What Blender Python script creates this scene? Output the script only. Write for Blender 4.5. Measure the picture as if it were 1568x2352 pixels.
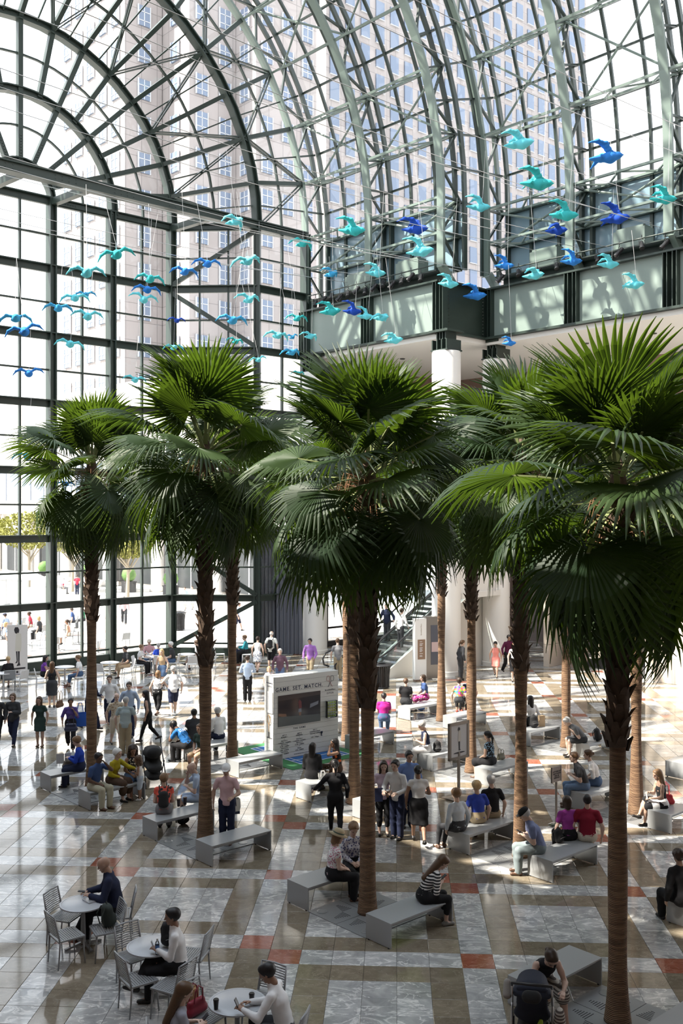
import bpy, math, random
import numpy as np
from mathutils import Vector, Matrix
for _o in list(bpy.data.objects): bpy.data.objects.remove(_o)
SC = bpy.context.scene; COL = SC.collection
random.seed(7); RNG = np.random.default_rng(7)
PI = math.pi; sin, cos, rad = math.sin, math.cos, math.radians
# ------------------------------------------------------------------ camera, sky, sun, exposure
F, HOR, CH, T = 2296.0, 1176.0, 7.217, 0.52          # focal length in px of the 1568x2352 frame, horizon row, eye height, floor tile
cam = bpy.data.cameras.new('camera'); camo = bpy.data.objects.new('camera', cam); COL.objects.link(camo)
camo.location = (0, 0, CH); camo.rotation_euler = (PI/2, 0, 0)
cam.sensor_fit = 'VERTICAL'; cam.sensor_height = 36; cam.lens = F/2352*36; cam.clip_end = 900
SC.camera = camo
w = bpy.data.worlds.new('sky'); SC.world = w; w.use_nodes = True
nt = w.node_tree; nt.nodes.clear()
out = nt.nodes.new('ShaderNodeOutputWorld'); bg = nt.nodes.new('ShaderNodeBackground')
tc = nt.nodes.new('ShaderNodeTexCoord'); sp = nt.nodes.new('ShaderNodeSeparateXYZ'); rp = nt.nodes.new('ShaderNodeValToRGB')
nt.links.new(tc.outputs['Generated'], sp.inputs[0]); nt.links.new(sp.outputs['Z'], rp.inputs[0])
rp.color_ramp.elements[0].color = (0.98, 0.98, 1, 1); rp.color_ramp.elements[0].position = 0.0
rp.color_ramp.elements[1].color = (0.78, 0.87, 1, 1); rp.color_ramp.elements[1].position = 0.9
nt.links.new(rp.outputs[0], bg.inputs[0]); bg.inputs[1].default_value = 1.35
nt.links.new(bg.outputs[0], out.inputs[0])
sl = bpy.data.lights.new('sun', 'SUN'); sl.energy = 7.0; sl.angle = rad(0.55); sl.color = (1, 0.93, 0.82)
so = bpy.data.objects.new('sun', sl); COL.objects.link(so)
SUN = Vector((-0.80, -0.22, 0.98)).normalized()
so.rotation_euler = SUN.to_track_quat('Z', 'Y').to_euler(); so.location = (-30, -5, 60)
SC.view_settings.view_transform = 'Standard'; SC.view_settings.look = 'None'
SC.view_settings.exposure = 1.22; SC.view_settings.gamma = 1; SC.view_settings.use_curve_mapping = False
# ------------------------------------------------------------------ frames of reference
TH = 0.054
GX = Vector((cos(TH), -sin(TH), 0)); GY = Vector((sin(TH), cos(TH), 0))       # floor grid axes
PH = PI/4 - TH
UD = Vector((-sin(PH), cos(PH), 0)); VD = Vector((cos(PH), sin(PH), 0))       # U runs down the vault to the glass end wall, V across it to the right
def UV(u, v, z=0): return UD*u + VD*v + Vector((0, 0, z))
def at(px, py, z=0):                                    # point of the level plane z seen at a pixel of the photograph
    d = (CH-z)*F/(py-HOR); return Vector(((px-784)/F*d, d, z))
def atd(px, py, d): return Vector(((px-784)/F*d, d, CH-(py-HOR)/F*d))
UANG = math.atan2(UD.y, UD.x); VANG = math.atan2(VD.y, VD.x)
# ------------------------------------------------------------------ object helpers
def tag(o, label=None, cat=None, group=None, kind=None):
    if label: o['label'] = label
    if cat: o['category'] = cat
    if group: o['group'] = group
    if kind: o['kind'] = kind
    return o
def link(o, parent=None, loc=None, rz=None):
    COL.objects.link(o)
    if parent is not None: o.parent = parent
    if loc is not None: o.location = loc
    if rz is not None: o.rotation_euler = (0, 0, rz)
    return o
def empty(name, loc=(0, 0, 0), rz=0):
    o = bpy.data.objects.new(name, None); o.empty_display_size = .2
    return link(o, None, loc, rz)
def inst(name, me, parent=None, loc=None, rz=None, mat=None):
    o = bpy.data.objects.new(name, me); link(o, parent, loc, rz)
    if mat is not None:
        o.material_slots[0].link = 'OBJECT'; o.material_slots[0].material = mat
    return o
def copy_tree(o, parent=None):
    c = o.copy(); COL.objects.link(c); c.parent = parent
    for ch in o.children: copy_tree(ch, c)
    return c
class MB:                                               # collects polygons, then links them as ONE mesh object
    def __init__(s): s.v = []; s.f = []; s.m = []; s.n = 0
    def add(s, V, Fc, m=0):
        b = s.n; s.v.extend(V); s.n += len(V)
        for f in Fc: s.f.append([i+b for i in f]); s.m.append(m)
        return s
    def box(s, c, d, rz=0, m=0, R=None):
        h = [x/2 for x in d]; c = Vector(c); M = R if R is not None else Matrix.Rotation(rz, 3, 'Z')
        V = [c + M @ Vector((h[0]*i, h[1]*j, h[2]*k)) for k in (-1, 1) for j in (-1, 1) for i in (-1, 1)]
        return s.add(V, [(0, 2, 3, 1), (4, 5, 7, 6), (0, 1, 5, 4), (2, 6, 7, 3), (0, 4, 6, 2), (1, 3, 7, 5)], m)
    def bar(s, a, b, wd, ht, up=(0, 0, 1), m=0):         # rectangular bar from a to b, ht measured along up
        a = Vector(a); b = Vector(b); d = (b-a).normalized(); up = Vector(up)
        x = d.cross(up)
        if x.length < 1e-4: x = d.cross(Vector((1, 0, 0)))
        x.normalize(); y = x.cross(d).normalized(); x = x*wd/2; y = y*ht/2
        V = [p+q for p in (a, b) for q in (-x-y, x-y, x+y, -x+y)]
        return s.add(V, [(3, 2, 1, 0), (4, 5, 6, 7), (0, 1, 5, 4), (1, 2, 6, 5), (2, 3, 7, 6), (3, 0, 4, 7)], m)
    def tube(s, pts, r, n=8, m=0, cap=True, closed=False):
        pts = [Vector(p) for p in pts]; k = len(pts); rs = r if isinstance(r, (list, tuple)) else [r]*k
        V = []; Fc = []; prev = None
        for i, p in enumerate(pts):
            if closed: d = pts[(i+1) % k]-pts[i-1]
            else: d = pts[min(i+1, k-1)]-pts[max(i-1, 0)]
            d.normalize()
            if prev is None: x = d.cross(Vector((0, 0, 1)) if abs(d.z) < .9 else Vector((1, 0, 0)))
            else: x = prev-d*prev.dot(d)
            x.normalize(); prev = x; y = d.cross(x)
            V += [p+(x*cos(2*PI*j/n)+y*sin(2*PI*j/n))*rs[i] for j in range(n)]
        for i in range(k if closed else k-1):
            a = i*n; b = ((i+1) % k)*n
            Fc += [(a+j, a+(j+1) % n, b+(j+1) % n, b+j) for j in range(n)]
        if cap and not closed: Fc += [tuple(range(n-1, -1, -1)), tuple((k-1)*n+j for j in range(n))]
        return s.add(V, Fc, m)
    def lathe(s, prof, n=24, c=(0, 0, 0), m=0, cap=True):  # prof: (radius, z) from the bottom up
        c = Vector(c); k = len(prof)
        V = [c+Vector((r*cos(2*PI*j/n), r*sin(2*PI*j/n), z)) for r, z in prof for j in range(n)]
        Fc = [(i*n+j, i*n+(j+1) % n, (i+1)*n+(j+1) % n, (i+1)*n+j) for i in range(k-1) for j in range(n)]
        if cap: Fc += [tuple(range(n-1, -1, -1)), tuple((k-1)*n+j for j in range(n))]
        return s.add(V, Fc, m)
    def prism(s, poly, z0, z1, m=0):
        n = len(poly); V = [Vector((x, y, z)) for z in (z0, z1) for x, y in poly]
        return s.add(V, [tuple(range(n-1, -1, -1)), tuple(range(n, 2*n))]+[(i, (i+1) % n, n+(i+1) % n, n+i) for i in range(n)], m)
    def mesh(s, name, mats, smooth=False, bevel=0):
        me = bpy.data.meshes.new(name); me.from_pydata([tuple(v) for v in s.v], [], s.f)
        for x in (mats if isinstance(mats, (list, tuple)) else [mats]): me.materials.append(x)
        if any(s.m): me.polygons.foreach_set('material_index', s.m)
        if smooth: me.polygons.foreach_set('use_smooth', [True]*len(s.f)); 
        if smooth == 'auto':
            try: me.set_sharp_from_angle(angle=rad(40))
            except Exception: pass
        return me
    def build(s, name, mats, parent=None, loc=None, rz=None, smooth=False):
        return inst(name, s.mesh(name, mats, smooth), parent, loc, rz)
# ------------------------------------------------------------------ materials
MATS = {}
def mat(name, col, rough=.5, metal=0, spec=.5, noise=0, nscale=8, bump=0, bscale=40, trans=0, emit=0, sub=0):
    if name in MATS: return MATS[name]
    m = bpy.data.materials.new(name); m.use_nodes = True; N = m.node_tree; b = N.nodes['Principled BSDF']
    c = (col[0], col[1], col[2], 1)
    b.inputs['Base Color'].default_value = c; b.inputs['Roughness'].default_value = rough
    b.inputs['Metallic'].default_value = metal; b.inputs['Specular IOR Level'].default_value = spec
    if emit: b.inputs['Emission Color'].default_value = c; b.inputs['Emission Strength'].default_value = emit
    if noise or bump:
        tx = N.nodes.new('ShaderNodeTexCoord')
    if noise:
        nz = N.nodes.new('ShaderNodeTexNoise'); nz.inputs['Scale'].default_value = nscale; nz.inputs['Detail'].default_value = 4
        N.links.new(tx.outputs['Object'], nz.inputs['Vector'])
        mx = N.nodes.new('ShaderNodeMix'); mx.data_type = 'RGBA'
        mx.inputs[6].default_value = tuple(max(0, x*(1-noise)) for x in col)+(1,); mx.inputs[7].default_value = tuple(min(1, x*(1+noise)) for x in col)+(1,)
        N.links.new(nz.outputs['Fac'], mx.inputs[0]); N.links.new(mx.outputs[2], b.inputs['Base Color'])
    if bump:
        n2 = N.nodes.new('ShaderNodeTexNoise'); n2.inputs['Scale'].default_value = bscale; n2.inputs['Detail'].default_value = 3
        N.links.new(tx.outputs['Object'], n2.inputs['Vector'])
        bp = N.nodes.new('ShaderNodeBump'); bp.inputs['Strength'].default_value = bump; bp.inputs['Distance'].default_value = .01
        N.links.new(n2.outputs['Fac'], bp.inputs['Height']); N.links.new(bp.outputs[0], b.inputs['Normal'])
    MATS[name] = m; return m
def nodes(m): return m.node_tree.nodes, m.node_tree.links
def marble(name, c0, c1, c2, vein, vs, rough, vw=.03, va=.85, vk=.42):           # polished stone: each slab's own cloud and vein figure, cut at the joint
    m = bpy.data.materials.new(name); m.use_nodes = True; N, L = nodes(m); b = N['Principled BSDF']
    b.inputs['Roughness'].default_value = rough
    g = N.new('ShaderNodeNewGeometry')
    rot = N.new('ShaderNodeVectorRotate'); rot.rotation_type = 'Z_AXIS'; rot.inputs['Angle'].default_value = TH
    L.new(g.outputs['Position'], rot.inputs['Vector'])
    off = N.new('ShaderNodeVectorMath'); off.operation = 'SUBTRACT'; off.inputs[1].default_value = tuple(GRID0)
    L.new(rot.outputs[0], off.inputs[0])
    dv = N.new('ShaderNodeVectorMath'); dv.operation = 'SCALE'; dv.inputs['Scale'].default_value = 1/T; L.new(off.outputs[0], dv.inputs[0])
    fl = N.new('ShaderNodeVectorMath'); fl.operation = 'FLOOR'; L.new(dv.outputs[0], fl.inputs[0])
    sx = N.new('ShaderNodeSeparateXYZ'); L.new(fl.outputs[0], sx.inputs[0])
    cb = N.new('ShaderNodeCombineXYZ'); L.new(sx.outputs[0], cb.inputs[0]); L.new(sx.outputs[1], cb.inputs[1])
    wn = N.new('ShaderNodeTexWhiteNoise'); wn.noise_dimensions = '2D'; L.new(cb.outputs[0], wn.inputs['Vector'])
    sc = N.new('ShaderNodeVectorMath'); sc.operation = 'SCALE'; sc.inputs['Scale'].default_value = 30; L.new(wn.outputs['Color'], sc.inputs[0])
    ad = N.new('ShaderNodeVectorMath'); ad.operation = 'ADD'; L.new(rot.outputs[0], ad.inputs[0]); L.new(sc.outputs[0], ad.inputs[1])
    n1 = N.new('ShaderNodeTexNoise'); n1.inputs['Scale'].default_value = vs*.6; n1.inputs['Detail'].default_value = 6; n1.inputs['Roughness'].default_value = .62; n1.inputs['Distortion'].default_value = 1.2
    L.new(ad.outputs[0], n1.inputs['Vector'])
    r1 = N.new('ShaderNodeValToRGB'); L.new(n1.outputs['Fac'], r1.inputs[0])
    e = r1.color_ramp.elements; e[0].position = .3; e[0].color = c0+(1,); e[1].position = .72; e[1].color = c2+(1,)
    k = e.new(.52); k.color = c1+(1,)
    n2 = N.new('ShaderNodeTexNoise'); n2.inputs['Scale'].default_value = vs*vk; n2.inputs['Detail'].default_value = 7; n2.inputs['Roughness'].default_value = .58; n2.inputs['Distortion'].default_value = 1.1
    st = N.new('ShaderNodeMapping'); st.inputs['Rotation'].default_value = (0, 0, rad(52)); st.inputs['Scale'].default_value = (1.0, 2.1, 1); L.new(ad.outputs[0], st.inputs[0]); L.new(st.outputs[0], n2.inputs['Vector'])
    r2 = N.new('ShaderNodeValToRGB'); L.new(n2.outputs['Fac'], r2.inputs[0]); e = r2.color_ramp.elements
    e[0].position = .5-vw; e[0].color = (0, 0, 0, 1); e[1].position = .5+vw; e[1].color = (0, 0, 0, 1); k = e.new(.5); k.color = (1, 1, 1, 1)
    mx = N.new('ShaderNodeMix'); mx.data_type = 'RGBA'; mx.inputs[7].default_value = vein+(1,)
    mm = N.new('ShaderNodeMath'); mm.operation = 'MULTIPLY'; mm.inputs[1].default_value = va; L.new(r2.outputs[0], mm.inputs[0])
    L.new(mm.outputs[0], mx.inputs[0]); L.new(r1.outputs[0], mx.inputs[6])
    hv = N.new('ShaderNodeHueSaturation'); mr = N.new('ShaderNodeMapRange'); mr.inputs[3].default_value = .86; mr.inputs[4].default_value = 1.14
    L.new(wn.outputs['Value'], mr.inputs[0]); L.new(mr.outputs[0], hv.inputs['Value']); L.new(mx.outputs[2], hv.inputs['Color'])
    L.new(hv.outputs[0], b.inputs['Base Color'])
    MATS[name] = m; return m
def glass(name, tint, refl=.10):
    m = bpy.data.materials.new(name); m.use_nodes = True; N, L = nodes(m); N.remove(N['Principled BSDF'])
    t = N.new('ShaderNodeBsdfTransparent'); t.inputs[0].default_value = tint+(1,)
    g = N.new('ShaderNodeBsdfGlossy'); g.inputs['Roughness'].default_value = .02
    lw = N.new('ShaderNodeFresnel'); lw.inputs[0].default_value = 1.45
    mm = N.new('ShaderNodeMath'); mm.operation = 'MULTIPLY'; mm.inputs[1].default_value = refl*14; mm.use_clamp = True
    L.new(lw.outputs[0], mm.inputs[0])
    x = N.new('ShaderNodeMixShader'); L.new(mm.outputs[0], x.inputs[0]); L.new(t.outputs[0], x.inputs[1]); L.new(g.outputs[0], x.inputs[2])
    L.new(x.outputs[0], N['Material Output'].inputs[0]); MATS[name] = m; return m
# floor lattice: tile (c, r) spans grid x (c..c+1)*T, grid y -(r..r+1)*T from the lattice origin
GO = GX*(-3.9644*T) + GY*(37.5818*T)
def G(c, r, z=0): return GO + GX*(c*T) - GY*(r*T) + Vector((0, 0, z))
GRID0 = (-3.9644*T, 37.5818*T, 0)
GREEN = mat('green painted steel', (.022, .036, .029), .42, 0, .5)
GREENL = mat('green painted panel', (.21, .265, .238), .4, 0, .5)
STEEL = mat('bead blasted steel', (.33, .35, .37), .36, .75, .5)
WHITE = mat('white plaster', (.80, .79, .76), .55)
PANE = glass('clear pane', (.96, .98, .97), .06)
# ================================================================== FLOOR
M_GREY = marble('grey veined marble', (.25, .256, .254), (.385, .385, .378), (.52, .515, .50), (.76, .75, .72), 3.4, .065, .034, .8, .5)
M_BROWN = marble('brown marble', (.165, .135, .096), (.215, .18, .13), (.27, .228, .17), (.42, .37, .30), 4.0, .065, .010, .6, .7)
M_RED = marble('red marble', (.22, .068, .040), (.27, .092, .056), (.31, .115, .072), (.36, .18, .13), 6, .07)
M_JOINT = mat('floor joint', (.08, .078, .07), .8)
def tile_kinds(c0, c1, r0, r1):
    K = {}
    reds = {}
    for p in range(-12, 13):
        for q in range(-12, 13):
            c, r = -1+7*p+6*q, -1+7*p-6*q                # single red, its row and column bands
            sing = [(c, r)]; dbl = [(c+6, r), (c+7, r+1)]
            for t in sing+dbl: K[t] = 2
            for i in range(1, 6):
                K[(c+i, r)] = 0; K[(c+7+i, r+1)] = 0       # row to the right of single, row right of double's lower red
                K[(c, r+i)] = 0
                K[(c+7, r+1+i)] = 0                        # column below double's lower red
                K[(c-6-1+i+1-1, r+6-6)] = K.get((c-7+i, r), 0)
            # double below the single: upper red (c, r+6), lower red (c+1, r+7)
            K[(c, r+6)] = 2; K[(c+1, r+7)] = 2
            for i in range(1, 6): K[(c+1+i, r+7)] = 0; K[(c+1, r+7+i)] = 0
            # large 6x6 cell right-below the single
            for a in range(6):
                for b in range(6):
                    t = (c+1+a, r+1+b)
                    if t not in K: K[t] = 1 if a in (0, 5) or b in (0, 5) else 0
            # small 5x5 cell right-below the double's lower red
            for a in range(5):
                for b in range(5):
                    t = (c+8+a, r+2+b)
                    if t not in K: K[t] = 1 if a in (0, 4) or b in (0, 4) else 0
    return K
KIND = tile_kinds(0, 0, 0, 0)
ground = MB(); ground.box((0, 0, 0), (1, 1, 1))
floor = empty('floor'); tag(floor, kind='structure')
fb = MB(); fb.add([UV(-9, -8, -.03), UV(43.3, -8, -.03), UV(43.3, 50, -.03), UV(-9, 50, -.03)], [(3, 2, 1, 0)])
fb.build('joint_bed', M_JOINT, floor)
def tile_geo(mb, o, ax, ay, m=0):
    j = .0022; e = .006
    V = [o+ax*x+ay*y+Vector((0, 0, z)) for z, d in ((-.03, j), (-.003, j), (0, e)) for x, y in ((d, d), (T-d, d), (T-d, T-d), (d, T-d))]
    mb.add(V, [(8, 9, 10, 11)]+[(4+i, 4+(i+1) % 4, 8+(i+1) % 4, 8+i) for i in range(4)]+[(i, (i+1) % 4, 4+(i+1) % 4, 4+i) for i in range(4)], m)
TM = []
for k, m in enumerate((M_GREY, M_BROWN, M_RED)):
    b = MB(); tile_geo(b, Vector((0, 0, 0)), Vector((1, 0, 0)), Vector((0, 1, 0))); TM.append(b.mesh('tile', m))
cells = []
for c in range(-75, 90):
    for r in range(-75, 60):
        p = G(c+.5, r+.5); u = p.dot(UD); v = p.dot(VD)
        if u > 43.15 or u < -2 or v > 48 or v < -12: continue
        if p.y < 6 or abs(p.x) > .36*p.y+7: continue
        x = 784+F*p.x/p.y; y = HOR+F*CH/p.y
        inview = 0 <= x <= 1568 and y < 2370
        cells.append((0 if inview else 1, p.y, c, r))
cells.sort(); rest = MB()
for i, (iv, d, c, r) in enumerate(cells):
    k = KIND.get((c, r), 1)
    if i < 300: inst('tile', TM[k], floor, G(c, r+1), -TH)
    else: tile_geo(rest, G(c, r+1), GX, GY, k)
tag(rest.build('tile_field', [M_GREY, M_BROWN, M_RED], floor), kind='stuff')
fo = MB(); fo.add([UV(-3, -30, -.012), UV(43.3, -30, -.012), UV(43.3, -8, -.012), UV(-3, -8, -.012)], [(3, 2, 1, 0)])

# ================================================================== GLASS END WALL  (window_1)
VC, ZC = 19.29, 21.5
UA, UC = 43.2, 40.13
RAD = [1.55, 4.7, 8.05, 11.05, 14.2]
VA0, VA1, VB = VC-7.96, VC+7.96, VC+11.05
win = empty('window_1', UV(UA, VC, 0)); tag(win, kind='structure')
woff = -UV(UA, VC, 0)
def wpart(name, mb, m=None, sm=False):
    o = mb.build(name, m or GREEN, win); o.location = woff; return o
def wbar(name, a, b, wd, ht, up=(0, 0, 1)): 
    m = MB(); m.bar(a, b, wd, ht, up); return wpart(name, m)
ZL = [21.5-3.1*k for k in range(7)]                       # transoms 21.5 ... 2.9
nU = UD
def wallplane(P0, P1, cols, braces=None, thick=.30, side=1):
    """one flat stretch of curtain wall from P0 to P1 (ground points); cols: fractions and weights of the verticals"""
    d = (P1-P0); L = d.length; dn = d.normalized(); n = Vector((dn.y, -dn.x, 0))
    for f, wt in cols:
        p = P0+d*f
        if wt: 
            m = MB()
            for s in (-1, 1): m.bar(p+Vector((0, 0, 0))+dn*s*thick*.42, p+dn*s*thick*.42+Vector((0, 0, 21.7)), .07, .5, n)   # flanges of the built-up column
            m.bar(p, p+Vector((0, 0, 21.7)), thick*.9, .28, n)
            wpart('column', m)
        else: wbar('mullion', p, p+Vector((0, 0, 21.5)), .09, .16, n)
    zs = sorted(ZL)
    for z in zs:
        m = MB(); m.bar(P0+Vector((0, 0, z)), P1+Vector((0, 0, z)), .16, .34); m.bar(P0+n*.14+Vector((0, 0, z+.15)), P1+n*.14+Vector((0, 0, z+.15)), .24, .05)
        wpart('transom', m)
    thin = [z+1.55 for z in zs[:-1]]+[.62]
    for z in thin: wbar('glazing_bar', P0+Vector((0, 0, z)), P1+Vector((0, 0, z)), .12, .08)
    m = MB(); m.bar(P0+Vector((0, 0, .2)), P1+Vector((0, 0, .2)), .3, .4); wpart('sill', m)
    lev = sorted(zs+thin+[.4]); fr = sorted(f for f, _ in cols)
    for a, b in zip(fr[:-1], fr[1:]):
        for z0, z1 in zip(lev[:-1], lev[1:]):
            if z1-z0 < .15: continue
            A, B = P0+d*a, P0+d*b
            m = MB(); q = n*.012
            V = [A+q+Vector((0, 0, z0)), B+q+Vector((0, 0, z0)), B+q+Vector((0, 0, z1)), A+q+Vector((0, 0, z1))]
            V += [x-2*q for x in V]
            m.add(V, [(0, 1, 2, 3)]); wpart('pane', m, PANE)
    if braces:
        for k in range(len(ZL)):
            zt = ZL[k]; zb = ZL[k+1] if k+1 < len(ZL) else .3
            a, b = (P1, P0) if k % 2 == 0 else (P0, P1)
            wbar('brace', a+n*.12+Vector((0, 0, zt-.15)), b+n*.12+Vector((0, 0, zb+.15)), .16, .22)
LA = VA1-VA0
fcol = []
for v, wt in ((-7.96, 1), (-6.27, 0), (-4.59, 1), (-3.06, 0), (-1.53, 1), (0, 0), (1.53, 1), (3.06, 0), (4.59, 1), (6.27, 0), (7.96, 1)): fcol.append(((v+7.96)/LA, wt))
wallplane(UV(UA, VA0), UV(UA, VA1), fcol)
wallplane(UV(UA, VA1), UV(UC, VB), [(0, 0), (1/3, 0), (2/3, 0), (1, 1)], braces=True)
wallplane(UV(UC, VB), UV(UC, VC+14.2), [(0, 0), (.5, 0), (1, 1)])
# heavy tie beam across the mouth of the vault, with stubs back to the fan's sill beam
m = MB(); a, b = UV(UC, VC-14.2, ZC+.05), UV(UC, VC+14.2, ZC+.05)
m.bar(a, b, .34, .42); m.bar(a+Vector((0, 0, .2)), b+Vector((0, 0, .2)), .55, .06); m.bar(a-Vector((0, 0, .2)), b-Vector((0, 0, .2)), .55, .06)
for k in range(90):
    p = a.lerp(b, (k+.5)/90)
    if k % 9 < 4: m.box(p-nU*.19+Vector((0, 0, .08)), (.03, .03, .03)); m.box(p-nU*.19-Vector((0, 0, .08)), (.03, .03, .03))
wpart('tie_beam', m)
for v in (-4.59, -1.53, 1.53, 7.96):
    wbar('stub_beam', UV(UA, VC+v, ZC-.05), UV(UC, VC+v+.35, ZC-.02), .3, .3)
def pol(R, a, U): return UV(U, VC+R*cos(a), ZC+R*sin(a))
def URAD(R): return UA if R <= 8.06 else (UA+(UC-UA)*(R-8.05)/3.0 if R < 11.05 else UC)
def arc_bar(R, U, wr, wu, a0=0, a1=180, n=24, nm='arch_rib', fl=True):
    m = MB(); A = [rad(a0+(a1-a0)*i/n) for i in range(n+1)]
    def ring(R0, R1, u0, u1):
        V = []; 
        for a in A:
            for R_, u_ in ((R0, u0), (R1, u0), (R1, u1), (R0, u1)): V.append(pol(R_, a, u_))
        Fc = [(i*4+j, i*4+(j+1) % 4, i*4+4+(j+1) % 4, i*4+4+j) for i in range(n) for j in range(4)]
        Fc += [(3, 2, 1, 0), (n*4, n*4+1, n*4+2, n*4+3)]; m.add(V, Fc)
    if fl:
        ring(R-wr/2, R-wr/2+.06, U-wu/2, U+wu/2); ring(R+wr/2-.06, R+wr/2, U-wu/2, U+wu/2); ring(R-wr/2+.06, R+wr/2-.06, U-.07, U+.07)
    else: ring(R-wr/2, R+wr/2, U-wu/2, U+wu/2)
    return m
for R in RAD[:4]: wpart('arch_rib', arc_bar(R, URAD(R), .34 if R > 2 else .26, .42))
ring_mid = [3.12, 6.37, 9.55, 12.62]
for R in ring_mid: wpart('glazing_ring', arc_bar(R, URAD(R), .08, .12, fl=False))
for k in range(17):
    a = rad(11.25*k); up = Vector((0, 0, 1))*cos(a)-VD*sin(a)
    r0 = RAD[0] if k % 2 == 0 else RAD[1]
    for (ra, rb) in ((r0, RAD[2]), (RAD[2], RAD[3]), (RAD[3], RAD[4])):
        w_ = .22 if rb <= 8.1 else .2
        m = MB(); m.bar(pol(ra, a, URAD(ra)), pol(rb, a, URAD(rb)), w_, .3, UD)
        if ra < 2:
            for q in range(8): m.box(pol(ra+.2+q*.13, a, UA-.16), (.05, .05, .05))
        wpart('spoke', m)
for k in range(16):                                       # glazing bars half way between the outer spokes
    a = rad(11.25*k+5.625)
    for ra, rb in ((RAD[2], RAD[3]), (RAD[3], RAD[4])):
        wbar('glazing_bar', pol(ra, a, URAD(ra)), pol(rb, a, URAD(rb)), .06, .1, UD)
zz = [(2, 56.25, 3, 67.5), (2, 56.25, 3, 45), (2, 33.75, 3, 45), (2, 33.75, 3, 22.5), (2, 11.25, 3, 22.5), (2, 11.25, 3, 0), (2, 78.75, 3, 67.5), (2, 78.75, 3, 90),
      (3, 67.5, 4, 56.25), (3, 45, 4, 56.25), (3, 45, 4, 33.75), (3, 22.5, 4, 33.75), (3, 22.5, 4, 11.25), (3, 0, 4, 11.25), (3, 67.5, 4, 78.75), (3, 90, 4, 78.75)]
for i, a, j, b in zz:
    for mir in (0, 1):
        a_, b_ = (180-a, 180-b) if mir else (a, b)
        p, q = pol(RAD[i], rad(a_), URAD(RAD[i])-.1), pol(RAD[j], rad(b_), URAD(RAD[j])-.1)
        up = Vector((0, 0, 1)); s = (q-p).normalized().cross(UD)*.07
        m = MB(); m.bar(p+s, q+s, .05, .12, UD); m.bar(p-s, q-s, .05, .12, UD); wpart('brace', m)
def fan_pane(ra, rb, a0, a1, n=3):
    m = MB(); V = []
    for i in range(n+1):
        a = rad(a0+(a1-a0)*i/n); V += [pol(ra, a, URAD(ra)+.02), pol(rb, a, URAD(rb)+.02)]
    m.add(V, [(2*i, 2*i+1, 2*i+3, 2*i+2) for i in range(n)]); wpart('pane', m, PANE)
for k in range(16):
    a0 = 11.25*k
    for ra, rb in ((RAD[1], ring_mid[1]), (ring_mid[1], RAD[2])): fan_pane(ra, rb, a0, a0+11.25)
    for ra, rb in ((RAD[2], ring_mid[2]), (ring_mid[2], RAD[3]), (RAD[3], ring_mid[3]), (ring_mid[3], RAD[4])):
        if k < 10: fan_pane(ra, rb, a0, a0+5.625, 1); fan_pane(ra, rb, a0+5.625, a0+11.25, 1)
        else: fan_pane(ra, rb, a0, a0+11.25, 2)
for k in range(8):
    for ra, rb in ((RAD[0], ring_mid[0]), (ring_mid[0], RAD[1])): fan_pane(ra, rb, 22.5*k, 22.5*k+22.5)
fan_pane(.05, RAD[0], 0, 180, 12)

# ================================================================== BARREL VAULT (ceiling)
vault = empty('ceiling', (0, 0, 0)); tag(vault, kind='structure')
DEP = 1.3
def vpart(name, mb, m=None): return mb.build(name, m or GREEN, vault)
RIBM = mat('green paint lightened as lit', (.15, .195, .17), .4)  # green steel lightened: light on the inner ribs is put into the colour
ZB = 18.3
def arch_pts(R, n=32, half=False):
    A = [180*i/n for i in range(n+1)]
    pts = [(R, ZB)]+[(R*cos(rad(a)), ZC+R*sin(rad(a))) for a in A]+[(-R, ZB)]
    return pts
def arch_sweep(m, R, U, wr, wu, i=0):
    pts = arch_pts(R); V = []; k = len(pts)
    for j, (x, z) in enumerate(pts):
        a = max(0, min(PI, math.atan2(z-ZC, x))) if z >= ZC else (0 if x > 0 else PI)
        ex, ez = cos(a), sin(a)
        for s, t in ((-1, -1), (1, -1), (1, 1), (-1, 1)):
            V.append(UV(U+t*wu/2, VC+x+ex*s*wr/2, z+ez*s*wr/2))
    m.add(V, [(q*4+p, q*4+(p+1) % 4, q*4+4+(p+1) % 4, q*4+4+p) for q in range(k-1) for p in range(4)]+[(3, 2, 1, 0), (k*4-4, k*4-3, k*4-2, k*4-1)], i)
TIERS = [(14.2, [40.13, 35.36, 30.6]), (17.28, [30.55, 25.83, 21.1, 16.35, 11.6, 6.9, 2.15])]
lev = [-16.5, -8.5]+[11.25*k for k in range(17)]          # degrees; negative = on the straight leg (metres/…)
def vp(R, a, U):
    if a < 0: return UV(U, VC+R, ZC+a*.19)
    return pol(R, rad(a), U)
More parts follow.
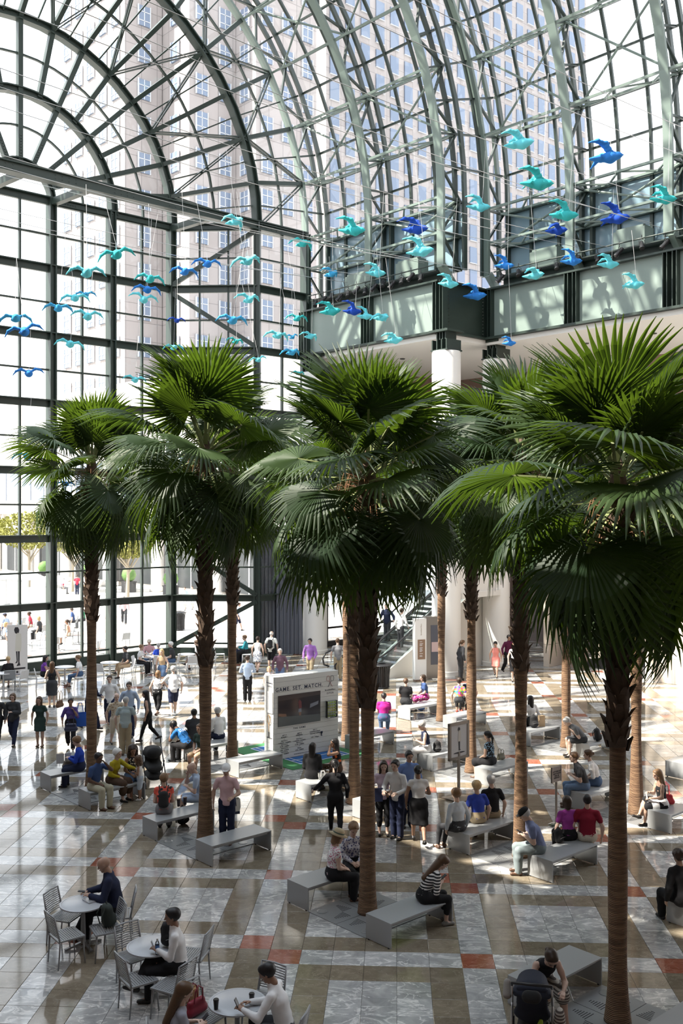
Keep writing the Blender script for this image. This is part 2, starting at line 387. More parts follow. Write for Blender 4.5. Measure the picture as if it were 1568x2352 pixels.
for R, US in TIERS:
    Ro = R+DEP
    for ui, U in enumerate(US):
        m = MB(); arch_sweep(m, R, U, .14, .40); vpart('rib', m, RIBM)
        m = MB()
        for du in (-.28, .28): arch_sweep(m, Ro, U+du, .22, .14)
        vpart('outer_rib', m)
        if U < 15: continue
        m = MB(); A = [-16.5, -8.5]+[5.625*i for i in range(0, 17)]
        for i, a in enumerate(A):                         # lacing between the two chords
            m.bar(vp(R, a, U), vp(Ro, a, U), .08, .1, UD)
            if i+1 < len(A):
                p, q = (vp(R, A[i], U), vp(Ro, A[i+1], U)) if i % 2 else (vp(Ro, A[i], U), vp(R, A[i+1], U))
                m.bar(p, q, .09, .11, UD)
        vpart('lacing', m)
    for u0, u1 in zip(US[:-1], US[1:]):
        if u0 < 15: continue
        for a in [-8.5]+[11.25*k for k in range(9)]:
            m = MB()
            p0, p1 = vp(R+.08, a, u0), vp(R+.08, a, u1); q0, q1 = vp(Ro-.1, a, u0), vp(Ro-.1, a, u1)
            r_ = (q0-p0).normalized()
            m.bar(p0, p1, .10, .13, r_); m.bar(q0, q1, .10, .14, r_)
            mid = (q0+q1)/2; n4 = 4
            for i in range(n4):
                s0, s1 = (p0, p1), (q0, q1)
                A_ = (p0.lerp(p1, i/n4), q0.lerp(q1, (i+1)/n4)) if i % 2 == 0 else (q0.lerp(q1, i/n4), p0.lerp(p1, (i+1)/n4))
                m.bar(A_[0], A_[1], .07, .07, r_)
            vpart('purlin', m, RIBM)
        al = [-8.5]+[11.25*k for k in range(9)]
        for k in range(len(al)-1):
            if k % 2 == 0: 
                m = MB(); c0 = [vp(Ro-.25, al[k], u0), vp(Ro-.25, al[k+1], u1), vp(Ro-.25, al[k], u1), vp(Ro-.25, al[k+1], u0)]
                m.tube(c0[:2], .055, 6); m.tube(c0[2:], .055, 6)
                cc = (c0[0]+c0[1]+c0[2]+c0[3])/4; m.lathe([(.14, -.05), (.14, .05)], 8, cc); vpart('cross_brace', m, RIBM)
        fine = [-16.5, -8.5]+[5.625*i for i in range(17)]
        for a in fine:
            m = MB(); m.bar(vp(Ro+.12, a, u0), vp(Ro+.12, a, u1), .07, .10, (0, 0, 1)); vpart('glazing_bar', m)
        for f in (1/3, 2/3):
            m = MB(); uu = u0+(u1-u0)*f
            for i in range(len(fine)-1): m.bar(vp(Ro+.1, fine[i], uu), vp(Ro+.1, fine[i+1], uu), .11, .14, UD)
            vpart('mullion', m)
        for f in range(3):
            ua, ub = u0+(u1-u0)*f/3, u0+(u1-u0)*(f+1)/3
            for i in range(len(fine)-1):
                m = MB(); m.add([vp(Ro+.16, fine[i], ua), vp(Ro+.16, fine[i], ub), vp(Ro+.16, fine[i+1], ub), vp(Ro+.16, fine[i+1], ua)], [(0, 1, 2, 3)])
                if i < 2: vpart('spandrel_pane', m, mat('blue spandrel panel', (.20, .29, .34), .15, 0, .6))
                else: vpart('pane', m, PANE)
# glazed step between the tiers
m = MB()
R0, R1 = TIERS[0][0]+DEP, TIERS[1][0]+DEP
for i in range(0, 17): 
    m.bar(vp(R0, 5.625*i, 30.6), vp(R1, 5.625*i, 30.6), .08, .12, UD)
arch_sweep(m, (R0+R1)/2, 30.6, .12, .12); vpart('step_frame', m)
for i in range(-1, 16):
    a0, a1 = (5.625*i, 5.625*i+5.625) if i >= 0 else (-16.5, 0)
    m = MB(); m.add([vp(R0, a0, 30.62), vp(R1, a0, 30.62), vp(R1, a1, 30.62), vp(R0, a1, 30.62)], [(0, 1, 2, 3)]); vpart('pane', m, PANE)

# ================================================================== GREEN GIRDER, SOFFIT, COLUMNS, GALLERY (trims and walls)
V1, V2 = VC+14.2+.05, VC+17.28+.05
ZG0, ZG1 = 15.35, 17.65
def girder(n, ua, ub, V):
    g = empty('trim_%d' % n, UV(ua, V)); tag(g, kind='structure'); off = -UV(ua, V)
    def part(nm, mb, m): o = mb.build(nm, m, g); o.location = off
    m = MB(); m.bar(UV(ua, V, ZG1), UV(ub, V, ZG1), .6, .08); part('top_flange', m, GREEN)
    m = MB(); m.bar(UV(ua, V, ZG0), UV(ub, V, ZG0), .7, .10); part('bottom_flange', m, GREEN)
    k = max(1, round(abs(ub-ua)/4.77))
    for i in range(k):
        a, b = ua+(ub-ua)*i/k, ua+(ub-ua)*(i+1)/k; s = 1 if b > a else -1
        m = MB(); m.bar(UV(a+s*.3, V+.02, (ZG0+ZG1)/2), UV(b-s*.3, V+.02, (ZG0+ZG1)/2), .06, ZG1-ZG0-.1); part('web_panel', m, GREENL)
    for i in range(k+1):
        a = ua+(ub-ua)*i/k
        for q in (-.3, -.12, .12, .3):
            m = MB(); m.bar(UV(a+q, V-.1, ZG0), UV(a+q, V-.1, ZG1), .035, .36, VD); part('stiffener', m, GREEN)
        m = MB(); m.bar(UV(a, V+.05, ZG0), UV(a, V+.05, ZG1), .62, .05, VD); part('backing_plate', m, GREEN)
        m = MB(); m.bar(UV(a, V-.05, ZB+.1), UV(a, V+.75, ZG1-.05), .26, .34, VD); part('rib_shoe', m, RIBM)
    return g
girder(1, 40.1, 30.6, V1); girder(2, 30.4, 16.2, V2)
g = empty('trim_3', UV(30.55, V1)); tag(g, kind='structure'); off = -UV(30.55, V1)
m = MB(); m.bar(UV(30.55, V1, (ZG0+ZG1)/2), UV(30.55, V2, (ZG0+ZG1)/2), .08, ZG1-ZG0+.05); m.bar(UV(30.5, V1, ZG0), UV(30.5, V2, ZG0), .3, .1); m.bar(UV(30.5, V1, ZG1), UV(30.5, V2, ZG1), .3, .08)
for q in range(14): m.box(UV(30.49, V1+.35, ZG0+.2+q*.15), (.04, .04, .04)); m.box(UV(30.49, V2-.35, ZG0+.2+q*.15), (.04, .04, .04))
o = m.build('return_girder', GREEN, g); o.location = off
# soffit of the gallery
m = MB(); m.prism([tuple(UV(42, V1-.1)[:2]), tuple(UV(30.5, V1-.1)[:2]), tuple(UV(30.5, V2-.1)[:2]), tuple(UV(10, V2-.1)[:2]), tuple(UV(10, 47)[:2]), tuple(UV(42, 47)[:2])], ZG0-.28, ZG0-.06)
so_ = m.build('trim_4', WHITE); tag(so_, kind='structure')
for u, v in ((36, 36.5), (33, 36.5), (27, 39.5), (23.5, 39.5), (20.5, 39.5)):
    m = MB(); m.lathe([(.12, 0), (.14, .02)], 16, UV(u, v, ZG0-.32)); d = m.build('downlight', mat('dark recess', (.05, .05, .05), .5), so_)
GRAN = mat('brown granite', (.30, .205, .165), .45, noise=.45, nscale=60)
BEIGE = mat('beige stone', (.62, .54, .45), .5, noise=.12, nscale=40)
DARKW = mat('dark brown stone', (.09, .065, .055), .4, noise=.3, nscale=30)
def wall(nm, a, b, z0, z1, th, m, parent=None):
    w_ = MB(); w_.bar(UV(*a, (z0+z1)/2), UV(*b, (z0+z1)/2), th, z1-z0); o = w_.build(nm, m, parent)
    if parent is None: tag(o, kind='structure')
    return o
# back wall of the gallery in courses of granite slabs
wg = empty('wall_right'); tag(wg, kind='structure')
for k in range(8):
    for i in range(11):
        a = 42-i*2.4
        wall('slab', (a-.012, 45.2), (a-2.388, 45.2), 5.2+k*1.3+.008, 6.5+k*1.3-.008, .3, GRAN, wg)
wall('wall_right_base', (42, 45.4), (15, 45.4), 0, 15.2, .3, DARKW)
# gallery floor slab with white fascia at mezzanine level and lower walls
wall('trim_12', (30.0, 33.6), (30.3, 36.6), 3.6, 4.7, .9, WHITE); wall('trim_13', (30.0, 33.6), (30.3, 36.6), 3.35, 3.6, 1.1, WHITE)
wall('trim_5', (37.5, 38.9), (31.0, 38.9), 4.6, 5.6, .5, WHITE)
m = MB(); m.prism([tuple(UV(a, b)[:2]) for a, b in ((31.2, 38.6), (10, 40), (10, 46), (31.2, 46))], 5.0, 5.5); tag(m.build('trim_6', WHITE), kind='structure')
wl = empty('wall_stone'); wl.name = 'wall_right.001'; tag(wl, kind='structure')
for k in range(5):                                        # beige stone wall at the right edge, panel by panel
    for i in range(6):
        a = 23.2-i*1.4; wall('panel', (a-.006, 38.45), (a-1.394, 38.45), k*1.05+.006, k*1.05+1.044, .3, BEIGE, wl)
for k in range(5):
    wall('panel', (28.3, 38.2), (28.3, 40.2), k*1.05+.006, k*1.05+1.044, .3, BEIGE, wl)
for k in range(5):
    wall('panel', (27.6, 39.2), (27.0, 39.6), k*1.05+.006, k*1.05+1.044, 1.0, GRAN, wl)
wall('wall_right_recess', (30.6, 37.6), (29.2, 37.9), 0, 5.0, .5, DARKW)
wall('wall_corridor', (23.5, 44.5), (30, 44.5), 0, 5.0, .3, BEIGE)
m = MB(); m.add([UV(23.3, 38.6, .006), UV(28.3, 40.2, .006), UV(28.3, 44, .006), UV(23.3, 44, .006)], [(0, 3, 2, 1)]); m.add([UV(23.3, 38.6, -.02), UV(28.3, 40.2, -.02), UV(28.3, 44, -.02), UV(23.3, 44, -.02)], [(0, 1, 2, 3)])
tag(m.build('floor_corridor', mat('dark carpet', (.045, .045, .045), .9)), kind='structure')
def column(u, v, r, top, bracket=True):
    c = empty('column', UV(u, v)); tag(c, kind='structure'); c.name = 'trim_20'
    m = MB(); m.lathe([(r+.03, 0), (r+.03, .18), (r, .2), (r, top-.1), (r-.03, top)], 40); m.build('shaft', WHITE, c, smooth='auto')
    if bracket:
        for k in range(4):
            a = VANG; q = (-.42+.28*k)
            m = MB(); p = Vector((cos(UANG)*q, sin(UANG)*q, 0))
            n = Vector((cos(VANG), sin(VANG), 0))
            m.bar(p+n*.0+Vector((0, 0, top)), p+Vector((0, 0, top+.5)), .06, .95, n); m.bar(p*.6+Vector((0, 0, top+.5)), p*.6+Vector((0, 0, ZG0)), .06, .7, n)
            m.build('bracket_plate', GREEN, c)
        m = MB(); m.box((0, 0, ZG0-.12), (1.1, 1.1, .1), UANG); m.box((0, 0, top+.03), (1.0, 1.0, .06), UANG); m.build('bearing_plate', GREEN, c)
    return c
for u, v in ((30.0, V1-.35), (39.1, V1-.3), (30.3, V2+.4)): column(u, v, .64, 14.35 if v < 35 else 14.4)

we = empty('wall_end'); tag(we, kind='structure')
for k in range(6):
    for i in range(6):
        if i in (1, 3) and k < 5: continue
        a = 33.9+i*1.9; wall('slab', (40.4, a+.01), (40.4, a+1.89), 5.2+k*1.7+.008, 6.9+k*1.7-.008, .4, GRAN, we)
for i in (1, 3):
    a = 33.9+i*1.9; m = MB(); m.add([UV(40.3, a, 5.2), UV(40.3, a+1.9, 5.2), UV(40.3, a+1.9, 13.7), UV(40.3, a, 13.7)], [(0, 1, 2, 3)]); m.build('window_glass', MATS['blue spandrel panel'], we)
m = MB()
for a in (33.6, 35.0, 36.6, 38.2, 45): m.bar(UV(40.4, a, 0), UV(40.4, a, 5.2), .35 if a < 36 else .15, .3, UD)
m.bar(UV(40.4, 33.6, 5.1), UV(40.4, 45, 5.1), .3, .3); m.bar(UV(40.4, 33.6, 1.0), UV(40.4, 45, 1.0), .12, .1); m.bar(UV(40.4, 33.6, .15), UV(40.4, 45, .15), .2, .3)
m.build('door_frame', mat('black metal frame', (.02, .02, .022), .4), we)
for a in (33.6, 35.0, 36.6, 38.2): m = MB(); m.add([UV(40.4, a, .3), UV(40.4, a+1.5, .3), UV(40.4, a+1.5, 5), UV(40.4, a, 5)], [(0, 1, 2, 3)]); m.build('door_glass', PANE, we)

# the near and left sides of the hall, mirror of the right: girder on columns, gallery and solid stone walls, end wall behind the stair
V3 = VC-17.28-.05
girder(7, 30.4, 2.2, V3); girder(8, 40.1, 30.6, VC-14.25)
m = MB(); m.prism([tuple(UV(a, b)[:2]) for a, b in ((42, VC-14.3), (30.5, VC-14.3), (30.5, V3-.1), (2, V3-.1), (2, -7), (42, -7))], ZG0-.28, ZG0-.06); tag(m.build('trim_9', WHITE), kind='structure')
wall('wall_left', (43, -6.8), (-8, -6.8), 0, 15.2, .3, GRAN)
wall('wall_left_return', (43.2, -6.8), (43.2, VA0), 0, 15.2, .3, GRAN)
wall('wall_left_return_upper', (43.2, V3), (43.2, VA0), 15.2, 21.5, .3, GREENL)
m = MB(); m.prism([tuple(UV(a, b)[:2]) for a, b in ((2.0, 2.2), (1.6, 2.2), (1.6, 46), (2.0, 46))], 15.1, 22); tag(m.build('wall_back_upper', GRAN), kind='structure')
m = MB(); m.prism([tuple(UV(a, b)[:2]) for a, b in ((1.9, -7), (-8.2, -7), (-8.2, 46), (1.9, 46))], 15.1, 15.4); tag(m.build('ceiling_vestibule', WHITE), kind='structure')
wall('wall_back', (-8.0, -7), (-8.0, 46), 0, 15.2, .3, GRAN)
m = MB(); V = [UV(1.8, VC+18.6*cos(rad(6*i)), ZC+18.6*sin(rad(6*i))) for i in range(31)]; V2_ = [v-UD*.3 for v in V]
m.add(V+V2_, [tuple(range(30, -1, -1)), tuple(range(31, 62))]); tag(m.build('wall_back_lunette', GRAN), kind='structure')
# ================================================================== OUTSIDE THE GLASS: terrace, towers, arcade, trees
PAVE = mat('pale terrace paving', (.46, .445, .425), .7, noise=.1, nscale=2)
m = MB(); m.add([UV(43.4, -120, -.02), UV(260, -120, -.02), UV(260, 260, -.02), UV(43.4, 260, -.02)], [(3, 2, 1, 0)]); m.add([UV(-60, 34, -.3), UV(43.4, 46, -.3), UV(43.4, 260, -.3), UV(-60, 260, -.3)], [(3, 2, 1, 0)])
tag(m.build('floor_terrace', PAVE), kind='structure')
for k in range(3):
    m = MB(); m.add([UV(47+k*7, 5, -.012), UV(48.2+k*7, 5, -.012), UV(48.2+k*7, 40, -.012), UV(47+k*7, 40, -.012)], [(3, 2, 1, 0)])
    tag(m.build('floor_band', mat('reddish paving band', (.42, .27, .22), .7)), kind='structure')
TOWER = bpy.data.materials.new('pink grey granite'); TOWER.use_nodes = True
N, L = nodes(TOWER); b = N['Principled BSDF']; b.inputs['Roughness'].default_value = .7
g_ = N.new('ShaderNodeTexCoord'); r_ = N.new('ShaderNodeVectorRotate'); r_.rotation_type = 'Z_AXIS'; r_.inputs['Angle'].default_value = -UANG; L.new(g_.outputs['Object'], r_.inputs['Vector'])
s_ = N.new('ShaderNodeSeparateXYZ'); L.new(r_.outputs[0], s_.inputs[0])
ad = N.new('ShaderNodeMath'); L.new(s_.outputs[0], ad.inputs[0]); L.new(s_.outputs[1], ad.inputs[1])
c_ = N.new('ShaderNodeCombineXYZ'); L.new(ad.outputs[0], c_.inputs[0]); L.new(s_.outputs[2], c_.inputs[1])
bk = N.new('ShaderNodeTexBrick'); L.new(c_.outputs[0], bk.inputs['Vector']); bk.inputs['Scale'].default_value = 1; bk.inputs['Brick Width'].default_value = 1.9; bk.inputs['Row Height'].default_value = 1.95; bk.inputs['Mortar Size'].default_value = .04; bk.offset = 0
bk.inputs['Color1'].default_value = (.33, .295, .285, 1); bk.inputs['Color2'].default_value = (.30, .27, .26, 1); bk.inputs['Mortar'].default_value = (.20, .18, .175, 1)
L.new(bk.outputs['Color'], b.inputs['Base Color']); MATS['tower'] = TOWER
WGL = mat('blue reflecting window', (.16, .20, .275), .25, 0, .35)
WFR = mat('white window frame', (.50, .51, .53), .5)
def tower(name, label, rects, h, back, pitch, span, ww, wh, frames):
    """rects: (axis, fixed, a, b): a face at U=fixed running V a..b, or at V=fixed running U a..b; windows become parts"""
    base = UV(rects[0][1], rects[0][2]); t = empty(name, base); tag(t, label, 'building'); off = -base
    wm = MB(); wm.box((0, 0, 0), (ww, .3, wh))
    if frames:
        wm.box((0, -.16, 0), (.08, .06, wh), 0, 1); wm.box((0, -.16, .2*wh), (ww, .06, .08), 0, 1); wm.box((0, -.16, -.25*wh), (ww, .06, .08), 0, 1)
        for s in (-1, 1): wm.box((s*(ww/2+.04), -.12, 0), (.09, .2, wh+.1), 0, 1)
    else: wm.box((0, -.1, -wh/2), (ww+.1, .25, .1), 0, 1)
    wme = wm.mesh('window', [WGL, WFR]); cap = t
    for ax, f, a, b_ in rects:
        if ax != 'U': continue
        m = MB(); m.prism([tuple(p[:2]) for p in (UV(f, a), UV(f, b_), UV(f+back, b_), UV(f+back, a))], 0, h); w_ = m.build('wall', TOWER, t); w_.location = off
    for ax, f, a, b_ in rects:
        n = max(1, int(abs(b_-a)/span)); st = (b_-a)/n
        for i in range(n):
            c = a+st*(i+.5)
            for k in range(int(h/pitch)-1):
                z = 5.2+k*pitch
                p = UV(f-.02, c, z) if ax == 'U' else UV(c, f-.02, z)
                sx, sy = (784+F*p.x/p.y, HOR-F*(z-CH)/p.y)
                if sy < -40 or sx < -20 or sx > 1590 or z < 14: continue
                inst('window', wme, t, p+off, VANG if ax == 'U' else UANG+PI)
    return t
tower('office_tower', 'stepped pinkish stone tower with white framed windows behind the fan window', [('U', 93, 53, 57.5), ('U', 87.85, 57.6, 63.5), ('U', 84.3, 63.55, 71.9), ('V', 57.55, 92.5, 88.2), ('V', 63.53, 87.5, 84.6), ('V', 53, 107, 93.4)], 110, 14, 3.9, 2.6, 1.35, 2.1, True)
tower('office_tower', 'broad grey stone tower with blue window grid behind the curved vault ribs', [('U', 110, 95.7, 160.9)], 150, 30, 3.75, 3.1, 1.75, 2.7, False)
tower('office_tower', 'distant peach stone block low behind the right edge of the vault', [('U', 175, 232, 330)], 80, 30, 3.9, 4, 1.6, 2.2, False)
# white arcade building across the terrace
WST = mat('white stone', (.74, .70, .66), .7, noise=.06, nscale=3); DGL = mat('dark shop glass', (.05, .055, .06), .15, 0, .35)
ar = empty('arcade_building', UV(100, 48)); tag(ar, 'low white arcade building with round columns across the sunny terrace', 'building'); off = -UV(100, 48)
def apart(nm, mb, mt): o = mb.build(nm, mt, ar); o.location = off; return o
m = MB(); m.prism([tuple(UV(u, v)[:2]) for u, v in ((62, 49.5), (150, 49.5), (150, 52.6), (62, 52.6))], 0, 9.2); apart('shop_wall', m, WST)
m = MB(); m.prism([tuple(UV(u, v)[:2]) for u, v in ((62, 48), (150, 48), (150, 52.6), (62, 52.6))], 7.0, 13.5); apart('upper_wall', m, WST)
m = MB(); m.prism([tuple(UV(u, v)[:2]) for u, v in ((62, 47.6), (150, 47.6), (150, 52.6), (62, 52.6))], 13.5, 14.2); m.prism([tuple(UV(u, v)[:2]) for u, v in ((62, 50), (150, 50), (150, 52.6), (62, 52.6))], 14.2, 20); apart('parapet', m, WST)
m = MB(); 
for k in range(44): m.bar(UV(62+k*2, 47.9, 14.2), UV(62+k*2, 47.9, 15.3), .06, .06, UD)
for z in (14.7, 15.3): m.bar(UV(62, 47.9, z), UV(150, 47.9, z), .07, .07)
apart('railing', m, WFR)
for k in range(9):
    m = MB(); m.lathe([(.75, 0), (.75, .4), (.6, .5), (.6, 6.7), (.75, 7.0)], 20, UV(70+k*9, 48.4)); o = apart('round_column', m, WST)
    for p in o.data.polygons: p.use_smooth = True
for k in range(10):
    u = 64+k*8.6
    for q in range(3):
        m = MB(); m.box(UV(u+1.2+q*2.3, 49.42, 2.6), (2.1, .1, 4.4), UANG); apart('shop_window', m, DGL)
        m = MB(); m.box(UV(u+1.2+q*2.3+1.12, 49.36, 2.6), (.1, .16, 4.5), UANG); apart('window_frame', m, WFR)
for k in range(26):
    m = MB(); m.box(UV(64+k*3.2, 47.97, 10.3), (2.2, .12, 3.6), UANG); apart('upper_window', m, WGL)
LEAFM = mat('autumn plane leaves', (.22, .22, .035), .6, noise=.4, nscale=3); BARK = mat('pale bark', (.34, .29, .22), .8, noise=.2)
def shade_tree(u, v, h, r, label):
    t = empty('plane_tree', UV(u, v)); tag(t, label, 'tree', 'young trees across the terrace')
    m = MB(); m.tube([(0, 0, 0), (.05, 0, h*.3), (0, .1, h*.5)], [.17, .13, .11], 10)
    for k in range(6):
        a = k*1.05; m.tube([(0, 0, h*(.28+.03*k)), (cos(a)*r*.5, sin(a)*r*.5, h*.55), (cos(a)*r*.8, sin(a)*r*.8, h*.72)], [.08, .05, .02], 6)
    m.build('trunk', BARK, t)
    m = MB(); R_ = random.Random(int(u*10+v))
    for k in range(2200):
        a = R_.uniform(0, 2*PI); e = math.acos(R_.uniform(-1, 1)); q = r*R_.uniform(.55, 1)**.6
        c = Vector((q*sin(e)*cos(a), q*sin(e)*sin(a), h*.70+q*.62*cos(e))); x = Vector((R_.gauss(0, 1), R_.gauss(0, 1), R_.gauss(0, 1))).normalized()*.16; y = x.cross(Vector((R_.gauss(0, 1), R_.gauss(0, 1), R_.gauss(0, 1)))).normalized()*.12
        m.add([c-x, c+y, c+x, c-y], [(0, 1, 2, 3)])
    tag(m.build('foliage', LEAFM, t), kind='stuff')
for u, v, h, r, l in ((92, 42, 7.8, 3.0, 'leafy yellow green tree outside the glass at the left edge'), (84, 42.5, 7.2, 2.6, 'leafy yellowing tree outside the glass left of the nearest left palm crown'), (104, 42, 7.6, 3, 'tree outside the glass, farthest along the arcade'), (75, 43, 6.6, 2.2, 'small tree outside the glass, nearest to the shop windows')): shade_tree(u, v, h, r, l)
HEDGE = mat('clipped hedge', (.10, .20, .05), .7, noise=.4, nscale=6)
for i, (pu, pv) in enumerate(((88, 46), (80, 46), (73, 46), (97, 46))):
    p = UV(pu, pv); t = empty('planter', p); tag(t, ['dark square planter with round green shrub by the left tree trunk', 'dark planter with green ball shrub outside between the two left window columns', 'dark planter with ball shrub outside beside the leftmost palm trunk', 'dark planter with shrub at the left edge outside'][i], 'planter')
    m = MB(); m.box((0, 0, .45), (1.0, 1.0, .9), .6); m.box((0, 0, .92), (1.1, 1.1, .08), .6); m.build('pot', mat('dark planter', (.05, .05, .055), .6), t)
    m = MB(); m.lathe([(.1, .9), (.5, 1.1), (.68, 1.5), (.55, 1.95), (.2, 2.15)], 12); m.build('shrub', HEDGE, t, smooth=True)
UMB = mat('white parasol cloth', (.82, .82, .80), .8)
for i, (px, py, q) in enumerate(((14, 1388, 1.35), (66, 1392, 1.3), (-30, 1412, 1.3), (118, 1404, 1.2))):
    p = at(px, py); t = empty('parasol', p); tag(t, ['white parasol over the terrace cafe behind the photo banner', 'white parasol over the terrace cafe left of the first window column', 'white parasol cut by the left edge of the picture', 'white parasol outside behind the first window column'][i], 'umbrella')
    m = MB(); V = [Vector((0, 0, 2.75))]+[Vector((q*cos(a*PI/4), q*sin(a*PI/4), 2.2)) for a in range(8)]+[Vector((q*cos(a*PI/4), q*sin(a*PI/4), 2.05)) for a in range(8)]
    m.add(V, [(0, 1+a, 1+(a+1) % 8) for a in range(8)]+[(1+a, 9+a, 9+(a+1) % 8, 1+(a+1) % 8) for a in range(8)]); m.build('canopy', UMB, t)
    m = MB(); m.tube([(0, 0, 0), (0, 0, 2.7)], .03, 8); m.lathe([(.3, 0), (.3, .08), (.06, .12)], 12); m.build('pole', STEEL, t)
# ================================================================== PALMS
def leafmat(name, c0, c1, tr):
    m = bpy.data.materials.new(name); m.use_nodes = True; N, L = nodes(m); b = N['Principled BSDF']
    oi = N.new('ShaderNodeObjectInfo'); rp = N.new('ShaderNodeValToRGB'); L.new(oi.outputs['Random'], rp.inputs[0])
    rp.color_ramp.elements[0].color = c0+(1,); rp.color_ramp.elements[1].color = c1+(1,); L.new(rp.outputs[0], b.inputs['Base Color'])
    b.inputs['Roughness'].default_value = .5; b.inputs['Specular IOR Level'].default_value = .28
    t = N.new('ShaderNodeBsdfTranslucent'); t.inputs[0].default_value = tr+(1,)
    x = N.new('ShaderNodeMixShader'); x.inputs[0].default_value = .30; L.new(b.outputs[0], x.inputs[1]); L.new(t.outputs[0], x.inputs[2])
    L.new(x.outputs[0], N['Material Output'].inputs[0]); return m
LEAF = leafmat('palm leaf', (.014, .030, .015), (.034, .060, .018), (.10, .17, .012))
PET = mat('palm leaf stalk', (.17, .20, .08), .5, noise=.2)
BOOT = mat('palm boots', (.075, .047, .030), .85, noise=.45, nscale=9, bump=.6, bscale=30)
FIB = mat('palm fibre', (.20, .10, .05), .9, noise=.4, nscale=20)
BARKM = bpy.data.materials.new('palm ring bark'); BARKM.use_nodes = True
N, L = nodes(BARKM); b = N['Principled BSDF']; b.inputs['Roughness'].default_value = .85
tcn = N.new('ShaderNodeTexCoord'); mp = N.new('ShaderNodeMapping'); mp.inputs['Scale'].default_value = (1, 1, 9); L.new(tcn.outputs['Object'], mp.inputs[0])
nz = N.new('ShaderNodeTexNoise'); nz.inputs['Scale'].default_value = 3.2; nz.inputs['Detail'].default_value = 5; L.new(mp.outputs[0], nz.inputs['Vector'])
wv = N.new('ShaderNodeTexWave'); wv.bands_direction = 'Z'; wv.inputs['Scale'].default_value = 13; wv.inputs['Distortion'].default_value = 2.5; wv.inputs['Detail'].default_value = 3; L.new(tcn.outputs['Object'], wv.inputs['Vector'])
rp = N.new('ShaderNodeValToRGB'); L.new(nz.outputs['Fac'], rp.inputs[0]); rp.color_ramp.elements[0].position = .32; rp.color_ramp.elements[0].color = (.14, .076, .042, 1); rp.color_ramp.elements[1].position = .7; rp.color_ramp.elements[1].color = (.30, .18, .10, 1)
L.new(rp.outputs[0], b.inputs['Base Color'])
bp = N.new('ShaderNodeBump'); bp.inputs['Strength'].default_value = .9; bp.inputs['Distance'].default_value = .02; L.new(wv.outputs['Fac'], bp.inputs['Height']); L.new(bp.outputs[0], b.inputs['Normal'])
def fan_leaf(R, droop, cup, tipd, seed, span=2.5, n=46):
    """fan blade at the origin, pointing along +X, upper side +Z; droop bends the far end down, cup lifts or folds the sides"""
    Q = random.Random(seed); m = MB()
    for k in range(n):
        a = -span+2*span*(k+.5)/n; da = span/n
        Rk = R*(.62+.38*cos(a*.42)**1.2)*Q.uniform(.93, 1.05); tw = Q.uniform(-.04, .04); dr = Q.uniform(.8, 1.35)
        prof = [(.03, 1.06), (.38, 1.06), (.62, 1.0), (.82, .55), (1.0, .04)]; V = []
        for f, wd in prof:
            rr = Rk*f; w_ = da*min(rr, Rk*.62)*wd if f < .9 else .004
            aa = a+tw*f; x, y = rr*cos(aa), rr*sin(aa)
            z = -droop*max(0, x)*abs(x)/R*.8 + cup*abs(sin(a))*rr*.5 - tipd*dr*max(0, f-.6)**1.6*R*2.2
            ox, oy = -sin(aa)*w_, cos(aa)*w_
            V += [Vector((x-ox, y-oy, z)), Vector((x, y, z+.55*w_+.002)), Vector((x+ox, y+oy, z))]
        m.add(V, [f for i in range(4) for f in ((3*i, 3*i+3, 3*i+4, 3*i+1), (3*i+1, 3*i+4, 3*i+5, 3*i+2))])
    return m.mesh('blade', LEAF)
FANS = {'up': [fan_leaf(1.15, .10, .25, .18, s) for s in (1, 2)], 'mid': [fan_leaf(1.15, .35, .05, .30, s) for s in (3, 4, 5)],
        'out': [fan_leaf(1.1, .55, -.25, .45, s) for s in (6, 7, 8)], 'low': [fan_leaf(1.2, .35, -.30, .22, s) for s in (9, 10)]}
def stalk(Ln, sag):
    m = MB(); pts = [Vector((Ln*t, 0, -sag*t*t)) for t in (0, .25, .5, .75, 1)]
    for p, q, w0 in zip(pts[:-1], pts[1:], (.075, .055, .045, .04)): m.bar(p, q+(q-p)*.04, w0, .022)
    return m.mesh('petiole', PET), pts[-1], (pts[-1]-pts[-2]).normalized()
STK = {k: stalk(l, s) for k, (l, s) in {'up': (.95, .03), 'mid': (1.22, .16), 'out': (1.25, .36), 'low': (1.0, .30)}.items()}
def boot_mesh():
    m = MB(); V = [Vector(p) for p in ((-.075, .0, 0), (.075, 0, 0), (.055, .045, .10), (-.055, .045, .10), (.03, .085, .17), (-.03, .085, .17), (-.075, -.03, 0), (.075, -.03, 0), (.05, .02, .12), (-.05, .02, .12))]
    m.add(V, [(0, 1, 2, 3), (3, 2, 4, 5), (6, 9, 8, 7), (9, 5, 4, 8), (0, 3, 9, 6), (1, 7, 8, 2), (3, 5, 9), (2, 8, 4)]); return m.mesh('leaf_base', BOOT)
BOOTM = boot_mesh()
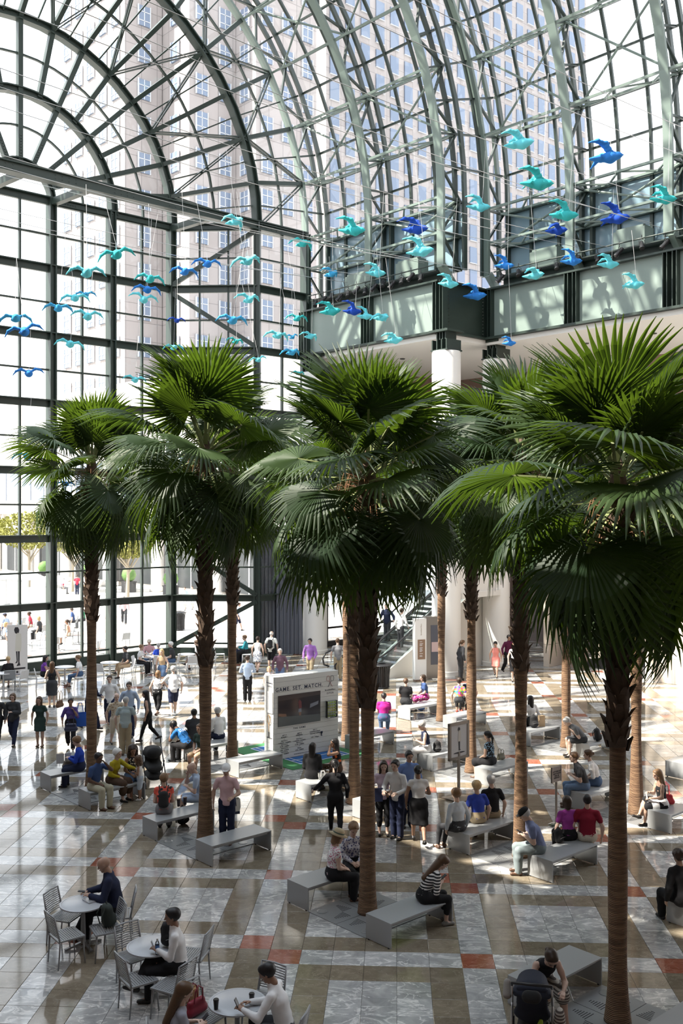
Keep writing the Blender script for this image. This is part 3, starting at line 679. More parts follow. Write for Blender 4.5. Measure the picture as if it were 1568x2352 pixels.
def palm(C, label, zc, zb, ztop, s=1.0, r0=.20, r1=.125, seed=0, boots=True, lean=0, rb=.15):
    """zc: height of the crown's heart, zb: where the ringed bark ends and the leaf bases begin"""
    Q = random.Random(seed); t = empty('fan_palm', C); tag(t, label, 'palm tree', 'palms of the indoor grove')
    m = MB(); prof = []
    nz_ = 60
    for i in range(nz_+1):
        z = zb*i/nz_; r = r1+(r0-r1)*math.exp(-z/.55)+(.012*sin(z*2.1+seed))
        prof.append((r, z))
    m.lathe(prof, 20); o = m.build('trunk', BARKM, t, smooth=True)
    m = MB(); m.lathe([(r1+.0, zb-.05), (rb, zb+.25), (rb+.01, zb+.8), (rb, zc-1.2), (rb+.05, zc-.4), (.10, zc+.2), (.03, zc+.45)], 16); m.build('boot_core', BOOT, t, smooth=True)
    z = zb-.1; k = 0; allb = MB()
    while z < zc-.35:
        a = k*2.39996; rr = rb-.01+(.05 if z > zc-1.0 else 0)+Q.uniform(-.008, .012)
        sc = Q.uniform(.8, 1.25)
        if boots:
            o = inst('leaf_base', BOOTM, t, (rr*cos(a), rr*sin(a), z)); o.rotation_euler = (Q.uniform(-.15, .3), 0, a-PI/2+Q.uniform(-.2, .2)); o.scale = (sc, sc, sc*1.1)
        else:
            M = Matrix.Translation((rr*cos(a), rr*sin(a), z)) @ Matrix.Rotation(a-PI/2, 4, 'Z'); allb.add([M @ (v.co*sc) for v in BOOTM.vertices], [tuple(p.vertices) for p in BOOTM.polygons])
        z += .034; k += 1
    if not boots: tag(allb.build('leaf_bases', BOOT, t), kind='stuff')
    m = MB()
    for k in range(60):
        a = Q.uniform(0, 2*PI); h = zc-Q.uniform(.1, .9); l = Q.uniform(.25, .6); m.tube([(.1*cos(a), .1*sin(a), h), ((.2+l*.4)*cos(a), (.2+l*.4)*sin(a), h+.08), ((.2+l*.6)*cos(a), (.2+l*.6)*sin(a), h-l*.5)], [.012, .008, .003], 4)
    m.build('fibre', FIB, t)
    # leaves: from upright in the middle of the crown to hanging below it
    n = 38
    for k in range(n):
        f = k/(n-1); a = k*2.39996+seed*1.7+Q.uniform(-.2, .2)
        el = 80-126*f**.95+Q.uniform(-11, 11)
        kd = 'up' if el > 42 else 'mid' if el > 8 else 'out' if el > -22 else 'low'
        sm, end, dirn = STK[kd]; L_ = s*Q.uniform(.86, 1.1)*(ztop if el > 30 else 1.04)
        L_ *= .94; lf = bpy.data.objects.new('leaf', Q.choice(FANS[kd])); COL.objects.link(lf); lf.parent = t
        base = Vector((.06*cos(a), .06*sin(a), zc+.25-.75*f))
        M = Matrix.Rotation(a, 4, 'Z') @ Matrix.Rotation(-rad(el), 4, 'Y')
        roll = Q.uniform(-.6, .6)
        tipdir = math.atan2(-dirn.z, dirn.x)
        ML = Matrix.Translation(base) @ M @ Matrix.Scale(L_, 4) @ Matrix.Translation(end) @ Matrix.Rotation(tipdir+Q.uniform(-.1, .25), 4, 'Y') @ Matrix.Rotation(roll, 4, 'X')
        lf.matrix_local = ML
        st = bpy.data.objects.new('petiole', sm); COL.objects.link(st); st.parent = lf
        st.matrix_local = ML.inverted() @ (Matrix.Translation(base) @ M @ Matrix.Scale(L_, 4))
    return t
def pal(a, b): return G(3+7*a+6*b, 3+7*a-6*b)
PALMS = [((-2, 0), 'leftmost palm, standing behind the bench of the couple in blue and yellow', 8.35, 4.5, 1.1, .92),
         ((-2, 1), 'palm at the left corner of the game kiosk, slim pale trunk', 8.3, 4.6, 1.05, .95),
         ((-2, 2), 'palm just right of the game kiosk, half hidden behind two thicker trunks', 8.0, 4.6, 1.0, .95),
         ((-2, 3), 'slim palm with pale trunk in front of the white round column and info pylon', 7.6, 4.4, 1.0, .9),
         ((-1, 0), 'second palm from the left, beside the bench with coffee cups', 8.5, 3.9, 1.18, 1.04),
         ((-1, 1), 'palm whose trunk rises left of the central palm, behind women eating on a bench', 8.1, 4.0, 1.0, 1.0),
         ((-1, 2), 'palm right of the poster stand, patchy sunlit trunk', 8.0, 4.3, 1.0, 1.0),
         ((-1, 3), 'slim palm beside the man in grey bending over his phone', 7.7, 4.4, 1.0, .95),
         ((0, 0), 'central palm with dark boots, between the woman in hat and the woman in stripes', 7.95, 3.75, 1.08, 1.06),
         ((0, 1), 'palm behind the man in blue shirt and black cap, right of three seated elders', 8.3, 3.95, 1.08, 1.02),
         ((0, 2), 'palm with sunlit foot near the woman with red handbag', 7.9, 4.3, 1.0, 1.0),
         ((0, 3), 'palm beyond the right edge whose leaves reach into the picture', 8.0, 4.2, 1.0, 1.0),
         ((1, 1), 'palm beside the bench of the woman in black coat, leaves enter at right', 7.7, 4.0, 1.0, 1.1),
         ((1, 0), 'nearest palm, tall scaly trunk at right beside the mother with pushchair', 7.6, 3.95, .95, 1.1)]
for i, ((a, b), l, zc, zb, zt, s) in enumerate(PALMS):
    palm(pal(a, b), l, zc, zb, zt, s, seed=i+3, boots=(a, b) in ((-1, 0), (0, 0), (0, 1), (1, 0), (-2, 0), (-1, 1)))
# ================================================================== BENCHES AND GRATES
BENCHM = mat('grey coated steel bench', (.38, .395, .405), .34, .25, .5)
GRATE = mat('grey metal grate', (.31, .32, .325), .42, .5)
SLOT = mat('black slot', (.03, .03, .032), .8)
def bench_mesh():
    L_, W_, H_, th = 1.52, .60, .43, .022; m = MB()
    m.box((0, 0, H_-th/2), (L_, W_, th)); t = m.mesh('seat', BENCHM)
    m = MB(); m.box((0, 0, (H_-th)/2+.008), (.02, W_, H_-th-.016)); e = m.mesh('end_panel', BENCHM)
    m = MB(); m.box((0, 0, H_-.06), (L_-.1, .05, .06)); r = m.mesh('rail', BENCHM)
    m = MB(); m.lathe([(.018, 0), (.018, .02)], 8); ft = m.mesh('foot', SLOT)
    return t, e, r, ft, L_, W_
BM = bench_mesh()
def bench(c, label, rz=None):
    t = empty('bench', c, VANG if rz is None else rz); tag(t, label, 'bench', 'grey benches beside the palms')
    inst('seat', BM[0], t)
    for s in (-1, 1):
        inst('end_panel', BM[1], t, (s*(BM[4]/2-.01), 0, 0)); inst('rail', BM[2], t, (0, s*.2, 0))
        for q in (-1, 1): inst('foot', BM[3], t, (s*(BM[4]/2-.01), q*.24, 0))
    return t
BL = {(-2, 0): ('grey bench with the woman in blue reading, left of the leftmost palm', 'grey bench under the couple in blue polo and mustard top'),
      (-2, 1): ('grey bench holding the man in staff shirt, behind the second palm', 'grey bench right behind the second palm trunk, with a bare-legged sitter'),
      (-2, 2): ('grey bench hidden behind the thick trunks right of the kiosk', 'pale bench under the woman in magenta top'),
      (-2, 3): ('grey bench with two women and shopping bag near the pylon', 'bench of the colourful blouse sitter near the patchy palm'),
      (-1, 0): ('grey bench under the woman in coral top, coffee cups on it', 'empty grey bench below the man in pink polo'),
      (-1, 1): ('grey bench of the two women eating, left of the twin trunks', 'grey bench showing one end between the central trunks'),
      (-1, 2): ('pale bench under the woman in white skirt and navy top', 'bench under the woman in patterned blouse with ponytail'),
      (-1, 3): ('bench with black bag and paper bag, behind the dark right trunk', 'bench under the bending man in grey with a black backpack'),
      (0, 0): ('bench left of the central palm with the hat woman on it', 'bench right of the central palm with the striped woman on it'),
      (0, 1): ('bench of the three elders left of the dark right trunk', 'bench of the man in black cap and the couple in magenta and red'),
      (0, 2): ('bench of the young man in charcoal shirt and friend in white', 'bench of the woman with red handbag at the right edge'),
      (1, 1): ('bench cut by the right edge under the woman in black coat',),
      (0, 3): ('pale bench cut by the right edge, beyond the red handbag',),
      (1, 0): ('sunlit bench beside the mother with pushchair', 'bench corner at the bottom right of the picture')}
def grate(c, label):
    t = empty('tree_grate', c, UANG); tag(t, label, 'tree grate', 'slotted grates around palm feet')
    h = .77
    for sx in (-1, 1):
        for sy in (-1, 1):
            m = MB(); m.box((sx*h/2, sy*h/2, .004), (h-.012, h-.012, .02))
            q = m.build('plate', GRATE, t)
            sl = MB()
            for k in range(7):
                w0 = .30-.036*k; sl.box((sx*(.34+.042*k), sy*.20, .0150), (.011, w0*.75, .004)); sl.box((sx*.20, sy*(.34+.042*k), .0150), (w0*.75, .011, .004))
            tag(sl.build('slots', SLOT, q), kind='stuff')
            m = MB(); m.lathe([(.10, .014), (.10, .019), (.08, .021)], 20, (sx*.58, sy*.58, 0)); m.build('lamp_cover', mat('grate lamp glass', (.30, .31, .31), .25, .3), q)
    return t
GL = {(-2, 0): 'leftmost palm', (-2, 1): 'palm at the kiosk left corner', (-2, 2): 'palm just behind the kiosk right end', (-2, 3): 'slim palm by the pylon', (-1, 0): 'second palm from the left',
      (-1, 1): 'trunk left of the central palm', (-1, 2): 'patchy palm by the poster stand', (-1, 3): 'palm by the man in grey', (0, 0): 'central palm', (0, 1): 'palm by the man in black cap',
      (0, 2): 'palm with the sunlit foot', (0, 3): 'palm beyond the right edge', (1, 0): 'nearest palm at right', (1, 1): 'palm beside the woman in black coat'}
for (a, b), ls in BL.items():
    c = pal(a, b)
    for s, l in zip((1, -1), ls): bench(c+UD*1.06*s, l)
    grate(c, 'slotted grate under the ' + GL[(a, b)])
# ================================================================== FIGURES: bodies and clothes grown as one smooth surface over a posed skeleton
def V3(*a): return np.array(a, float)
def nrm(v): return v/(np.linalg.norm(v)+1e-9)
def cap_d(P, pr):
    p0, p1, r0, r1, wd, sq = pr
    d = p1-p0; L2 = d@d; q = P-p0
    t = np.clip((q@d)/L2, 0, 1) if L2 > 1e-9 else np.zeros(len(P))
    q = q-t[:, None]*d
    if wd is not None:
        c = q@wd; q = q-np.outer(c*(1-1/sq), wd)
    return np.sqrt((q*q).sum(1))-(r0+(r1-r0)*t)
def C(p0, p1, r0, r1=None, wd=None, sq=1): return (np.asarray(p0, float), np.asarray(p1, float), r0, r0 if r1 is None else r1, wd, sq)
def pbox(pr, m):
    r = max(pr[2], pr[3])*max(1, pr[5])+m
    return np.minimum(pr[0], pr[1])-r, np.maximum(pr[0], pr[1])+r
CE = [(0, 1), (2, 3), (4, 5), (6, 7), (0, 2), (1, 3), (4, 6), (5, 7), (0, 4), (1, 5), (2, 6), (3, 7)]
def net(prims, vox, k=.03, mod=None, cut=None):
    """surface net of the smooth union of capsules -> verts, quads"""
    lo = np.min([pbox(p, 2*vox)[0] for p in prims], 0); hi = np.max([pbox(p, 2*vox)[1] for p in prims], 0)
    n = np.ceil((hi-lo)/vox).astype(int)+2; Fd = np.full(n, .3)
    ax = [lo[i]+vox*np.arange(n[i]) for i in range(3)]
    for p in prims:
        a, b = pbox(p, k+2*vox); i0 = np.maximum(0, ((a-lo)/vox).astype(int)); i1 = np.minimum(n, ((b-lo)/vox).astype(int)+2)
        g = np.stack(np.meshgrid(*[ax[i][i0[i]:i1[i]] for i in range(3)], indexing='ij'), -1); sh = g.shape[:3]
        d = cap_d(g.reshape(-1, 3), p).reshape(sh)
        S = (slice(i0[0], i1[0]), slice(i0[1], i1[1]), slice(i0[2], i1[2])); o = Fd[S]
        if k > 0: h = np.clip(.5+.5*(d-o)/k, 0, 1); Fd[S] = d+(o-d)*h-k*h*(1-h)
        else: Fd[S] = np.minimum(o, d)
    if mod is not None or cut is not None:
        g = np.stack(np.meshgrid(*ax, indexing='ij'), -1).reshape(-1, 3)
        if mod is not None: Fd = Fd+mod(g).reshape(Fd.shape)
        if cut is not None: Fd = np.maximum(Fd, cut(g).reshape(Fd.shape))
    Fd[0] = Fd[-1] = .3; Fd[:, 0] = Fd[:, -1] = .3; Fd[:, :, 0] = Fd[:, :, -1] = .3
    ins = Fd < 0
    c8 = [ins[i:n[0]-1+i, j:n[1]-1+j, l:n[2]-1+l] for l in (0, 1) for j in (0, 1) for i in (0, 1)]
    s = sum(c.astype(np.int8) for c in c8); act = (s > 0) & (s < 8)
    I = np.argwhere(act); 
    if len(I) == 0: return np.zeros((0, 3)), np.zeros((0, 4), int)
    idx = np.full(act.shape, -1); idx[act] = np.arange(len(I))
    off = np.array([(i, j, l) for l in (0, 1) for j in (0, 1) for i in (0, 1)])
    val = np.stack([Fd[I[:, 0]+o[0], I[:, 1]+o[1], I[:, 2]+o[2]] for o in off], 1)
    acc = np.zeros((len(I), 3)); cnt = np.zeros(len(I))
    for a, b in CE:
        va, vb = val[:, a], val[:, b]; m = (va < 0) != (vb < 0); t = np.where(m, va/(va-vb+1e-12), 0)
        acc += np.where(m[:, None], off[a]+t[:, None]*(off[b]-off[a]), 0); cnt += m
    Vt = lo+vox*(I+acc/cnt[:, None]); Q = []
    for A in range(3):
        B, D = (A+1) % 3, (A+2) % 3
        sl = [slice(1, n[i]-1) for i in range(3)]; sl[A] = slice(0, n[A]-1); s2 = list(sl); s2[A] = slice(1, n[A])
        x, y = ins[tuple(sl)], ins[tuple(s2)]; e = np.argwhere(x != y)
        if len(e) == 0: continue
        flip = x[tuple(e.T)]
        base = e.copy(); base[:, B] += 1; base[:, D] += 1
        def cell(db, dd): c = base.copy(); c[:, B] -= db; c[:, D] -= dd; return idx[tuple(c.T)]
        q = np.stack([cell(1, 1), cell(0, 1), cell(0, 0), cell(1, 0)], 1); q[~flip] = q[~flip][:, ::-1]; Q.append(q)
    return Vt, np.concatenate(Q)
def npmesh(name, parts, mats):
    """parts: (verts, quads, per-face material)"""
    V = np.concatenate([p[0] for p in parts]); o = 0; Fc = []; M = []
    for v, q, m in parts: Fc.append(q+o); o += len(v); M.append(np.full(len(q), m) if np.isscalar(m) else m)
    Fc = np.concatenate(Fc); M = np.concatenate(M)
    me = bpy.data.meshes.new(name); me.vertices.add(len(V)); me.vertices.foreach_set('co', V.astype(np.float32).ravel())
    me.loops.add(len(Fc)*4); me.loops.foreach_set('vertex_index', Fc.astype(np.int32).ravel())
    me.polygons.add(len(Fc)); me.polygons.foreach_set('loop_start', np.arange(0, len(Fc)*4, 4, dtype=np.int32))
    me.polygons.foreach_set('material_index', M.astype(np.int32)); me.polygons.foreach_set('use_smooth', np.ones(len(Fc), bool))
    for x in mats: me.materials.append(x)
    me.update(); me.validate(); return me
SKINS = {'l': (.56, .39, .31), 'm': (.42, .27, .20), 't': (.29, .17, .115), 'd': (.13, .070, .045)}
HAIRC = {'black': (.012, .010, .010), 'dbrown': (.035, .02, .012), 'brown': (.085, .045, .022), 'lbrown': (.19, .11, .055), 'blond': (.42, .29, .14), 'grey': (.42, .41, .40), 'white': (.72, .71, .69), 'red': (.26, .10, .035)}
def cloth(col, pat=None, col2=None, sc=20):
    key = 'cloth %s %s %s' % (tuple(round(c, 3) for c in col), pat, col2)
    if key in MATS: return MATS[key]
    m = mat(key, col, .85, 0, .25, bump=.25, bscale=260)
    if pat:
        N, L = nodes(m); b = N['Principled BSDF']; tx = N.new('ShaderNodeTexCoord'); mx = N.new('ShaderNodeMix'); mx.data_type = 'RGBA'
        mx.inputs[6].default_value = tuple(col)+(1,); mx.inputs[7].default_value = tuple(col2)+(1,)
        if pat in ('stripe', 'vstripe'):
            wv = N.new('ShaderNodeTexWave'); wv.bands_direction = 'Z' if pat == 'stripe' else 'X'; wv.inputs['Scale'].default_value = sc
            L.new(tx.outputs['Object'], wv.inputs['Vector']); r = N.new('ShaderNodeValToRGB'); r.color_ramp.interpolation = 'CONSTANT'; r.color_ramp.elements[1].position = .5
            L.new(wv.outputs['Fac'], r.inputs[0]); L.new(r.outputs[0], mx.inputs[0])
        elif pat == 'plaid':
            ws = []
            for dr in ('Z', 'X'):
                wv = N.new('ShaderNodeTexWave'); wv.bands_direction = dr; wv.inputs['Scale'].default_value = sc; L.new(tx.outputs['Object'], wv.inputs['Vector']); ws.append(wv)
            ad = N.new('ShaderNodeMath'); ad.operation = 'MULTIPLY'; L.new(ws[0].outputs['Fac'], ad.inputs[0]); L.new(ws[1].outputs['Fac'], ad.inputs[1]); L.new(ad.outputs[0], mx.inputs[0])
        else:
            vo = N.new('ShaderNodeTexVoronoi'); vo.inputs['Scale'].default_value = sc; L.new(tx.outputs['Object'], vo.inputs['Vector'])
            r = N.new('ShaderNodeValToRGB'); r.color_ramp.interpolation = 'CONSTANT'; r.color_ramp.elements[0].color = (1, 1, 1, 1); r.color_ramp.elements[1].color = (0, 0, 0, 1); r.color_ramp.elements[1].position = .42 if pat == 'floral' else .3
            L.new(vo.outputs['Distance'], r.inputs[0]); L.new(r.outputs[0], mx.inputs[0])
            if pat == 'multi':
                hs = N.new('ShaderNodeHueSaturation'); hs.inputs['Color'].default_value = tuple(col2)+(1,); s_ = N.new('ShaderNodeSeparateColor'); L.new(vo.outputs['Color'], s_.inputs[0]); L.new(s_.outputs[0], hs.inputs['Hue']); L.new(hs.outputs[0], mx.inputs[7])
                r.color_ramp.elements[1].position = .6
        L.new(mx.outputs[2], b.inputs['Base Color'])
    return m
def ik(S, W, l1, l2, hint):
    d = W-S; D = np.linalg.norm(d); Dm = min(D, (l1+l2)*.998); u = nrm(d)
    a = (l1*l1-l2*l2+Dm*Dm)/(2*Dm); h = math.sqrt(max(1e-6, l1*l1-a*a))
    hn = hint-u*(hint@u); hn = nrm(hn); E_ = S+u*a+hn*h; return E_, S+u*Dm
def wrinkle(g): return .0035*np.sin(37*g[:, 0]+5*np.sin(19*g[:, 2]))*np.sin(29*g[:, 2]+6*np.sin(23*g[:, 1]+1))
def rotz(v, a): c, s = math.cos(a), math.sin(a); return V3(v[0]*c-v[1]*s, v[0]*s+v[1]*c, v[2])
def hand_prims(Wp, d, n, t, s, curl):
    P = [C(Wp, Wp+d*.085*s, .017*s, .015*s, t, 2.2)]
    for o, l in ((-.031, .055), (-.0105, .068), (.0105, .074), (.031, .066)):
        b = Wp+d*.088*s+t*o*s; d1 = nrm(d*math.cos(curl*.6)+n*math.sin(curl*.6)); d2 = nrm(d*math.cos(curl*1.5)+n*math.sin(curl*1.5))
        m_ = b+d1*l*.55*s; P += [C(b-d*.01*s, m_, .0088*s, .0082*s), C(m_, m_+d2*l*.5*s, .0082*s, .0068*s)]
    b = Wp+d*.025*s+t*.03*s; m_ = b+nrm(d*.7+t*.65+n*.35)*.042*s; P += [C(b, m_, .0115*s, .0095*s), C(m_, m_+nrm(d*.95+t*.15+n*.3)*.032*s, .0095*s, .0078*s)]
    return P
NOPERSON = False
def person(loc, face, label, h=1.72, pose='stand', lean=4, hunch=8, head=(5, 0), armL='down', armR='down', sex='m', fat=1.0, skin='l', hair='short', hairc='dbrown',
           top='tee', topm=None, bot='pants', botm=None, shoem=None, seat=.43, legs=None, twist=0, extra=(), cat='person', group=None, lod=0, glasses=False, holds=None):
    """face: heading in degrees, 0 = away from the camera (+Y), 90 = towards the left of the picture, 180 = towards the camera"""
    s = h/1.75; t = empty('person', loc, rad(face)); tag(t, label, cat, group)
    X, Y, Z = V3(1, 0, 0), V3(0, 1, 0), V3(0, 0, 1); fem = sex == 'f'; kid = sex == 'c'
    sit = pose == 'sit'; pz = (seat+.105*s*max(1, fat*.95)) if sit else (.93*s if pose == 'walk' else .955*s)
    pel = V3(0, 0, pz); l1, l2 = rad(lean), rad(lean+hunch)
    u1 = V3(0, math.sin(l1), math.cos(l1)); u2 = V3(0, math.sin(l2), math.cos(l2)); tw = rad(twist)
    wai = pel+u1*.13*s; che = wai+(u1+u2)*.5*.20*s; shc = che+u2*.15*s; nek = che+u2*.20*s
    sx = rotz(X, tw); shw = (.165 if fem else .185)*s*(fat**.5)*(.86 if kid else 1)
    hp, hy = rad(head[0]), rad(head[1]); fh = rotz(V3(0, math.cos(hp), -math.sin(hp)), hy+tw*.5); uh0 = rotz(V3(0, math.sin(hp), math.cos(hp)), hy+tw*.5)
    hs = s**.55*(1.0 if not kid else 1.02); hc = nek+nrm(u2+uh0*.7)*.165*s*(hs/s)**.6; rh = np.cross(fh, uh0); uh = uh0
    # legs
    hipw = (.088 if not fem else .092)*s; hipL, hipR = pel-X*hipw-Z*.03*s, pel+X*hipw-Z*.03*s
    AN = {'stand': ((-.09, .02, .085), (.09, -.02, .085)), 'walk': ((-.08, .27, .095), (.08, -.33, .17)), 'walk2': ((-.08, -.33, .17), (.08, .27, .095)), 'sit': ((-.11, .43, .085), (.11, .40, .085))}
    key = legs if isinstance(legs, str) and legs in AN else pose
    an = [V3(*a) * V3(s, s, s) for a in (AN[key] if not isinstance(legs, (tuple, list)) else legs)]
    hintL = Y+Z*(.9 if sit else .05)-X*.12; hintR = Y+Z*(.9 if sit else .05)+X*.12
    if legs == 'crossed': an = [V3(-.02, .45, .085)*s, V3(-.10, .62, .30)*s]
    kL, aL = ik(hipL, an[0], .43*s, .41*s, hintL); kR, aR = ik(hipR, an[1], .43*s, .41*s, hintR)
    # arms
    SL, SR = shc-sx*shw-u2*.022*s, shc+sx*shw-u2*.022*s; J = {}
    def target(a, sg, S):
        f = rotz(Y, tw)
        if not isinstance(a, str): return S+V3(a[0]*sg, a[1], a[2])*s
        D = {'down': S+X*sg*.10*s+Y*.02*s-Z*.51*s, 'fwd': S+X*sg*.05*s+Y*.20*s-Z*.46*s, 'back': S+X*sg*.06*s-Y*.20*s-Z*.47*s,
             'lap': pel+X*sg*.07*s+Y*.27*s+Z*.07*s, 'phone': pel+X*sg*.07*s+Y*.32*s+Z*.24*s, 'chest': che+X*sg*.04*s+Y*.23*s-Z*.10*s, 'mouth': hc+fh*.15*s-uh*.09*s+X*sg*.06*s,
             'table': pel+X*sg*.15*s+Y*.40*s+Z*.22*s, 'strap': che+X*sg*.11*s+Y*.15*s+Z*.08*s, 'knee': (kL if sg < 0 else kR)+Z*.09*s-Y*.06*s, 'side': pel+X*sg*.27*s+Y*.02*s-Z*.02*s,
             'reach': S+X*sg*.05*s+Y*.48*s-Z*.18*s, 'hold': S-X*sg*.02*s+Y*.28*s-Z*.30*s, 'bag': S+X*sg*.16*s+Y*.06*s-Z*.44*s, 'out': S+X*sg*.30*s+Y*.20*s-Z*.36*s}
        return D[a]
    eh = lambda sg: -Z*.6-Y*.5+X*sg*.55
    eL, wL = ik(SL, target(armL, -1, SL), .29*s, .26*s, eh(-1)); eR, wR = ik(SR, target(armR, 1, SR), .29*s, .26*s, eh(1))
    vx = (.026 if lod == 0 else .034 if lod == 1 else .045)
    m_ = .0
    fb = fat
    def torso(ad=0):
        w_ = [C(pel-X*.05*s, pel+X*.05*s, .112*s*fb+ad, None), C(pel+u1*.02*s, wai, .105*s*fb+ad, (.085 if fem else .098)*s*fb+ad, X, 1.32), C(wai, che, (.085 if fem else .10)*s*fb+ad, .106*s*fb**.6+ad, sx, 1.32),
              C(che, shc-u2*.02*s, .104*s*fb**.6+ad, .075*s+ad, sx, 1.45), C(SL+sx*.03*s, SR-sx*.03*s, .045*s+ad), C(nek-u2*.045*s, SL+sx*.03*s, .045*s+ad*.8, .038*s+ad*.8), C(nek-u2*.045*s, SR-sx*.03*s, .045*s+ad*.8, .038*s+ad*.8)]
        if fem: w_ += [C(che+sx*q*.065*s+rotz(Y, tw)*.07*s-u2*.01*s, che+sx*q*.06*s+rotz(Y, tw)*.08*s-u2*.02*s, .052*s+ad) for q in (-1, 1)]
        if fat > 1.12: w_.append(C(wai+Y*.05*s, wai+Y*.07*s-u1*.05*s, .10*s*fb+ad))
        return w_
    def arm(S, E_, W, f0, f1, ad=0, end=None):
        o = []
        A = lambda f: S+(E_-S)*min(1, f*2) if f <= .5 else E_+(W-E_)*(f*2-1)
        R = lambda f: np.interp(f, [0, .2, .5, .62, 1], [.050, .047, .040, .040, .027])*s*fb**.4+ad
        fs = sorted({f0, f1} | {x for x in (.2, .5, .62) if f0 < x < f1})
        for a, b in zip(fs[:-1], fs[1:]): o.append(C(A(a), A(b), R(a), R(b)))
        return o
    def leg(Hh, K, A_, f0, f1, ad=0, wide=0):
        P = lambda f: Hh+(K-Hh)*min(1, f*2) if f <= .5 else K+(A_-K)*(f*2-1)
        R = lambda f: np.interp(f, [0, .25, .5, .66, 1], [.090, .078, .056, .055, .036])*s*fb**.5+ad+wide*max(0, f-.3)
        fs = sorted({f0, f1} | {x for x in (.25, .5, .66) if f0 < x < f1}); return [C(P(a), P(b), R(a), R(b)) for a, b in zip(fs[:-1], fs[1:])]
    sk = mat('skin '+skin, SKINS[skin], .5, 0, .35); ey = mat('eye', (.02, .015, .012), .3); lp = mat('lips '+skin, tuple(c*k for c, k in zip(SKINS[skin], (.85, .55, .55))), .5)
    # ---- body: one surface
    prims = torso(-.012)+arm(SL, eL, wL, 0, 1)+arm(SR, eR, wR, 0, 1)+leg(hipL, kL, aL, 0, 1)+leg(hipR, kR, aR, 0, 1)+[C(nek-u2*.03*s, hc-uh*.06*hs, .056*s, .05*s)]
    fwd = []
    for a, K in ((aL, kL), (aR, kR)):
        sh = nrm(a-K); f = nrm(Y-sh*(Y@sh)*(.55 if a[2] > .12*s else 0)) if True else Y
        if a[2] < .12*s: f = Y
        fwd.append(f); prims.append(C(a-Z*.03*s*0+sh*.03*s, a+f*.13*s+sh*.045*s, .036*s, .026*s))
    v, q = net(prims, vx, .03); parts = [(v, q, 0)]
    # ---- head in finer cells
    H = lambda x, y, z: hc+(rh*x+fh*y+uh*z)*hs
    hv = .0105 if lod == 0 else .015 if lod == 1 else .024
    hpz = [C(H(0, -.03, .035), H(0, .018, .035), .086*hs, .082*hs, rh, .90), C(H(0, .03, -.02), H(0, .035, -.05), .064*hs, .054*hs), C(H(0, .062, -.088), H(0, .06, -.092), .026*hs),
           C(H(0, .093, .012), H(0, .110, -.026), .009*hs, .0145*hs), C(H(-.042, .078, .030), H(.042, .078, .030), .016*hs), C(H(0, -.015, -.07), H(0, -.03, -.14), .052*hs, .054*hs)]
    hpz += [C(H(q_*.078, -.008, .012), H(q_*.078, -.004, -.022), .011*hs, .009*hs, fh, 1.9) for q_ in (-1, 1)]
    v, q = net(hpz, hv, .016); parts.append((v, q, 0))
    if lod < 2:
        for q_ in (-1, 1): v, q = net([C(H(q_*.031, .083, .010), H(q_*.031, .084, .010), .0135*hs, None, rh, 1.25)], .007, 0); parts.append((v, q, 1))
        v, q = net([C(H(-.02, .093, -.056), H(.02, .093, -.056), .0085*hs)], .007, 0); parts.append((v, q, 2))
    if lod < 2:
        for W, E_, sg, a in ((wL, eL, -1, armL), (wR, eR, 1, armR)):
            d = nrm(W-E_); hang = a in ('down', 'fwd', 'back', 'bag')
            n = X*-sg if hang else nrm(-Z*.8-X*sg*.4); n = nrm(n-d*(n@d)); tdir = np.cross(n, d)*1.0
            want = Y if hang else X*-sg
            if tdir@want < 0: tdir = -tdir
            v, q = net(hand_prims(W-d*.01*s, d, n, tdir, s, .5 if hang else .75), .0075 if lod == 0 else .0105, .006); parts.append((v, q, 0))
    inst('body', npmesh('body', parts, [sk, ey, lp]), t)
    def garment(nm, prims, m, k=.035, wr=True, cut=None, vv=None):
        v, q = net(prims, (vv or vx)*.92, k, wrinkle if wr else None, cut)
        if len(v): return inst(nm, npmesh(nm, [(v, q, 0)], [m]), t)
    # ---- lower clothes
    hem = None
    if bot in ('pants', 'jeans', 'capri', 'shorts', 'leggings'):
        f1 = {'pants': 1.0, 'jeans': 1.0, 'capri': .80, 'shorts': .46, 'leggings': .97}[bot]; ad = .006 if bot == 'leggings' else .014; wd = .03 if bot == 'pants' else .012 if bot == 'jeans' else .05 if bot == 'shorts' else 0
        garment('trousers' if f1 > .6 else 'shorts', [C(pel-X*.05*s, pel+X*.05*s, .112*s*fb+.012), C(pel, wai-u1*.02*s, .104*s*fb+.012, .094*s*fb+.012, X, 1.32)]+leg(hipL, kL, aL, 0, f1, ad, wd)+leg(hipR, kR, aR, 0, f1, ad, wd), botm, .03)
    elif bot in ('skirt', 'mini', 'midi'):
        ln = {'mini': .44, 'skirt': .56, 'midi': .78}[bot]
        pr = leg(hipL, kL, aL, 0, ln, .03, .03)+leg(hipR, kR, aR, 0, ln, .03, .03); hc2 = None
        if not sit:
            zl = pel[2]-.86*ln*s; hz = V3(0, 0, zl-.06*s); pr += [C(pel, hz, .115*s*fb, (.135+.03*(ln < .5))*s*fb**.5, X, 1.3)]; hc2 = lambda g: zl-g[:, 2]
        garment('skirt', [C(pel-X*.05*s, pel+X*.05*s, .118*s*fb), C(pel, wai-u1*.03*s, .106*s*fb+.012, .088*s*fb+.012, X, 1.32)]+pr, botm, .06, True, hc2)
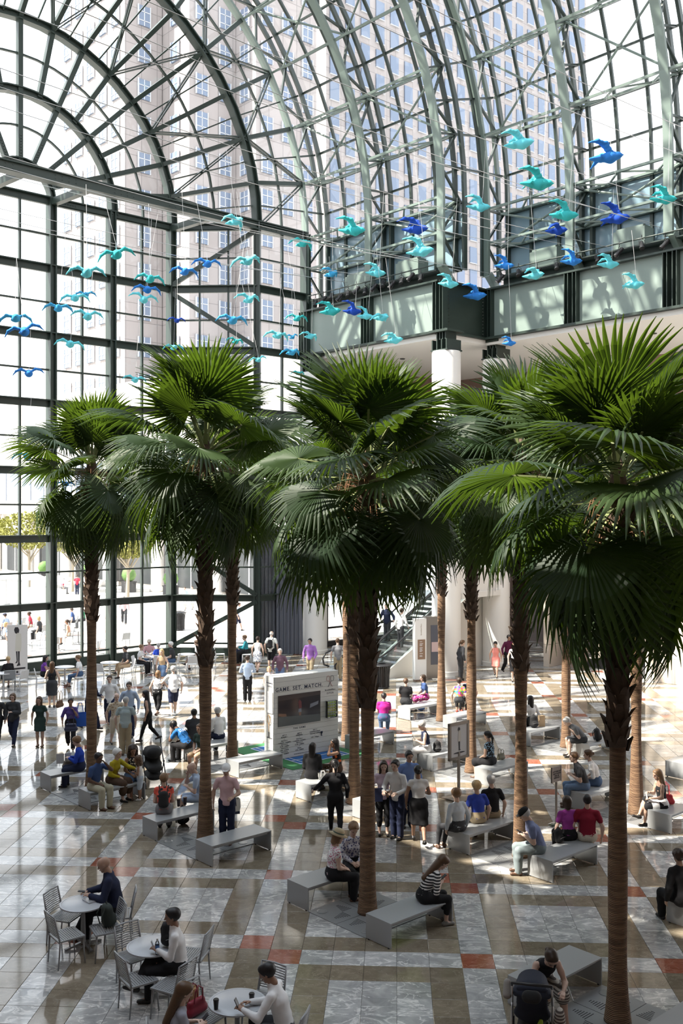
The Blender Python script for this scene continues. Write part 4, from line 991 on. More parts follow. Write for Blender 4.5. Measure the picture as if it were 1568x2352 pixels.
    # ---- upper clothes
    if top:
        sl = {'tee': .30, 'long': .97, 'tank': .0, 'jacket': .97, 'cap': .14, 'half': .52, 'dress': .0, 'dresstee': .22, 'strapless': 0}[top]; ad = .013 if top != 'jacket' else .024
        pr = torso(ad) if top != 'strapless' else torso(ad)[:3]
        if top in ('tank', 'dress'): pr = torso(ad)[:4]+[C(SL+sx*.06*s, SR-sx*.06*s, .05*s)]
        if sl: pr += arm(SL, eL, wL, 0, sl, ad-.002)+arm(SR, eR, wR, 0, sl, ad-.002)
        if top == 'jacket' or (top in ('long', 'tee') and not sit and bot not in ('skirt', 'mini')): pr.append(C(pel+Z*.02*s, pel-Z*.05*s, .112*s*fb+ad, .112*s*fb+ad, X, 1.25))
        if top in ('dress', 'dresstee', 'strapless'):
            if sit: pr += leg(hipL, kL, aL, 0, .46, .035, .03)+leg(hipR, kR, aR, 0, .46, .035, .03)
            else: pr += [C(pel, pel-Z*.46*s, .12*s*fb, .165*s*fb, X, 1.3)]+leg(hipL, kL, aL, 0, .42, .025, .02)+leg(hipR, kR, aR, 0, .42, .025, .02)
        if top in ('long', 'jacket', 'tee') and not fem: pr.append(C(nek-u2*.02*s, nek+u2*.012*s, .064*s, .066*s))
        lo = (pel[2]-(.10 if top in ('long', 'tee', 'half', 'tank', 'cap') else .14)*s) if not sit else -9
        if top in ('dress', 'dresstee', 'strapless'): lo = pel[2]-.40*s if not sit else -9
        hemc = (lambda g: lo-g[:, 2]+.6*np.maximum(0, np.abs(g[:, 0])-.21*s*fb**.5)*-1) if lo > 0 else None
        garment({'jacket': 'jacket', 'dress': 'dress', 'dresstee': 'dress', 'strapless': 'dress'}.get(top, 'shirt'), pr, topm, .02, True, hemc)
    # ---- shoes
    if shoem is not None:
        for a, K, f in ((aL, kL, fwd[0]), (aR, kR, fwd[1])):
            sh = nrm(a-K) if a[2] > .12*s else -Z
            v, q = net([C(a+sh*.045*s-f*.045*s, a+f*.14*s+sh*.052*s, .040*s, .031*s, np.cross(f, sh), 1.12), C(a+sh*.01*s, a+sh*.05*s, .042*s)], .016 if lod == 0 else .024, .02); inst('shoe', npmesh('shoe', [(v, q, 0)], [shoem]), t)
    # ---- hair and hats
    if hair != 'bald':
        cr = .016 if hair != 'thin' else .008
        hp_ = [C(H(0, -.03, .035), H(0, .018, .035), (.086+cr)*hs, (.082+cr)*hs, rh, .92)]; k = .02
        md = None
        def base(g, lim=.022, low=-.075):
            l = g-hc; y = l@fh/hs; z = l@uh/hs; return np.maximum((.8*y-.6*z-lim)*hs, (low-z)*hs)
        def back(g):
            l = g-hc; y = l@fh/hs; z = l@uh/hs; x = np.abs(l@rh)/hs; return np.where(z > -.03, (.8*y-.6*z-.02), (y-.045+.0*x))*hs
        ct = base
        if hair == 'long': hp_ += [C(H(0, -.05, .0), H(0, -.085, -.30), .078*hs, .045*hs, rh, 1.35)]+[C(H(q_*.068, -.005, .02), H(q_*.085, -.01, -.22), .034*hs, .026*hs) for q_ in (-1, 1)]; ct = back
        elif hair == 'straight': hp_ += [C(H(0, -.055, .0), H(0, -.10, -.42), .074*hs, .05*hs, rh, 1.3)]; ct = back
        elif hair == 'bob': hp_ += [C(H(0, -.05, 0), H(0, -.06, -.10), .08*hs, .062*hs, rh, 1.2)]+[C(H(q_*.07, 0, .02), H(q_*.074, .0, -.08), .03*hs, .026*hs) for q_ in (-1, 1)]; ct = back
        elif hair == 'curly': hp_ += [C(H(0, -.04, .06), H(0, -.07, -.12), .105*hs, .095*hs, rh, 1.2)]+[C(H(q_*.085, -.01, .04), H(q_*.10, -.01, -.16), .05*hs, .05*hs) for q_ in (-1, 1)]; ct = back; md = lambda g: .009*np.sin(95*g[:, 0])*np.sin(90*g[:, 1])*np.sin(85*g[:, 2])
        elif hair == 'fluffy': hp_ = [C(H(0, -.035, .04), H(0, .01, .04), .112*hs, .104*hs, rh, .95)]; md = lambda g: .006*np.sin(110*g[:, 0])*np.sin(100*g[:, 1])*np.sin(95*g[:, 2])
        elif hair == 'bun': hp_.append(C(H(0, -.125, .03), H(0, -.13, .03), .038*hs))
        elif hair == 'topbun': hp_.append(C(H(0, -.07, .135), H(0, -.075, .14), .035*hs))
        elif hair == 'pony': hp_ += [C(H(0, -.12, .03), H(0, -.15, -.06), .028*hs, .034*hs), C(H(0, -.15, -.06), H(0, -.13, -.21), .034*hs, .014*hs)]; ct = lambda g: np.where((g-hc)@fh/hs < -.09, -1., base(g))
        elif hair == 'thin': ct = lambda g: np.maximum(base(g), ((g-hc)@uh/hs-.05)*hs)
        if hair in ('bun', 'topbun'): ct = lambda g: np.where(np.logical_or((g-hc)@fh/hs < -.09, (g-hc)@uh/hs > .12), -1., base(g))
        v, q = net(hp_, hv*1.05, k, md, ct)
        if len(v): inst('hair', npmesh('hair', [(v, q, 0)], [mat('hair '+hairc, HAIRC[hairc], .45, 0, .4, noise=.25, nscale=60)]), t)
    for e in extra:
        if e[0] == 'cap':
            v, q = net([C(H(0, -.03, .042), H(0, .02, .042), .107*hs, .103*hs, rh, .92)], hv, .01, None, lambda g: ((g-hc)@(fh*-.25-uh)/hs+.052)*hs)
            v2, q2 = net([C(H(0, .09, .062), H(0, .155, .050), .012*hs, .009*hs, rh, 6)], hv*.7, .01); inst('cap', npmesh('cap', [(v, q, 0), (v2, q2, 0)], [e[1]]), t)
        elif e[0] == 'sunhat':
            b = MB(); prof = [(.18, .045), (.19, .052), (.11, .075), (.108, .12), (.09, .155), (.04, .17), (0.001, .172)]; n_ = 24; Vv = []
            for r, z in prof: Vv += [Vector(H(r*math.cos(2*PI*j/n_), r*math.sin(2*PI*j/n_)-.015, z)) for j in range(n_)]
            b.add(Vv, [(i*n_+j, i*n_+(j+1) % n_, (i+1)*n_+(j+1) % n_, (i+1)*n_+j) for i in range(len(prof)-1) for j in range(n_)])
            ho = b.build('sun_hat', e[1], t, smooth=True)
            bb = MB(); Vv = [Vector(H(r*math.cos(2*PI*j/n_), r*math.sin(2*PI*j/n_)-.015, z)) for r, z in ((.114, .078), (.112, .105)) for j in range(n_)]; bb.add(Vv, [(j, (j+1) % n_, n_+(j+1) % n_, n_+j) for j in range(n_)]); bb.build('hat_band', e[2], ho)
        elif e[0] == 'backpack':
            bk = che-rotz(Y, tw)*.17*s-u2*.06*s; v, q = net([C(bk+u2*.12*s, bk-u2*.12*s, .075*s, .085*s, sx, 1.5)], .02, .02); o = inst('rucksack', npmesh('rucksack', [(v, q, 0)], [e[1]]), t)
            for sg in (-1, 1):
                b = MB(); b.tube([Vector(p) for p in (bk+u2*.14*s+sx*sg*.08*s, shc+sx*sg*.11*s+u2*.065*s, che+sx*sg*.11*s+rotz(Y, tw)*.135*s, wai+sx*sg*.14*s+rotz(Y, tw)*.04*s, bk-u2*.12*s+sx*sg*.1*s)], .014, 6); b.build('strap', e[1], o)
        elif e[0] == 'print':      # a small flat device lying on the chest or back
            pass
    if glasses:
        b = MB()
        for q_ in (-1, 1):
            b.tube([Vector(H(q_*.033+.019*math.cos(a), .102, .010+.015*math.sin(a))) for a in np.linspace(0, 2*PI, 11)[:-1]], .0025, 5, closed=True); b.tube([Vector(H(q_*.052, .098, .012)), Vector(H(q_*.080, .0, .012))], .0025, 5)
        b.tube([Vector(H(-.014, .104, .012)), Vector(H(.014, .104, .012))], .0025, 5); b.build('glasses', mat('black metal frame', (.02, .02, .022), .4), t)
    R = Matrix.Translation(Vector(loc)) @ Matrix.Rotation(rad(face), 4, 'Z')
    return {'o': t, 'wL': R @ Vector(wL+nrm(wL-eL)*.09*s), 'wR': R @ Vector(wR+nrm(wR-eR)*.09*s), 'lap': R @ Vector(pel+Y*.25*s+Z*.12*s), 'che': R @ Vector(che), 'back': R @ Vector(che-Y*.17*s), 'hip': R @ Vector(pel+X*.25), 'R': R, 'head': R @ Vector(hc), 'bm': (Vector(che+u2*.05*s-V3(0, math.cos(l2), -math.sin(l2))*(.106*s*fat**.6+.032)), Vector((1, 0, 0)), Vector(u2))}
# ================================================================== FURNITURE AND PROPS
CHM = mat('grey cast aluminium', (.30, .31, .32), .42, .35, .5); CHW = mat('white metal chair', (.72, .72, .72), .45, .1)
BLK = mat('black cloth', (.012, .012, .013), .8); BLKP = mat('black plastic', (.018, .018, .02), .35); TOPM = mat('grey table top', (.44, .46, .49), .35, .1, .5)
TEXTQ = []
def text(s, size, m, parent, M, align='CENTER', name='lettering', spacing=1.0, bold=0):
    cu = bpy.data.curves.new(name, 'FONT'); cu.body = s; cu.size = size; cu.align_x = align; cu.align_y = 'CENTER'; cu.extrude = .0012; cu.space_character = spacing; cu.offset = bold; cu.resolution_u = 2
    o = bpy.data.objects.new(name, cu); COL.objects.link(o); TEXTQ.append((o, m, parent, M, name))
def flush_text():
    if not TEXTQ: return
    dg = bpy.context.evaluated_depsgraph_get(); dg.update()
    for o, m, parent, M, name in TEXTQ:
        me = bpy.data.meshes.new_from_object(o.evaluated_get(dg)); me.materials.clear(); me.materials.append(m); me.name = name
        n = bpy.data.objects.new(name, me); COL.objects.link(n); n.parent = parent; n.matrix_local = M
    for o, *_ in TEXTQ: bpy.data.objects.remove(o)
    TEXTQ.clear()
def face_M(p, right, up): # matrix that lays text flat: x along right, y along up
    r = Vector(right).normalized(); u = Vector(up).normalized(); n = r.cross(u)
    return Matrix(((r.x, u.x, n.x, p[0]), (r.y, u.y, n.y, p[1]), (r.z, u.z, n.z, p[2]), (0, 0, 0, 1)))
def chair_protos():
    P = {}
    m = MB(); z = .445
    for s in (-1, 1): m.bar((s*.215, -.21, z), (s*.215, .20, z), .03, .025)
    m.bar((-.22, .205, z-.005), (.22, .205, z-.005), .03, .025); m.bar((-.22, -.21, z), (.22, -.21, z), .03, .025); P['seat_frame'] = m
    m = MB(); m.box((0, 0, 0), (.42, .026, .010)); P['seat_slat'] = m
    m = MB()
    for s in (-1, 1): m.tube([(s*.215, -.20, .44), (s*.212, -.235, .60), (s*.205, -.285, .84)], [.016, .015, .013], 8)
    m.tube([(-.205, -.285, .84), (0, -.300, .848), (.205, -.285, .84)], .014, 8); P['back_frame'] = m
    m = MB(); m.tube([(-.205, 0, 0), (0, -.015, .004), (.205, 0, 0)], .009, 6); P['back_slat'] = m
    m = MB(); m.tube([(0, 0, .44), (0, .012, .22), (0, .03, 0)], [.017, .014, .010], 8); P['leg'] = m
    m = MB(); m.box((0, 0, .447), (.43, .42, .016)); m.box((0, .2, .44), (.43, .03, .03)); P['seat'] = m
    m = MB(); V = []; nb = 6
    for i in range(nb+1):
        t = i/nb
        for x in (-.2, -.1, 0, .1, .2): V.append(Vector((x, -.21-.07*t+.0-.02*(1-abs(x)/.2)*t, .50+.34*t)))
    F_ = [(i*5+j, i*5+j+1, i*5+j+6, i*5+j+5) for i in range(nb) for j in range(4)]
    m.add(V, F_); m.add([v-Vector((0, .014, 0)) for v in V], [f[::-1] for f in F_]); P['backrest'] = m
    return P
CP = chair_protos()
def meshset(mt): return {k: v.mesh(k, mt, k in ('back_frame', 'back_slat', 'leg')) for k, v in CP.items()}
CMESH = {'g': meshset(CHM), 'w': meshset(CHW)}
def chair(p, face, label, kind='g', detail=True, group=None):
    t = empty('slatted_chair' if detail else 'cafe_chair', (p[0], p[1], 0), rad(face)); tag(t, label, 'chair', group); M = CMESH[kind]
    if detail:
        inst('seat_frame', M['seat_frame'], t); inst('back_frame', M['back_frame'], t)
        for k in range(11): inst('seat_slat', M['seat_slat'], t, (0, -.185+k*.036, .452))
        for k in range(10): z = .51+k*.032; o = inst('back_slat', M['back_slat'], t, (0, -.205-(z-.44)*.21, z))
    else: inst('seat', M['seat'], t); inst('backrest', M['backrest'], t); inst('back_frame', M['back_frame'], t)
    for sx in (-1, 1):
        for sy in (-1, 1): o = inst('leg', M['leg'], t, (sx*.205, sy*.195, 0)); o.rotation_euler = (0 if sy > 0 else 0, sx*-.03, 0 if sy > 0 else PI)
    return t
def table(p, label, r=.385, h=.72, mt=None, rz=0, group=None, base=CHM):
    t = empty('round_table', (p[0], p[1], 0), rz); tag(t, label, 'table', group)
    m = MB(); m.lathe([(r-.03, h-.03), (r, h-.024), (r, h-.004), (r-.006, h), (r-.03, h), (r-.034, h-.004), (r-.04, h), (.001, h)], 40); m.build('tabletop', mt or TOPM, t, smooth='auto')
    m = MB(); m.tube([(0, 0, .05), (0, 0, h-.03)], [.045, .032], 12); m.lathe([(.16, h-.05), (.16, h-.03)], 16); m.build('column', base, t, smooth='auto')
    for k in range(4): m = MB(); a = k*PI/2+.4; m.bar((0, 0, .07), (cos(a)*.32, sin(a)*.32, .018), .05, .03); m.build('foot', base, t)
    return t
def cup(p, label, lid=BLKP, body=None, h=.12, r=.037, group=None):
    t = empty('paper_cup', p); tag(t, label, 'cup', group)
    m = MB(); m.lathe([(r*.72, 0), (r, h)], 16); m.build('cup_body', body or BLKP, t, smooth='auto'); m = MB(); m.lathe([(r*1.06, h-.004), (r*1.06, h+.006), (r*.9, h+.016), (.001, h+.016)], 16); m.build('lid', lid, t, smooth='auto'); return t
def phone(p, d, n, label, white=False):
    d = Vector(d).normalized(); n = Vector(n); n = (n-d*n.dot(d)).normalized(); x = d.cross(n); t = bpy.data.objects.new('phone', None); COL.objects.link(t)
    t.matrix_world = Matrix(((x.x, d.x, n.x, p[0]), (x.y, d.y, n.y, p[1]), (x.z, d.z, n.z, p[2]), (0, 0, 0, 1))); tag(t, label, 'phone')
    m = MB(); m.box((0, 0, 0), (.074, .148, .009)); m.build('case', mat('white plastic', (.75, .75, .75), .4) if white else BLKP, t); m = MB(); m.box((0, 0, .0052), (.066, .125, .001)); m.build('screen', mat('dark screen', (.03, .035, .045), .1), t); return t
def netobj(nm, prims, mt, parent, vox=.018, k=.02, mod=None, cut=None):
    v, q = net(prims, vox, k, mod, cut); return inst(nm, npmesh(nm, [(v, q, 0)], [mt]), parent)
def rucksack(p, rz, label, mt=None, s=1.0):
    t = empty('rucksack', p, rz); tag(t, label, 'bag'); mt = mt or BLK; X = V3(1, 0, 0)
    netobj('pack', [C((0, 0, .10*s), (0, .02, .30*s), .10*s, .085*s, X, 1.55), C((0, -.07*s, .10*s), (0, -.07*s, .17*s), .06*s, .05*s, X, 2)], mt, t, .016*s+.004)
    for q in (-1, 1): m = MB(); m.tube([(q*.08*s, .08*s, .34*s), (q*.1*s, .15*s, .22*s), (q*.1*s, .10*s, .04*s)], .012, 6); m.build('strap', mt, t)
    m = MB(); m.tube([(-.03, .03, .38*s), (0, .03, .42*s), (.03, .03, .38*s)], .008, 6); m.build('grab_loop', mt, t); m = MB(); m.tube([(-.12*s, -.125*s, .15*s), (0, -.14*s, .17*s), (.12*s, -.125*s, .15*s)], .005, 5); m.build('zip', mat('grey zip', (.2, .2, .2), .4), t); return t
def handbag(p, rz, label, col, w_=.32, h=.22, hl=.16, name='handbag', pat=None, rough=.45):
    t = empty(name, p, rz); tag(t, label, 'bag'); mt = mat('bag %s' % (tuple(round(c, 2) for c in col),), col, rough, noise=.15) if pat is None else pat; X = V3(1, 0, 0)
    netobj('bag_body', [C((-w_*.36, 0, h*.28), (w_*.36, 0, h*.28), h*.27), C((-w_*.30, 0, h*.75), (w_*.30, 0, h*.75), h*.17)], mt, t, .016, .08)
    for q in (-1, 1): m = MB(); m.tube([(-w_*.22, q*.05, h*.8), (-w_*.18, q*.06, h+hl*.7), (0, q*.05, h+hl), (w_*.18, q*.06, h+hl*.7), (w_*.22, q*.05, h*.8)], .009, 6); m.build('handle', mt, t)
    return t
def tote(p, rz, label, m0, m1=None, w_=.38, h=.34, hl=.26, dep=.12):
    t = empty('tote_bag', p, rz); tag(t, label, 'bag'); m = MB()
    V = [Vector((x, y, z)) for z, k in ((0, .9), (h*.5, 1.05), (h, 1)) for x, y in ((-w_/2*k, -dep/2*k), (w_/2*k, -dep/2*k), (w_/2*k, dep/2*k), (-w_/2*k, dep/2*k))]
    m.add(V, [(3, 2, 1, 0)]+[(i*4+j, i*4+(j+1) % 4, i*4+4+(j+1) % 4, i*4+4+j) for i in range(2) for j in range(4)]); m.build('bag_body', m0, t)
    for q in (-1, 1): m = MB(); m.tube([(-w_*.25, q*dep*.5, h*.55), (-w_*.22, q*dep*.5, h), (-.04, q*.03, h+hl), (.04, q*.03, h+hl), (w_*.22, q*dep*.5, h), (w_*.25, q*dep*.5, h*.55)], .011, 6); m.build('handle', m1 or m0, t)
    if m1: m = MB(); m.box((0, 0, .03), (w_*.96, dep*1.0, .06)); m.build('base_band', m1, t)
    return t
PT = lambda px, py, z=0: at(px, py, z)
# --- near tables and their chairs
t1 = PT(191, 2073, .72); t2 = PT(350, 2171, .72); t3 = PT(545, 2300, .72)
table(t1, 'round grey cafe table with the closed laptop on it', rz=.3); table(t2, 'round grey cafe table with black bag and water bottle on it', rz=.9); table(t3, 'round grey cafe table with two black coffee cups at the bottom edge', rz=.1)
for px, py, fc, l in ((150, 2103, 252, 'grey slatted chair on the far left side of the laptop table'), (153, 2146, 308, 'grey slatted chair on the near left side of the laptop table'), (272, 2098, 100, 'grey slatted chair the man in dark suit sits on'), (243, 2132, 118, 'grey slatted chair with the dark green rucksack on its seat'),
                  (312, 2192, 222, 'grey slatted chair behind the water bottle table, seat towards the camera'), (318, 2247, 305, 'grey slatted chair left of the water bottle table, back to the camera'), (440, 2192, 78, 'empty grey slatted chair right of the man with white phone'), (395, 2262, 62, 'grey slatted chair the man in white shirt with phone sits on'),
                  (470, 2333, 236, 'grey slatted chair with the red handbag on its seat'), (603, 2296, 150, 'grey slatted chair behind the head of the man at the bottom edge'), (652, 2390, 75, 'chair under the man in white shirt at the bottom edge'), (392, 2420, 285, 'chair of the long haired woman at the bottom left edge')):
    chair(PT(px, py, .45), fc, l)
# things on the tables
t = empty('laptop', PT(217, 2066, .722), .75); tag(t, 'closed silver laptop on the round table in front of the suited man', 'laptop'); m = MB(); m.box((0, 0, .006), (.33, .23, .012)); m.build('base', mat('silver', (.62, .63, .65), .3, .6), t); m = MB(); m.box((0, 0, .016), (.33, .23, .006)); m.build('lid', mat('silver', (.62, .63, .65), .3, .6), t)
t = empty('water_bottle', PT(361, 2192, .722)); tag(t, 'clear plastic water bottle with blue label on the round table', 'bottle')
CLR = glass('clear plastic', (.9, .93, .95), .12); m = MB(); m.lathe([(.03, 0), (.032, .02), (.032, .15), (.026, .18), (.013, .205), (.013, .215)], 16); m.build('bottle_body', CLR, t, smooth=True); m = MB(); m.lathe([(.0325, .08), (.0325, .14)], 16, cap=False); m.build('paper_label', mat('blue label', (.08, .2, .5), .5), t); m = MB(); m.lathe([(.015, .21), (.015, .235)], 12); m.build('cap', mat('white plastic', (.75, .75, .75), .4), t)
rucksack(PT(392, 2172, .72), .5, 'black rucksack lying on the round table beside the water bottle'); cup(PT(496, 2318, .722), 'black coffee cup at the left side of the bottom table', group=None); cup(PT(578, 2304, .722), 'black coffee cup beside the phone of the bottom man')
rucksack(PT(248, 2128, .45), 2.2, 'dark green rucksack on a slatted chair behind the suited man', mat('dark green cloth', (.025, .035, .03), .8))
handbag(PT(450, 2331, .46), .9, 'deep red handbag with upright handles on a slatted chair', (.20, .008, .025), .36, .24, .17)
t = empty('paper_bag', PT(437, 2318, .46), .9); tag(t, 'brown paper bag behind the deep red handbag', 'bag'); m = MB(); m.box((0, 0, .14), (.2, .12, .28)); m.build('bag_body', mat('brown paper', (.32, .19, .09), .8), t); m = MB(); m.box((0, 0, .285), (.2, .02, .03)); m.build('folded_top', mat('brown paper', (.32, .19, .09), .8), t)
# --- far cafe tables and white chairs by the glass
for px, py, l in ((149, 1531, 'white cafe table between the woman in purple and the woman in jeans'), (252, 1521, 'white cafe table beside the man in black polo'), (345, 1508, 'white cafe table in front of the man in pink check'), (428, 1502, 'white cafe table left of the second palm, by the glass'), (548, 1480, 'white cafe table of the woman in teal by the curtain'), (8, 1545, 'cafe table at the left edge beside the blond woman')):
    table(PT(px, py, .72), l, .40, .72, mat('white table top', (.8, .8, .8), .3), base=CHW)
for px, py, fc, k, l in ((22, 1560, 20, 'g', 'grey chair the blond woman in black sits on'), (46, 1561, 60, 'w', 'empty white chair right of the blond woman in black'), (96, 1558, 290, 'w', 'white chair the woman in purple sits on'), (186, 1555, 85, 'w', 'white chair the woman in jeans sits on'), (294, 1534, 115, 'w', 'white chair the man in black polo sits on'),
                     (238, 1545, 330, 'w', 'empty white chair right of the leftmost palm trunk'), (319, 1527, 265, 'w', 'white chair the woman in black trousers sits on by the glass'), (398, 1522, 85, 'w', 'white chair the white haired man in dark polo sits on'), (440, 1525, 20, 'w', 'white chair beside the second palm with back turned'), (455, 1518, 60, 'w', 'white chair of the half hidden sitter by the second palm'),
                     (505, 1502, 280, 'w', 'empty white chair left of the slim palm by the curtain'), (567, 1503, 90, 'w', 'white chair the woman in teal sits on'), (343, 1517, 180, 'w', 'white chair the man in pink check sits on'), (364, 1524, 10, 'w', 'white chair of the sitter in bright blue')):
    chair(PT(px, py, .45), fc, l, k, detail=False)
# --- bags and cups on and under the benches
handbag(PT(159, 1765, .43), .3, 'taupe quilted handbag on the bench left of the woman in blue', (.16, .14, .12), .34, .24, .06); handbag(PT(137, 1625, .75), 1.2, 'brown shoulder bag hanging at the hip of the woman in black tank', (.13, .06, .03), .30, .26, .30)
rucksack(PT(420, 1893, 0), 1.0, 'black rucksack under the coffee cup bench', s=1.05); cup(PT(410, 1852, .43), 'left dark coffee cup on the bench beside the woman in coral', mat('brown lid', (.06, .03, .02), .4), mat('dark cup', (.03, .025, .03), .5), .16, .045); cup(PT(425, 1848, .43), 'right dark coffee cup on the bench beside the woman in coral', mat('brown lid', (.06, .03, .02), .4), mat('dark cup', (.03, .025, .03), .5), .16, .045)
tote(PT(530, 1897, .0)+Vector((0, 0, .28)), .4, 'white tote with navy trim in the hand of the man in pink', mat('white canvas', (.62, .60, .54), .8), mat('navy canvas', (.02, .025, .05), .8), .40, .34, .16, .16)
tote(PT(184, 1668, .62), .3, 'bright blue tote bag on the shoulder of the woman in purple stripes', mat('blue tote', (.02, .11, .50), .6), None, .48, .42, .30); handbag(PT(163, 1680, .70), .2, 'dark navy handbag in front of the woman in purple stripes', (.02, .025, .06), .36, .26, .20)
rucksack(PT(1226, 1671, .43), .4, 'black bag on the far bench behind the dark right trunk'); t = empty('paper_bag', PT(1243, 1668, .43), .3); tag(t, 'pale brown paper carrier bag on the far bench', 'bag'); m = MB(); m.box((0, 0, .17), (.2, .11, .34)); m.build('bag_body', mat('kraft paper', (.5, .36, .22), .8), t)
for q in (-1, 1): m = MB(); m.tube([(-.05, q*.05, .33), (0, q*.05, .43), (.05, q*.05, .33)], .004, 5); m.build('handle', mat('kraft paper', (.5, .36, .22), .8), t)
rucksack(PT(1372, 1702, .43), 1.4, 'black rucksack on the bench behind the man bending over his phone', s=1.0); handbag(PT(1527, 1846, .43), -.5, 'bright red handbag on the bench at the right edge', (.50, .03, .04), .42, .26, .24); rucksack(PT(1004, 1727, .43), .2, 'black bag behind the woman in white skirt', s=.8)
rucksack(PT(967, 1632, 0), .3, 'blue and brown shopping bag under the far bench', mat('blue bag', (.05, .12, .3), .6), .9); handbag(PT(1150, 1745, .43), .6, 'small olive handbag behind the woman with ponytail', (.16, .15, .10), .26, .2, .1); rucksack(PT(1283, 1935, .43), .8, 'black bag beside the woman in magenta tee on the bench', s=.75)
handbag(PT(262, 1795, .47), .5, 'tan leather bag on the lap of the woman in mustard top', (.16, .065, .03), .36, .2, .1); tote(PT(741, 1790, .43), .2, 'clear lunch bag with drink on the bench of the two eating women', mat('pale plastic', (.5, .5, .48), .3), None, .22, .16, .05)
cup(PT(752, 1782, .43), 'plastic iced drink cup with pale lid between the two eating women', mat('white plastic', (.75, .75, .75), .4), mat('milky drink', (.5, .38, .26), .3), .14, .04)
# --- litter bin
def bin_(p, label, s=1.0):
    t = empty('litter_bin', p); tag(t, label, 'bin'); m = MB(); m.lathe([(.25*s, .03), (.27*s, .86*s)], 24); m.build('liner', BLKP, t, smooth='auto')
    for k in range(26):
        a = 2*PI*k/26; m = MB(); pr = [(.29, .04), (.30, .5), (.33, .80), (.37, .93)]
        for (r0, z0), (r1, z1) in zip(pr[:-1], pr[1:]): m.bar((r0*s*cos(a), r0*s*sin(a), z0*s), (r1*s*cos(a), r1*s*sin(a), z1*s), .045*s, .012, (cos(a), sin(a), 0))
        m.build('slat', mat('black iron', (.02, .02, .022), .4, .3), t)
    for z, r in ((.05, .30), (.93, .375)): m = MB(); m.tube([(r*s*cos(a), r*s*sin(a), z*s) for a in np.linspace(0, 2*PI, 25)[:-1]], .018, 6, closed=True); m.build('hoop', mat('black iron', (.02, .02, .022), .4, .3), t)
    m = MB(); m.lathe([(.36*s, .94*s), (.30*s, .99*s), (.15*s, 1.0*s)], 24, cap=False); m.build('lid', BLKP, t, smooth='auto')
bin_(PT(877, 1580), 'black slatted iron litter bin beside the escalator foot'); bin_(PT(411, 1447), 'black slatted litter bin outside on the terrace, seen through the glass', 1.15)
# --- poster stand, small notice, photo banner
FRM = mat('bronze frame', (.20, .17, .14), .35, .6); PAP = mat('poster paper', (.55, .54, .54), .5); INK = mat('dark print', (.03, .03, .035), .6); CRM = mat('cream print', (.55, .52, .46), .6)
def poly(parent, nm, pts, m, M): b = MB(); b.add([Vector((x, y, 0)) for x, y in pts], [tuple(range(len(pts)))]); o = b.build(nm, m, parent); o.matrix_local = M; return o
def ell(cx, cy, rx, ry, n=14): return [(cx+rx*cos(2*PI*k/n), cy+ry*sin(2*PI*k/n)) for k in range(n)]
t = empty('poster_stand', PT(1053, 1835), VANG); tag(t, 'bronze framed poster on a single post right of the white topped walkers', 'sign')
m = MB(); m.box((0, 0, .02), (.62, .62, .04)); m.build('base_plate', FRM, t); m = MB(); m.box((0, 0, .6), (.06, .05, 1.16)); m.build('post', FRM, t)
m = MB(); 
for x in (-.34, .34): m.box((x, 0, 1.47), (.07, .06, .92))
for z in (1.04, 1.90): m.box((0, 0, z), (.75, .06, .07))
m.build('frame', FRM, t); m = MB(); m.box((0, 0, 1.47), (.62, .03, .80)); pp = m.build('poster', PAP, t)
fm = lambda dz=0: Matrix(((1, 0, 0, 0), (0, 0, -1, -.018-dz), (0, 1, 0, 0), (0, 0, 0, 1)))
for nm, pts, mm in (('print_dress', [(-.05, 1.45), (-.02, 1.74), (.06, 1.70), (.07, 1.45)], CRM), ('print_hair', ell(-.01, 1.76, .045, .05), INK), ('print_legs', [(-.03, 1.45), (.03, 1.45), (.03, 1.26), (.06, 1.23), (-.02, 1.22), (-.02, 1.28)], INK), ('print_shape', ell(0, 1.17, .22, .022), INK), ('print_mark', [(-.03, 1.08), (.03, 1.08), (.03, 1.12), (-.03, 1.12)], INK)): poly(pp, nm, pts, mm, fm(.001))
t = empty('notice_stand', PT(1277, 1896), VANG); tag(t, 'small steel notice on a chrome post between two benches', 'sign'); CHR = mat('brushed steel', (.30, .28, .26), .3, .8)
m = MB(); m.lathe([(.19, 0), (.19, .015), (.12, .05), (.03, .07)], 24); m.build('base', mat('chrome', (.6, .6, .6), .15, 1), t, smooth='auto'); m = MB(); m.tube([(0, 0, .05), (0, 0, 1.0)], .028, 12); m.build('post', CHR, t, smooth='auto')
m = MB(); m.box((0, 0, 1.18), (.34, .03, .34)); pl = m.build('plate', mat('notice grey', (.24, .22, .21), .5), t)
for x in (-.17, .17): m = MB(); m.box((x, -.002, 1.18), (.022, .045, .36)); m.build('edge_strip', CHR, t)
text('ANY ITEMS LEFT\nUNATTENDED\nWILL BE\nREMOVED', .048, INK, pl, Matrix.Translation((0, 0, 1.175)) @ fm(0), bold=.0008)
t = empty('photo_banner', PT(40, 1549), UANG+PI*.5+.25+PI/2-PI/2); t.rotation_euler = (0, 0, VANG-.5); tag(t, 'tall white photo banner of a woman in pale dress by the glass at left', 'banner')
m = MB(); m.box((0, 0, 1.12), (.86, .05, 2.16)); pp = m.build('panel', mat('banner white', (.74, .73, .72), .5), t); m = MB(); m.box((-.4, .25, .9), (.03, .5, 1.8), 0); m.box((0, .2, .02), (.9, .5, .04)); m.build('rear_stand', mat('lilac grey panel', (.5, .49, .56), .6), t)
fb = lambda d=0: Matrix(((1, 0, 0, 0), (0, 0, -1, -.027-d), (0, 1, 0, 0), (0, 0, 0, 1)))
